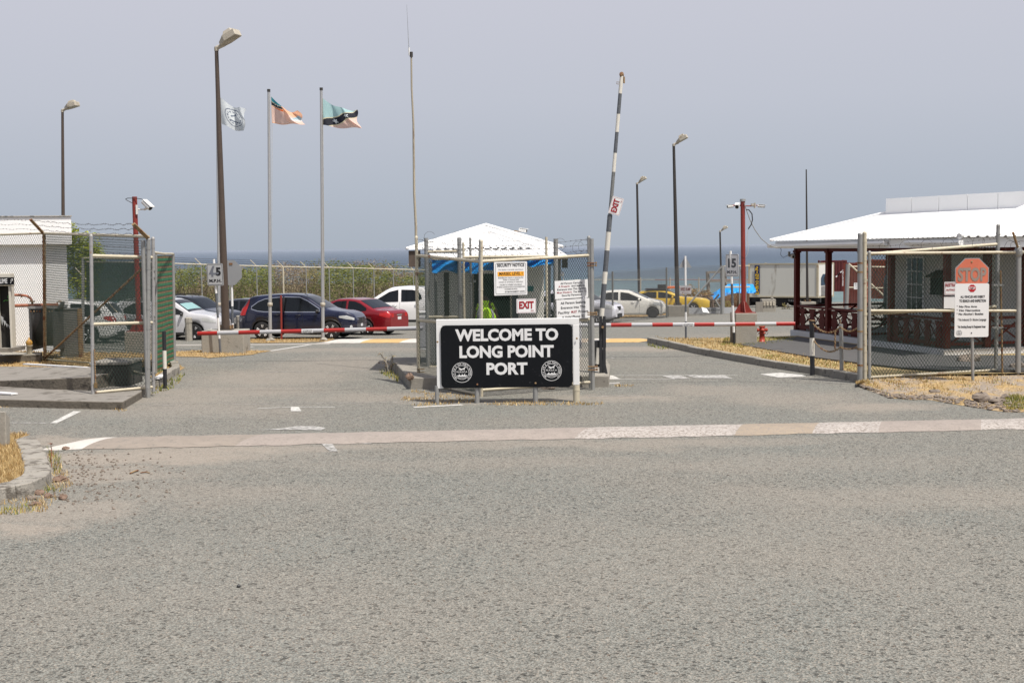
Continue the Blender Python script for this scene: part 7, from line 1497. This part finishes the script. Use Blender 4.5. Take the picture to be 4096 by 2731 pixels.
def car(name, label, cat, sp, px, py, rz, sc=1.0, ref=None, Yoff=0, group='cars parked in the port yard'):
    """sp: dict of profile data. x 0 = rear bumper, L = front bumper"""
    Ln, Wd = sp['L'], sp['W']; pt = sp['paint']; r = sp['r']; xr, xf = sp['xr'], sp['xf']; zc = r
    g_ = G(px, py); t_ = thing(name, label, cat, (g_.x, g_.y, g_.z), rz, group); t_.scale = (sc, sc, sc)
    X0 = -(ref if ref is not None else Ln/2)
    def hw(x): k = abs(x-Ln/2)/(Ln/2); kr = sp.get('taper', .24); return Wd/2*(1 - kr*k**7 - .04*k**2)
    top = lambda x: smk(sp['top'], x); belt = lambda x: min(smk(sp['belt'], x), top(x)-.035)
    def arch(x):
        z_ = 0
        for c in (xr, xf):
            R_ = r*1.17
            if abs(x-c) < R_: z_ = max(z_, zc + math.sqrt(R_*R_-(x-c)**2))
        return z_
    gc = sp.get('gc', .22)
    def section(x):
        t, b = top(x), belt(x); h_ = hw(x); e_ = min(x, Ln-x); z0 = gc + .10*max(0, 1-e_/.25); a = arch(x); zl = max(z0, a); d = t-b; tum = sp.get('tum', .26); hr = h_*.965 - tum*d
        mid = z0+(b-z0)*.55; q = [(h_*.97, zl), (h_*.985, max(z0+.12, zl+.004)), (h_*1.0, max(mid, zl+.008)), (h_*.992, max(b-.10, zl+.012)), (h_*.965, max(b, zl+.016))]
        ed = min(.07, d*.5); ztop = t-ed; zz = max(b, zl+.016)
        for k in (.33, .66, 1.0): q.append((h_*.965 + (hr-h_*.965)*k, zz + (max(ztop, zz+.002)-zz)*k))
        q += [(hr*.97-.015, t-ed*.45), (hr*.90-.04, t-ed*.12), (hr*.6, t+.004), (0, t+.012)]
        return [(h_*.55, z0 if a == 0 else max(z0, min(zl, .72)))] + q
    def side(x, z):
        q = section(x)[1:]
        for (ya, za), (yb, zb_) in zip(q[:-1], q[1:]):
            if za <= z <= zb_ and zb_ > za: return ya + (yb-ya)*(z-za)/(zb_-za)
        return q[0][0] if z < q[0][1] else q[-4][0]
    xs_ = set(i*.055 for i in range(int(Ln/.055)+1)) | {Ln, .012, .03, Ln-.012, Ln-.03}
    for c in (xr, xf):
        R_ = r*1.17
        for k in range(-8, 9): xs_.add(c + R_*math.sin(k/8*math.pi/2)*.9995)
        xs_ |= {c-R_-.004, c+R_+.004}
    xs_ = sorted(x for x in xs_ if 0 <= x <= Ln); vs = []; n_ = None
    for x in xs_:
        q = section(x); ring = [(y, z) for y, z in q] + [(-y, z) for y, z in reversed(q[:-1])]; n_ = len(ring); vs += [V3(X0+x, y, z) for y, z in ring]
    fs = [(i*n_+j, i*n_+j+1, (i+1)*n_+j+1, (i+1)*n_+j) for i in range(len(xs_)-1) for j in range(n_-1)]
    mb = MB(); mb.add(vs, fs, 0, True); mb.add(vs[:n_], [tuple(range(n_))], 0); mb.add(vs[-n_:], [tuple(reversed(range(n_)))], 0)
    body = mb.build('body', [pt], t_, world=False)
    MB().box(X0+.2, X0+Ln-.2, -Wd*.27, Wd*.27, gc-.02, .62).build('underbody', M_trim, t_, world=False)
    for c in (xr, xf): MB().box(X0+c-r*1.12, X0+c+r*1.12, -Wd*.46, Wd*.46, zc+r*.95, zc+r*1.10).build('wheel_arch', M_trim, t_, world=False)
    P_ = lambda x, z, s_, off: V3(X0+x, s_*(side(x, z)+off), z)
    def patch_(cols, s_, off, name, m_, par=t_, nz_=4):
        cs = []
        for (a, l0, h0), (b, l1, h1) in zip(cols[:-1], cols[1:]):
            k = max(1, int((b-a)/.05)); cs += [(a+(b-a)*i/k, l0+(l1-l0)*i/k, h0+(h1-h0)*i/k) for i in range(k)]
        cs.append(cols[-1]); mb = MB(); vv = []
        for x, lo, hi in cs: vv += [P_(x, lo+(hi-lo)*j/nz_, s_, off) for j in range(nz_+1)]
        mb.add(vv, [(i*(nz_+1)+j, (i+1)*(nz_+1)+j, (i+1)*(nz_+1)+j+1, i*(nz_+1)+j+1) for i in range(len(cs)-1) for j in range(nz_)], 0, True)
        return mb.build(name, m_, par, world=False)
    def topz(x, y):
        q = section(x)[-4:]; y = abs(y); q = list(reversed(q))
        for (ya, za), (yb, zb_) in zip(q[:-1], q[1:]):
            if ya <= y <= yb: return za + (zb_-za)*(y-ya)/(yb-ya)
        return q[-1][1]
    def ttop(x0, x1, k0, k1, name, m_, par=t_, off=.008, y0=-1, y1=1):
        def fn(u, v):
            x = x0+(x1-x0)*u; yw = (section(x)[-4][0])*(k0+(k1-k0)*u); y = (y0+(y1-y0)*v)*yw; return V3(X0+x, y, topz(x, y)+off)
        return MB().grid(fn, 14, 10).build(name, m_, par, world=False)
    for s_ in (-1, 1):
        for wdw in sp['win']: 
            if sp.get('wtrim'): patch_([(a-(.02 if i == 0 else (-.02 if i == len(wdw)-1 else 0))*1, l0-.03, h0+.025) for i, (a, l0, h0) in enumerate(wdw)], s_, .004, 'window_trim', M_chrome)
            patch_(wdw, s_, .010, 'side_window', sp.get('glass', M_glass))
        for pl in sp.get('pillar', []): patch_(pl, s_, .014, 'pillar_trim', M_trim)
        for x, z0, z1 in sp['seams']: MB().path([P_(x + (.0 if k else 0), z0+(z1-z0)*k/6, s_, .001) for k in range(7)], .0045, 4).build('door_seam', M_trim, t_, world=False)
        for x, z in sp['handles']: MB().path([P_(x-.09, z, s_, .005), P_(x-.06, z+.004, s_, .03), P_(x+.06, z+.004, s_, .03), P_(x+.09, z, s_, .005)], .014, 6).build('door_handle', sp.get('hmat', pt), t_, world=False)
        if 'sill' in sp: patch_([(xr+r*1.2, gc+.0, gc+.10), (xf-r*1.2, gc+.0, gc+.10)], s_, .01, 'sill_trim', M_trim)
        if 'hl' in sp: patch_(sp['hl'], s_, .008, 'headlight', M_hl)
        if 'tl' in sp: patch_(sp['tl'], s_, .008, 'tail_light', M_tl)
        if 'fog' in sp: x, z = sp['fog']; c = P_(x, z, s_, .0); MB().lathe(c, [(.075, 0), (.075, .012), (.05, .016), (0, .016)], 14, axis=(.75, s_*.66, 0)).build('fog_light', M_hl, t_, world=False)
        mx, mz = sp['mirror']; c = P_(mx, mz, s_, .10); mr_ = MB().blob(c, .065, .10, .07, .05, 3, 12, 8, smooth=True); mr_.tube(P_(mx, mz-.03, s_, -.02), c - V3(0, 0, .03), .02, n=6); mr_.build('mirror', sp.get('mmat', pt), t_, world=False)
        for c in (xr, xf):
            W = MB().lathe(V3(X0+c, s_*(hw(c)-.11), zc), [(r*.68, -.10), (r*.93, -.10), (r, -.06), (r, .06), (r*.93, .10), (r*.68, .10)], 32, axis=(0, s_, 0)).build('wheel', M_tyre, t_, world=False)
            rm = MB().lathe(V3(X0+c, s_*(hw(c)-.11), zc), [(0, .02), (r*.66, .02), (r*.69, .095), (r*.65, .10), (r*.62, .06)], 28, axis=(0, s_, 0)).build('rim', sp.get('rimback', M_trim), W, world=False)
            ns = sp.get('spokes', 5); sk = MB()
            if ns:
                for k in range(ns):
                    a = 2*math.pi*k/ns + .3*c
                    for da in ((-.13, .13) if sp.get('twin') else (0,)):
                        d0 = V3(math.cos(a), 0, math.sin(a)); d1 = V3(math.cos(a+da), 0, math.sin(a+da)); o_ = V3(X0+c, s_*(hw(c)-.11+.07), zc); sk.tube(o_ + d0*r*.10, o_ + d1*r*.66 + V3(0, s_*.03, 0), .032 if not sp.get('twin') else .020, .024 if not sp.get('twin') else .019, n=5)
                sk.lathe(V3(X0+c, s_*(hw(c)-.11+.06), zc), [(r*.16, 0), (r*.14, .03), (0, .035)], 12, axis=(0, s_, 0)); sk.build('spokes', sp.get('rim', M_alloy), W, world=False)
            if sp.get('flare'): MB().path([P_(max(.02, min(Ln-.02, c+r*1.2*math.cos(a))), max(gc+.02, zc+r*1.2*math.sin(a)), s_, -.005) for a in [i*math.pi/14 for i in range(15)]], .022, 6).build('arch_trim', sp['flare'], t_, world=False)
    ws = sp['ws']; ttop(ws[0], ws[1], .97, .93, 'windshield', sp.get('wglass', M_glass))
    if sp.get('shade'): ttop(ws[0]+(ws[1]-ws[0])*.15, ws[0]+(ws[1]-ws[0])*.62, .86, .84, 'sun_shade', M_shade, off=.011)
    if sp.get('rw'): ttop(sp['rw'][0], sp['rw'][1], .9, .9, 'rear_window', M_glass)
    # wipers
    MB().path([V3(X0+ws[1]-.02, -.35, topz(ws[1]-.02, .35)+.02), V3(X0+ws[1]-.25, -.05, topz(ws[1]-.25, .05)+.02)], .008, 4).build('wiper', M_trim, t_, world=False)
    # front face
    fx = X0+Ln; hf = hw(Ln)
    for nm, y0, y1, z0, z1, m_ in sp.get('front', []): MB().grid(lambda u, v: V3(fx + .014 - .05*abs(2*u-1)**3, (y0+(y1-y0)*u)*hf*2, z0+(z1-z0)*v), 12, 3).build(nm, m_, t_, world=False)
    if sp.get('badge'): MB().ring((V3(fx+.03, 0, sp['badge']), V3(0, 1, 0), V3(0, 0, 1), V3(0, 0, 0)), 0, 0, .035, .055, 14, sy=.8).build('emblem', M_chrome, t_, world=False)
    for nm, y0, y1, z0, z1, m_ in sp.get('rear', []): MB().grid(lambda u, v: V3(X0 - .014 + .05*abs(2*u-1)**3, (y0+(y1-y0)*u)*hw(0)*2, z0+(z1-z0)*v), 12, 3).build(nm, m_, t_, world=False)
    if sp.get('rails'):
        for s_ in (-1, 1): MB().path([V3(X0+x, s_*section(x)[-3][0]*.9, top(x)+.05) for x in [sp['rails'][0]+(sp['rails'][1]-sp['rails'][0])*i/8 for i in range(9)]], .016, 6).build('roof_rail', sp.get('railm', M_chrome), t_, world=False)
    return t_, body
suv = dict(L=4.55, W=1.82, r=.345, xr=.98, xf=3.60, gc=.24, top=[(0, .86), (.04, 1.02), (.10, 1.16), (.45, 1.58), (.62, 1.62), (1.3, 1.675), (1.9, 1.69), (2.45, 1.66), (2.75, 1.56), (3.42, 1.14), (3.6, 1.10), (4.1, 1.04), (4.38, .96), (4.5, .86), (4.55, .68)],
   belt=[(0, .80), (.1, 1.0), (.45, 1.08), (1.2, 1.03), (3.3, 1.0), (3.6, 1.02), (4.2, .97), (4.5, .82), (4.55, .64)], ws=(3.38, 2.62), seams=[(1.78, .35, 1.05), (2.55, .35, 1.04), (3.33, .4, 1.0)], handles=[(1.55, .93), (2.38, .92)], mirror=(3.12, 1.06), sill=1)
crv = dict(suv, paint=paint('navy_paint', (.006, .009, .034), .2), win=[[(.56, 1.16, 1.22), (.80, 1.09, 1.40), (1.05, 1.065, 1.50), (1.42, 1.06, 1.55), (1.73, 1.055, 1.57)], [(1.83, 1.055, 1.575), (2.40, 1.05, 1.56), (2.72, 1.05, 1.42), (3.16, 1.05, 1.14)]], pillar=[[(1.73, 1.055, 1.57), (1.83, 1.055, 1.575)]], wtrim=1,
   hl=[(3.92, .82, .88), (4.20, .76, .90), (4.46, .72, .80)], tl=[(.055, .92, 1.02), (.13, .90, 1.15), (.30, .92, 1.38), (.46, 1.40, 1.54)], front=[('grille', -.42, .42, .60, .80, M_trim), ('grille_bar', -.40, .40, .74, .77, M_chrome), ('lower_intake', -.36, .36, .30, .44, M_trim), ('number_plate', -.16, .16, .47, .57, M_plate)], fog=(4.36, .46), badge=.70, mmat=M_trim, hmat=M_trim, spokes=5, twin=1, rim=M_alloy, flare=M_trim)
rav = dict(suv, paint=paint('silver_paint', (.50, .50, .52), .5), win=[[(.6, 1.12, 1.3), (1.0, 1.07, 1.5), (1.72, 1.06, 1.56)], [(1.84, 1.055, 1.56), (2.40, 1.05, 1.53), (3.16, 1.05, 1.14)]], hl=[(3.95, .78, .93), (4.2, .74, .92), (4.47, .70, .80)], front=[('grille', -.30, .30, .62, .76, M_trim), ('lower_intake', -.34, .34, .30, .44, M_trim)], fog=(4.30, .42), badge=.70, shade=1, mmat=M_trim, flare=M_trim, spokes=5, twin=1)
blk = dict(suv, paint=paint('black_paint_car', (.012, .013, .016), .3), win=[[(.6, 1.1, 1.4), (1.72, 1.06, 1.54)], [(1.84, 1.055, 1.54), (2.40, 1.05, 1.52), (3.16, 1.05, 1.14)]], hl=[(3.95, .78, .93), (4.47, .70, .82)], front=[('grille', -.30, .30, .5, .76, M_chrome)], fog=(4.30, .42), badge=.70, rails=(.9, 2.4), railm=M_trim)
sedan = dict(L=4.6, W=1.80, r=.33, xr=1.05, xf=3.68, gc=.2, top=[(0, .84), (.05, .98), (.30, 1.02), (.62, 1.03), (.75, 1.08), (1.45, 1.42), (2.0, 1.47), (2.5, 1.45), (2.85, 1.34), (3.45, 1.02), (3.7, .97), (4.2, .88), (4.5, .74), (4.6, .56)], belt=[(0, .76), (.1, .90), (.6, .94), (3.4, .90), (3.7, .88), (4.3, .78), (4.6, .52)], ws=(3.42, 2.68), rw=(.78, 1.40),
   win=[[(1.02, 1.00, 1.10), (1.30, .98, 1.26), (1.60, .97, 1.36), (1.90, .965, 1.38)], [(2.0, .965, 1.385), (2.5, .96, 1.35), (3.10, .95, 1.06)]], seams=[(1.10, .95, .5), (1.95, .32, .95), (2.95, .34, .94)], handles=[(1.5, .86), (2.4, .85)], mirror=(2.95, .99), tl=[(.02, .72, .90), (.16, .73, .93), (.42, .80, .92)], hl=[(4.1, .66, .80), (4.52, .58, .70)], sill=1)
red = dict(sedan, paint=paint('red_car_paint', (.26, .008, .014), .35), rear=[('tail_light', -.48, -.27, .74, .90, M_tl), ('tail_light', .27, .48, .74, .90, M_tl), ('number_plate', -.15, .15, .64, .75, M_plate), ('boot_strip', -.22, .22, .80, .845, M_chrome), ('lower_trim', -.4, .4, .24, .32, M_trim)])
dks = dict(sedan, paint=paint('grey_dark_paint', (.02, .021, .026), .3), front=[('grille', -.3, .3, .45, .62, M_trim)])
hil = dict(L=5.2, W=1.84, r=.385, xr=1.15, xf=4.24, gc=.34, tum=.20, top=[(0, 1.0), (.02, 1.08), (1.36, 1.10), (1.44, 1.14), (1.50, 1.70), (1.62, 1.76), (2.3, 1.80), (2.9, 1.76), (3.15, 1.66), (3.85, 1.22), (4.1, 1.17), (4.7, 1.08), (5.05, .98), (5.15, .86), (5.2, .7)], belt=[(0, .98), (1.3, 1.04), (1.5, 1.13), (3.8, 1.12), (4.1, 1.08), (4.8, .98), (5.2, .64)], ws=(3.82, 3.02), rw=None, paint=paint('white_truck_paint', (.76, .75, .74), .1),
   win=[[(1.66, 1.28, 1.40), (1.80, 1.20, 1.60), (2.05, 1.19, 1.66), (2.50, 1.18, 1.67)], [(2.62, 1.18, 1.67), (3.0, 1.17, 1.58), (3.52, 1.16, 1.27)]], seams=[(1.56, .5, 1.2), (2.56, .42, 1.18), (3.62, .45, 1.15), (1.42, .5, 1.08)], handles=[(1.85, 1.03), (2.78, 1.02)], hmat=M_chrome, mirror=(3.55, 1.22), hl=[(4.6, .84, 1.0), (5.08, .78, .94)], sill=1, spokes=6)
wag = dict(suv, paint=paint('white_suv_paint', (.82, .82, .81), .1), win=[[(.50, 1.14, 1.30), (.7, 1.08, 1.50), (1.2, 1.07, 1.56), (1.72, 1.06, 1.58)], [(1.84, 1.055, 1.58), (2.40, 1.05, 1.56), (3.10, 1.05, 1.18)]], tl=[(.03, .88, 1.06), (.16, .90, 1.10), (.38, .98, 1.06)], hl=[(4.0, .8, .93), (4.47, .7, .82)], rw=(.12, .42), rear=[('tail_light', -.48, -.33, .86, 1.0, M_tl), ('tail_light', .33, .48, .86, 1.0, M_tl), ('number_plate', -.15, .15, .66, .77, M_plate), ('bumper_trim', -.48, .48, .3, .46, M_trim)], rails=(.8, 2.3), shade=0, flare=M_trim)
qsh = dict(suv, paint=paint('pale_silver_paint', (.54, .54, .58), .4), win=[[(.6, 1.12, 1.3), (1.0, 1.07, 1.5), (1.72, 1.06, 1.54)], [(1.84, 1.055, 1.54), (2.40, 1.05, 1.5), (3.16, 1.05, 1.14)]], hl=[(3.86, .80, .90), (4.16, .76, .98), (4.47, .72, .88)], front=[('grille', -.22, .22, .68, .86, M_trim), ('grille_bar', -.10, .10, .70, .86, M_chrome), ('lower_intake', -.44, .44, .30, .50, M_trim), ('number_plate', -.13, .13, .54, .63, M_plate)], badge=.78, rails=(.8, 2.3))
hat = dict(L=3.75, W=1.67, r=.30, xr=.62, xf=3.06, gc=.19, tum=.22, top=[(0, .84), (.03, 1.02), (.10, 1.20), (.32, 1.48), (.6, 1.52), (1.2, 1.55), (1.7, 1.52), (2.1, 1.40), (2.85, 1.06), (3.1, 1.01), (3.45, .94), (3.66, .82), (3.75, .60)], belt=[(0, .78), (.1, .96), (.6, .98), (2.7, .96), (3.1, .93), (3.5, .86), (3.75, .56)], ws=(2.80, 1.98), paint=paint('cream_white_paint', (.78, .76, .69), .1),
   win=[[(.34, 1.04, 1.34), (.62, 1.02, 1.42), (1.18, 1.0, 1.44)], [(1.30, 1.0, 1.44), (1.75, .99, 1.38), (2.45, .97, 1.06)]], pillar=[], seams=[(1.24, .3, 1.0), (2.35, .3, .96)], handles=[(1.02, .88), (1.98, .87)], hmat=M_chrome, mirror=(2.32, 1.04), hl=[(3.12, .74, .88), (3.4, .70, .88), (3.64, .64, .78)], front=[('grille', -.30, .30, .62, .68, M_trim), ('lower_intake', -.30, .30, .28, .40, M_trim)], badge=.64, spokes=0, sill=0)
del hat['sill']
yel = dict(L=4.3, W=1.7, r=.30, xr=.9, xf=3.35, gc=.22, tum=.24, top=[(0, .80), (.05, .96), (.12, 1.05), (.35, 1.30), (.9, 1.38), (1.7, 1.38), (2.1, 1.30), (2.75, 1.0), (3.0, .97), (3.8, .92), (4.15, .86), (4.3, .74)], belt=[(0, .74), (.1, .88), (2.7, .92), (3.0, .91), (3.8, .85), (4.3, .68)], ws=(2.70, 2.0), paint=paint('yellow_paint', (.60, .40, .03), .0), win=[[(.4, .94, 1.16), (.8, .93, 1.28), (1.3, .93, 1.29)], [(1.4, .93, 1.29), (1.8, .93, 1.24), (2.4, .92, 1.0)]], seams=[(1.35, .3, .93), (2.35, .3, .9)], handles=[(1.15, .8)], mirror=(2.2, .98), front=[('grille', -.48, .48, .26, .60, M_trim)], spokes=7)
car('parked_suv', 'navy blue SUV parked side on behind the left barrier arm', 'car', crv, 1215, 1353, R(-9), .985, 2.28)
car('parked_sedan', 'red sedan seen from its rear quarter beside the navy SUV', 'car', red, 1408, 1336, R(152), .985, 2.3)
t_, _ = car('pickup_truck', 'white double cab pickup left of the booth', 'truck', hil, 1610, 1316, R(176), 1.05, 2.6); sp = hil; X0 = -2.6
MB().hexa([V3(X0+.03, -.80, 1.09), V3(X0+1.42, -.80, 1.12), V3(X0+1.42, .80, 1.12), V3(X0+.03, .80, 1.09)], [V3(X0+.10, -.70, 1.62), V3(X0+1.42, -.70, 1.70), V3(X0+1.42, .70, 1.70), V3(X0+.10, .70, 1.62)]).build('canopy', hil['paint'], t_, world=False, bevel=.03)
for s_ in (-1, 1): MB().poly([V3(X0+.22, s_*.79, 1.20), V3(X0+1.30, s_*.79, 1.20), V3(X0+1.28, s_*.728, 1.56), V3(X0+.26, s_*.735, 1.52)]).build('canopy_window', M_glass, t_, world=False)
car('parked_suv', 'silver SUV with a pale sun shade left of the speed sign', 'car', rav, 690, 1357, R(-10), .92, 2.28)
car('parked_suv', 'black SUV behind the silver SUV near the tall lamp post', 'car', blk, 768, 1338, R(-20), .95, 2.28)
car('parked_sedan', 'dark sedan mostly hidden behind the tail of the navy SUV', 'car', dks, 1010, 1322, R(-6), .97, 2.3)
car('parked_suv', 'white SUV behind the fence next to the white building', 'car', wag, 262, 1371, R(176), .90, 2.28)
car('parked_suv', 'white SUV half hidden behind the red camera pole and its mesh', 'car', wag, 556, 1352, R(166), .93, 2.28)
car('parked_suv', 'pale silver SUV with black bumper right of the cage', 'car', qsh, 2312, 1290, R(-24), .95, 2.28)
car('parked_hatchback', 'cream white hatchback behind the yard fence', 'car', hat, 2528, 1270, R(-10), .99, 1.87)
ty_, _ = car('wrecked_car', 'yellow car with missing front bumper and an orange board on its roof', 'car', yel, 2688, 1254, R(-9), 1.06, 2.15)
bx_ = thing('roof_load', 'black and orange boards lying on the yellow car roof', 'boards', (ty_.location.x, ty_.location.y, ty_.location.z)); bx_.rotation_euler = (0, 0, R(-9)); bx_.scale = (1.06, 1.06, 1.06)
MB().box(-1.5, -.2, -.72, .5, 1.392, 1.46).build('black_board', M_trim, bx_, world=False); MB().box(-.25, 1.0, -.72, .5, 1.465, 1.56).build('orange_board', mat('orange_board', (.62, .13, .015), .5, 0, .1, 3), bx_, world=False); MB().box(-.8, -.3, -.5, .3, 1.465, 1.68).build('black_box', M_trim, bx_, world=False)
o = MB().hexa([P(2812, 1248, 73.5), P(2838, 1252, 73.5), P(2836, 1254, 73.6), P(2812, 1250, 73.6)], [P(2806, 1228, 73.7), P(2826, 1234, 73.7), P(2826, 1235, 73.8), P(2806, 1229, 73.8)]).build('loose_bumper_panel', M_signg); tag(o, 'loose pale panel hanging off the nose of the yellow car', 'panel')
M_scr = mat('scrap_mix', (.16, .11, .08), .8, .2, .6, 6, stain=(.4, .4, .4), sth=.6, ss=8)
for i, (x_, y_, s_, lb) in enumerate(((2830, 1210, .5, 'rusty scrap pile right of the yellow car hood'), (2862, 1215, .4, 'smaller heap of scrap below the blue tarpaulin'), (2815, 1188, .45, 'scrap timber lump beneath the dry bush'))):
    q = P(x_, y_, 80); rr = random.Random(i); mb = MB()
    for k in range(16): c = V3(q.x+rr.uniform(-s_, s_), 80+rr.uniform(-.3, .3), q.z+rr.uniform(-.5, .15)); d = V3(rr.uniform(-1, 1), rr.uniform(-.5, .5), rr.uniform(-.4, .5)).normalized()*rr.uniform(.15, .5); mb.tube(c-d, c+d, rr.uniform(.02, .06), n=5)
    o = mb.build('scrap_pile', M_scr); tag(o, lb, 'scrap'); o['kind'] = 'stuff'

for i, (a_, b_, r_, lb) in enumerate(((( 520, 1896), (552, 1884), .012, 'brown twig lying on the road near the left kerb'), ((562, 1893), (598, 1894), .009, 'thin brown twig right of the other twig on the road'))):
    p, q = G(*a_), G(*b_); o = MB().path([p + V3(0, 0, .012), p.lerp(q, .5) + V3(.01, .02, .02), q + V3(0, 0, .012)], r_, 5).build('twig', M_rust); tag(o, lb, 'twig')
o = MB().blob(G(955, 2348) + V3(0, 0, .012), .022, .016, .016, .2, 4, 7, 5).build('dark_stone', M_blackp); tag(o, 'small dark stone alone on the near asphalt', 'stone')
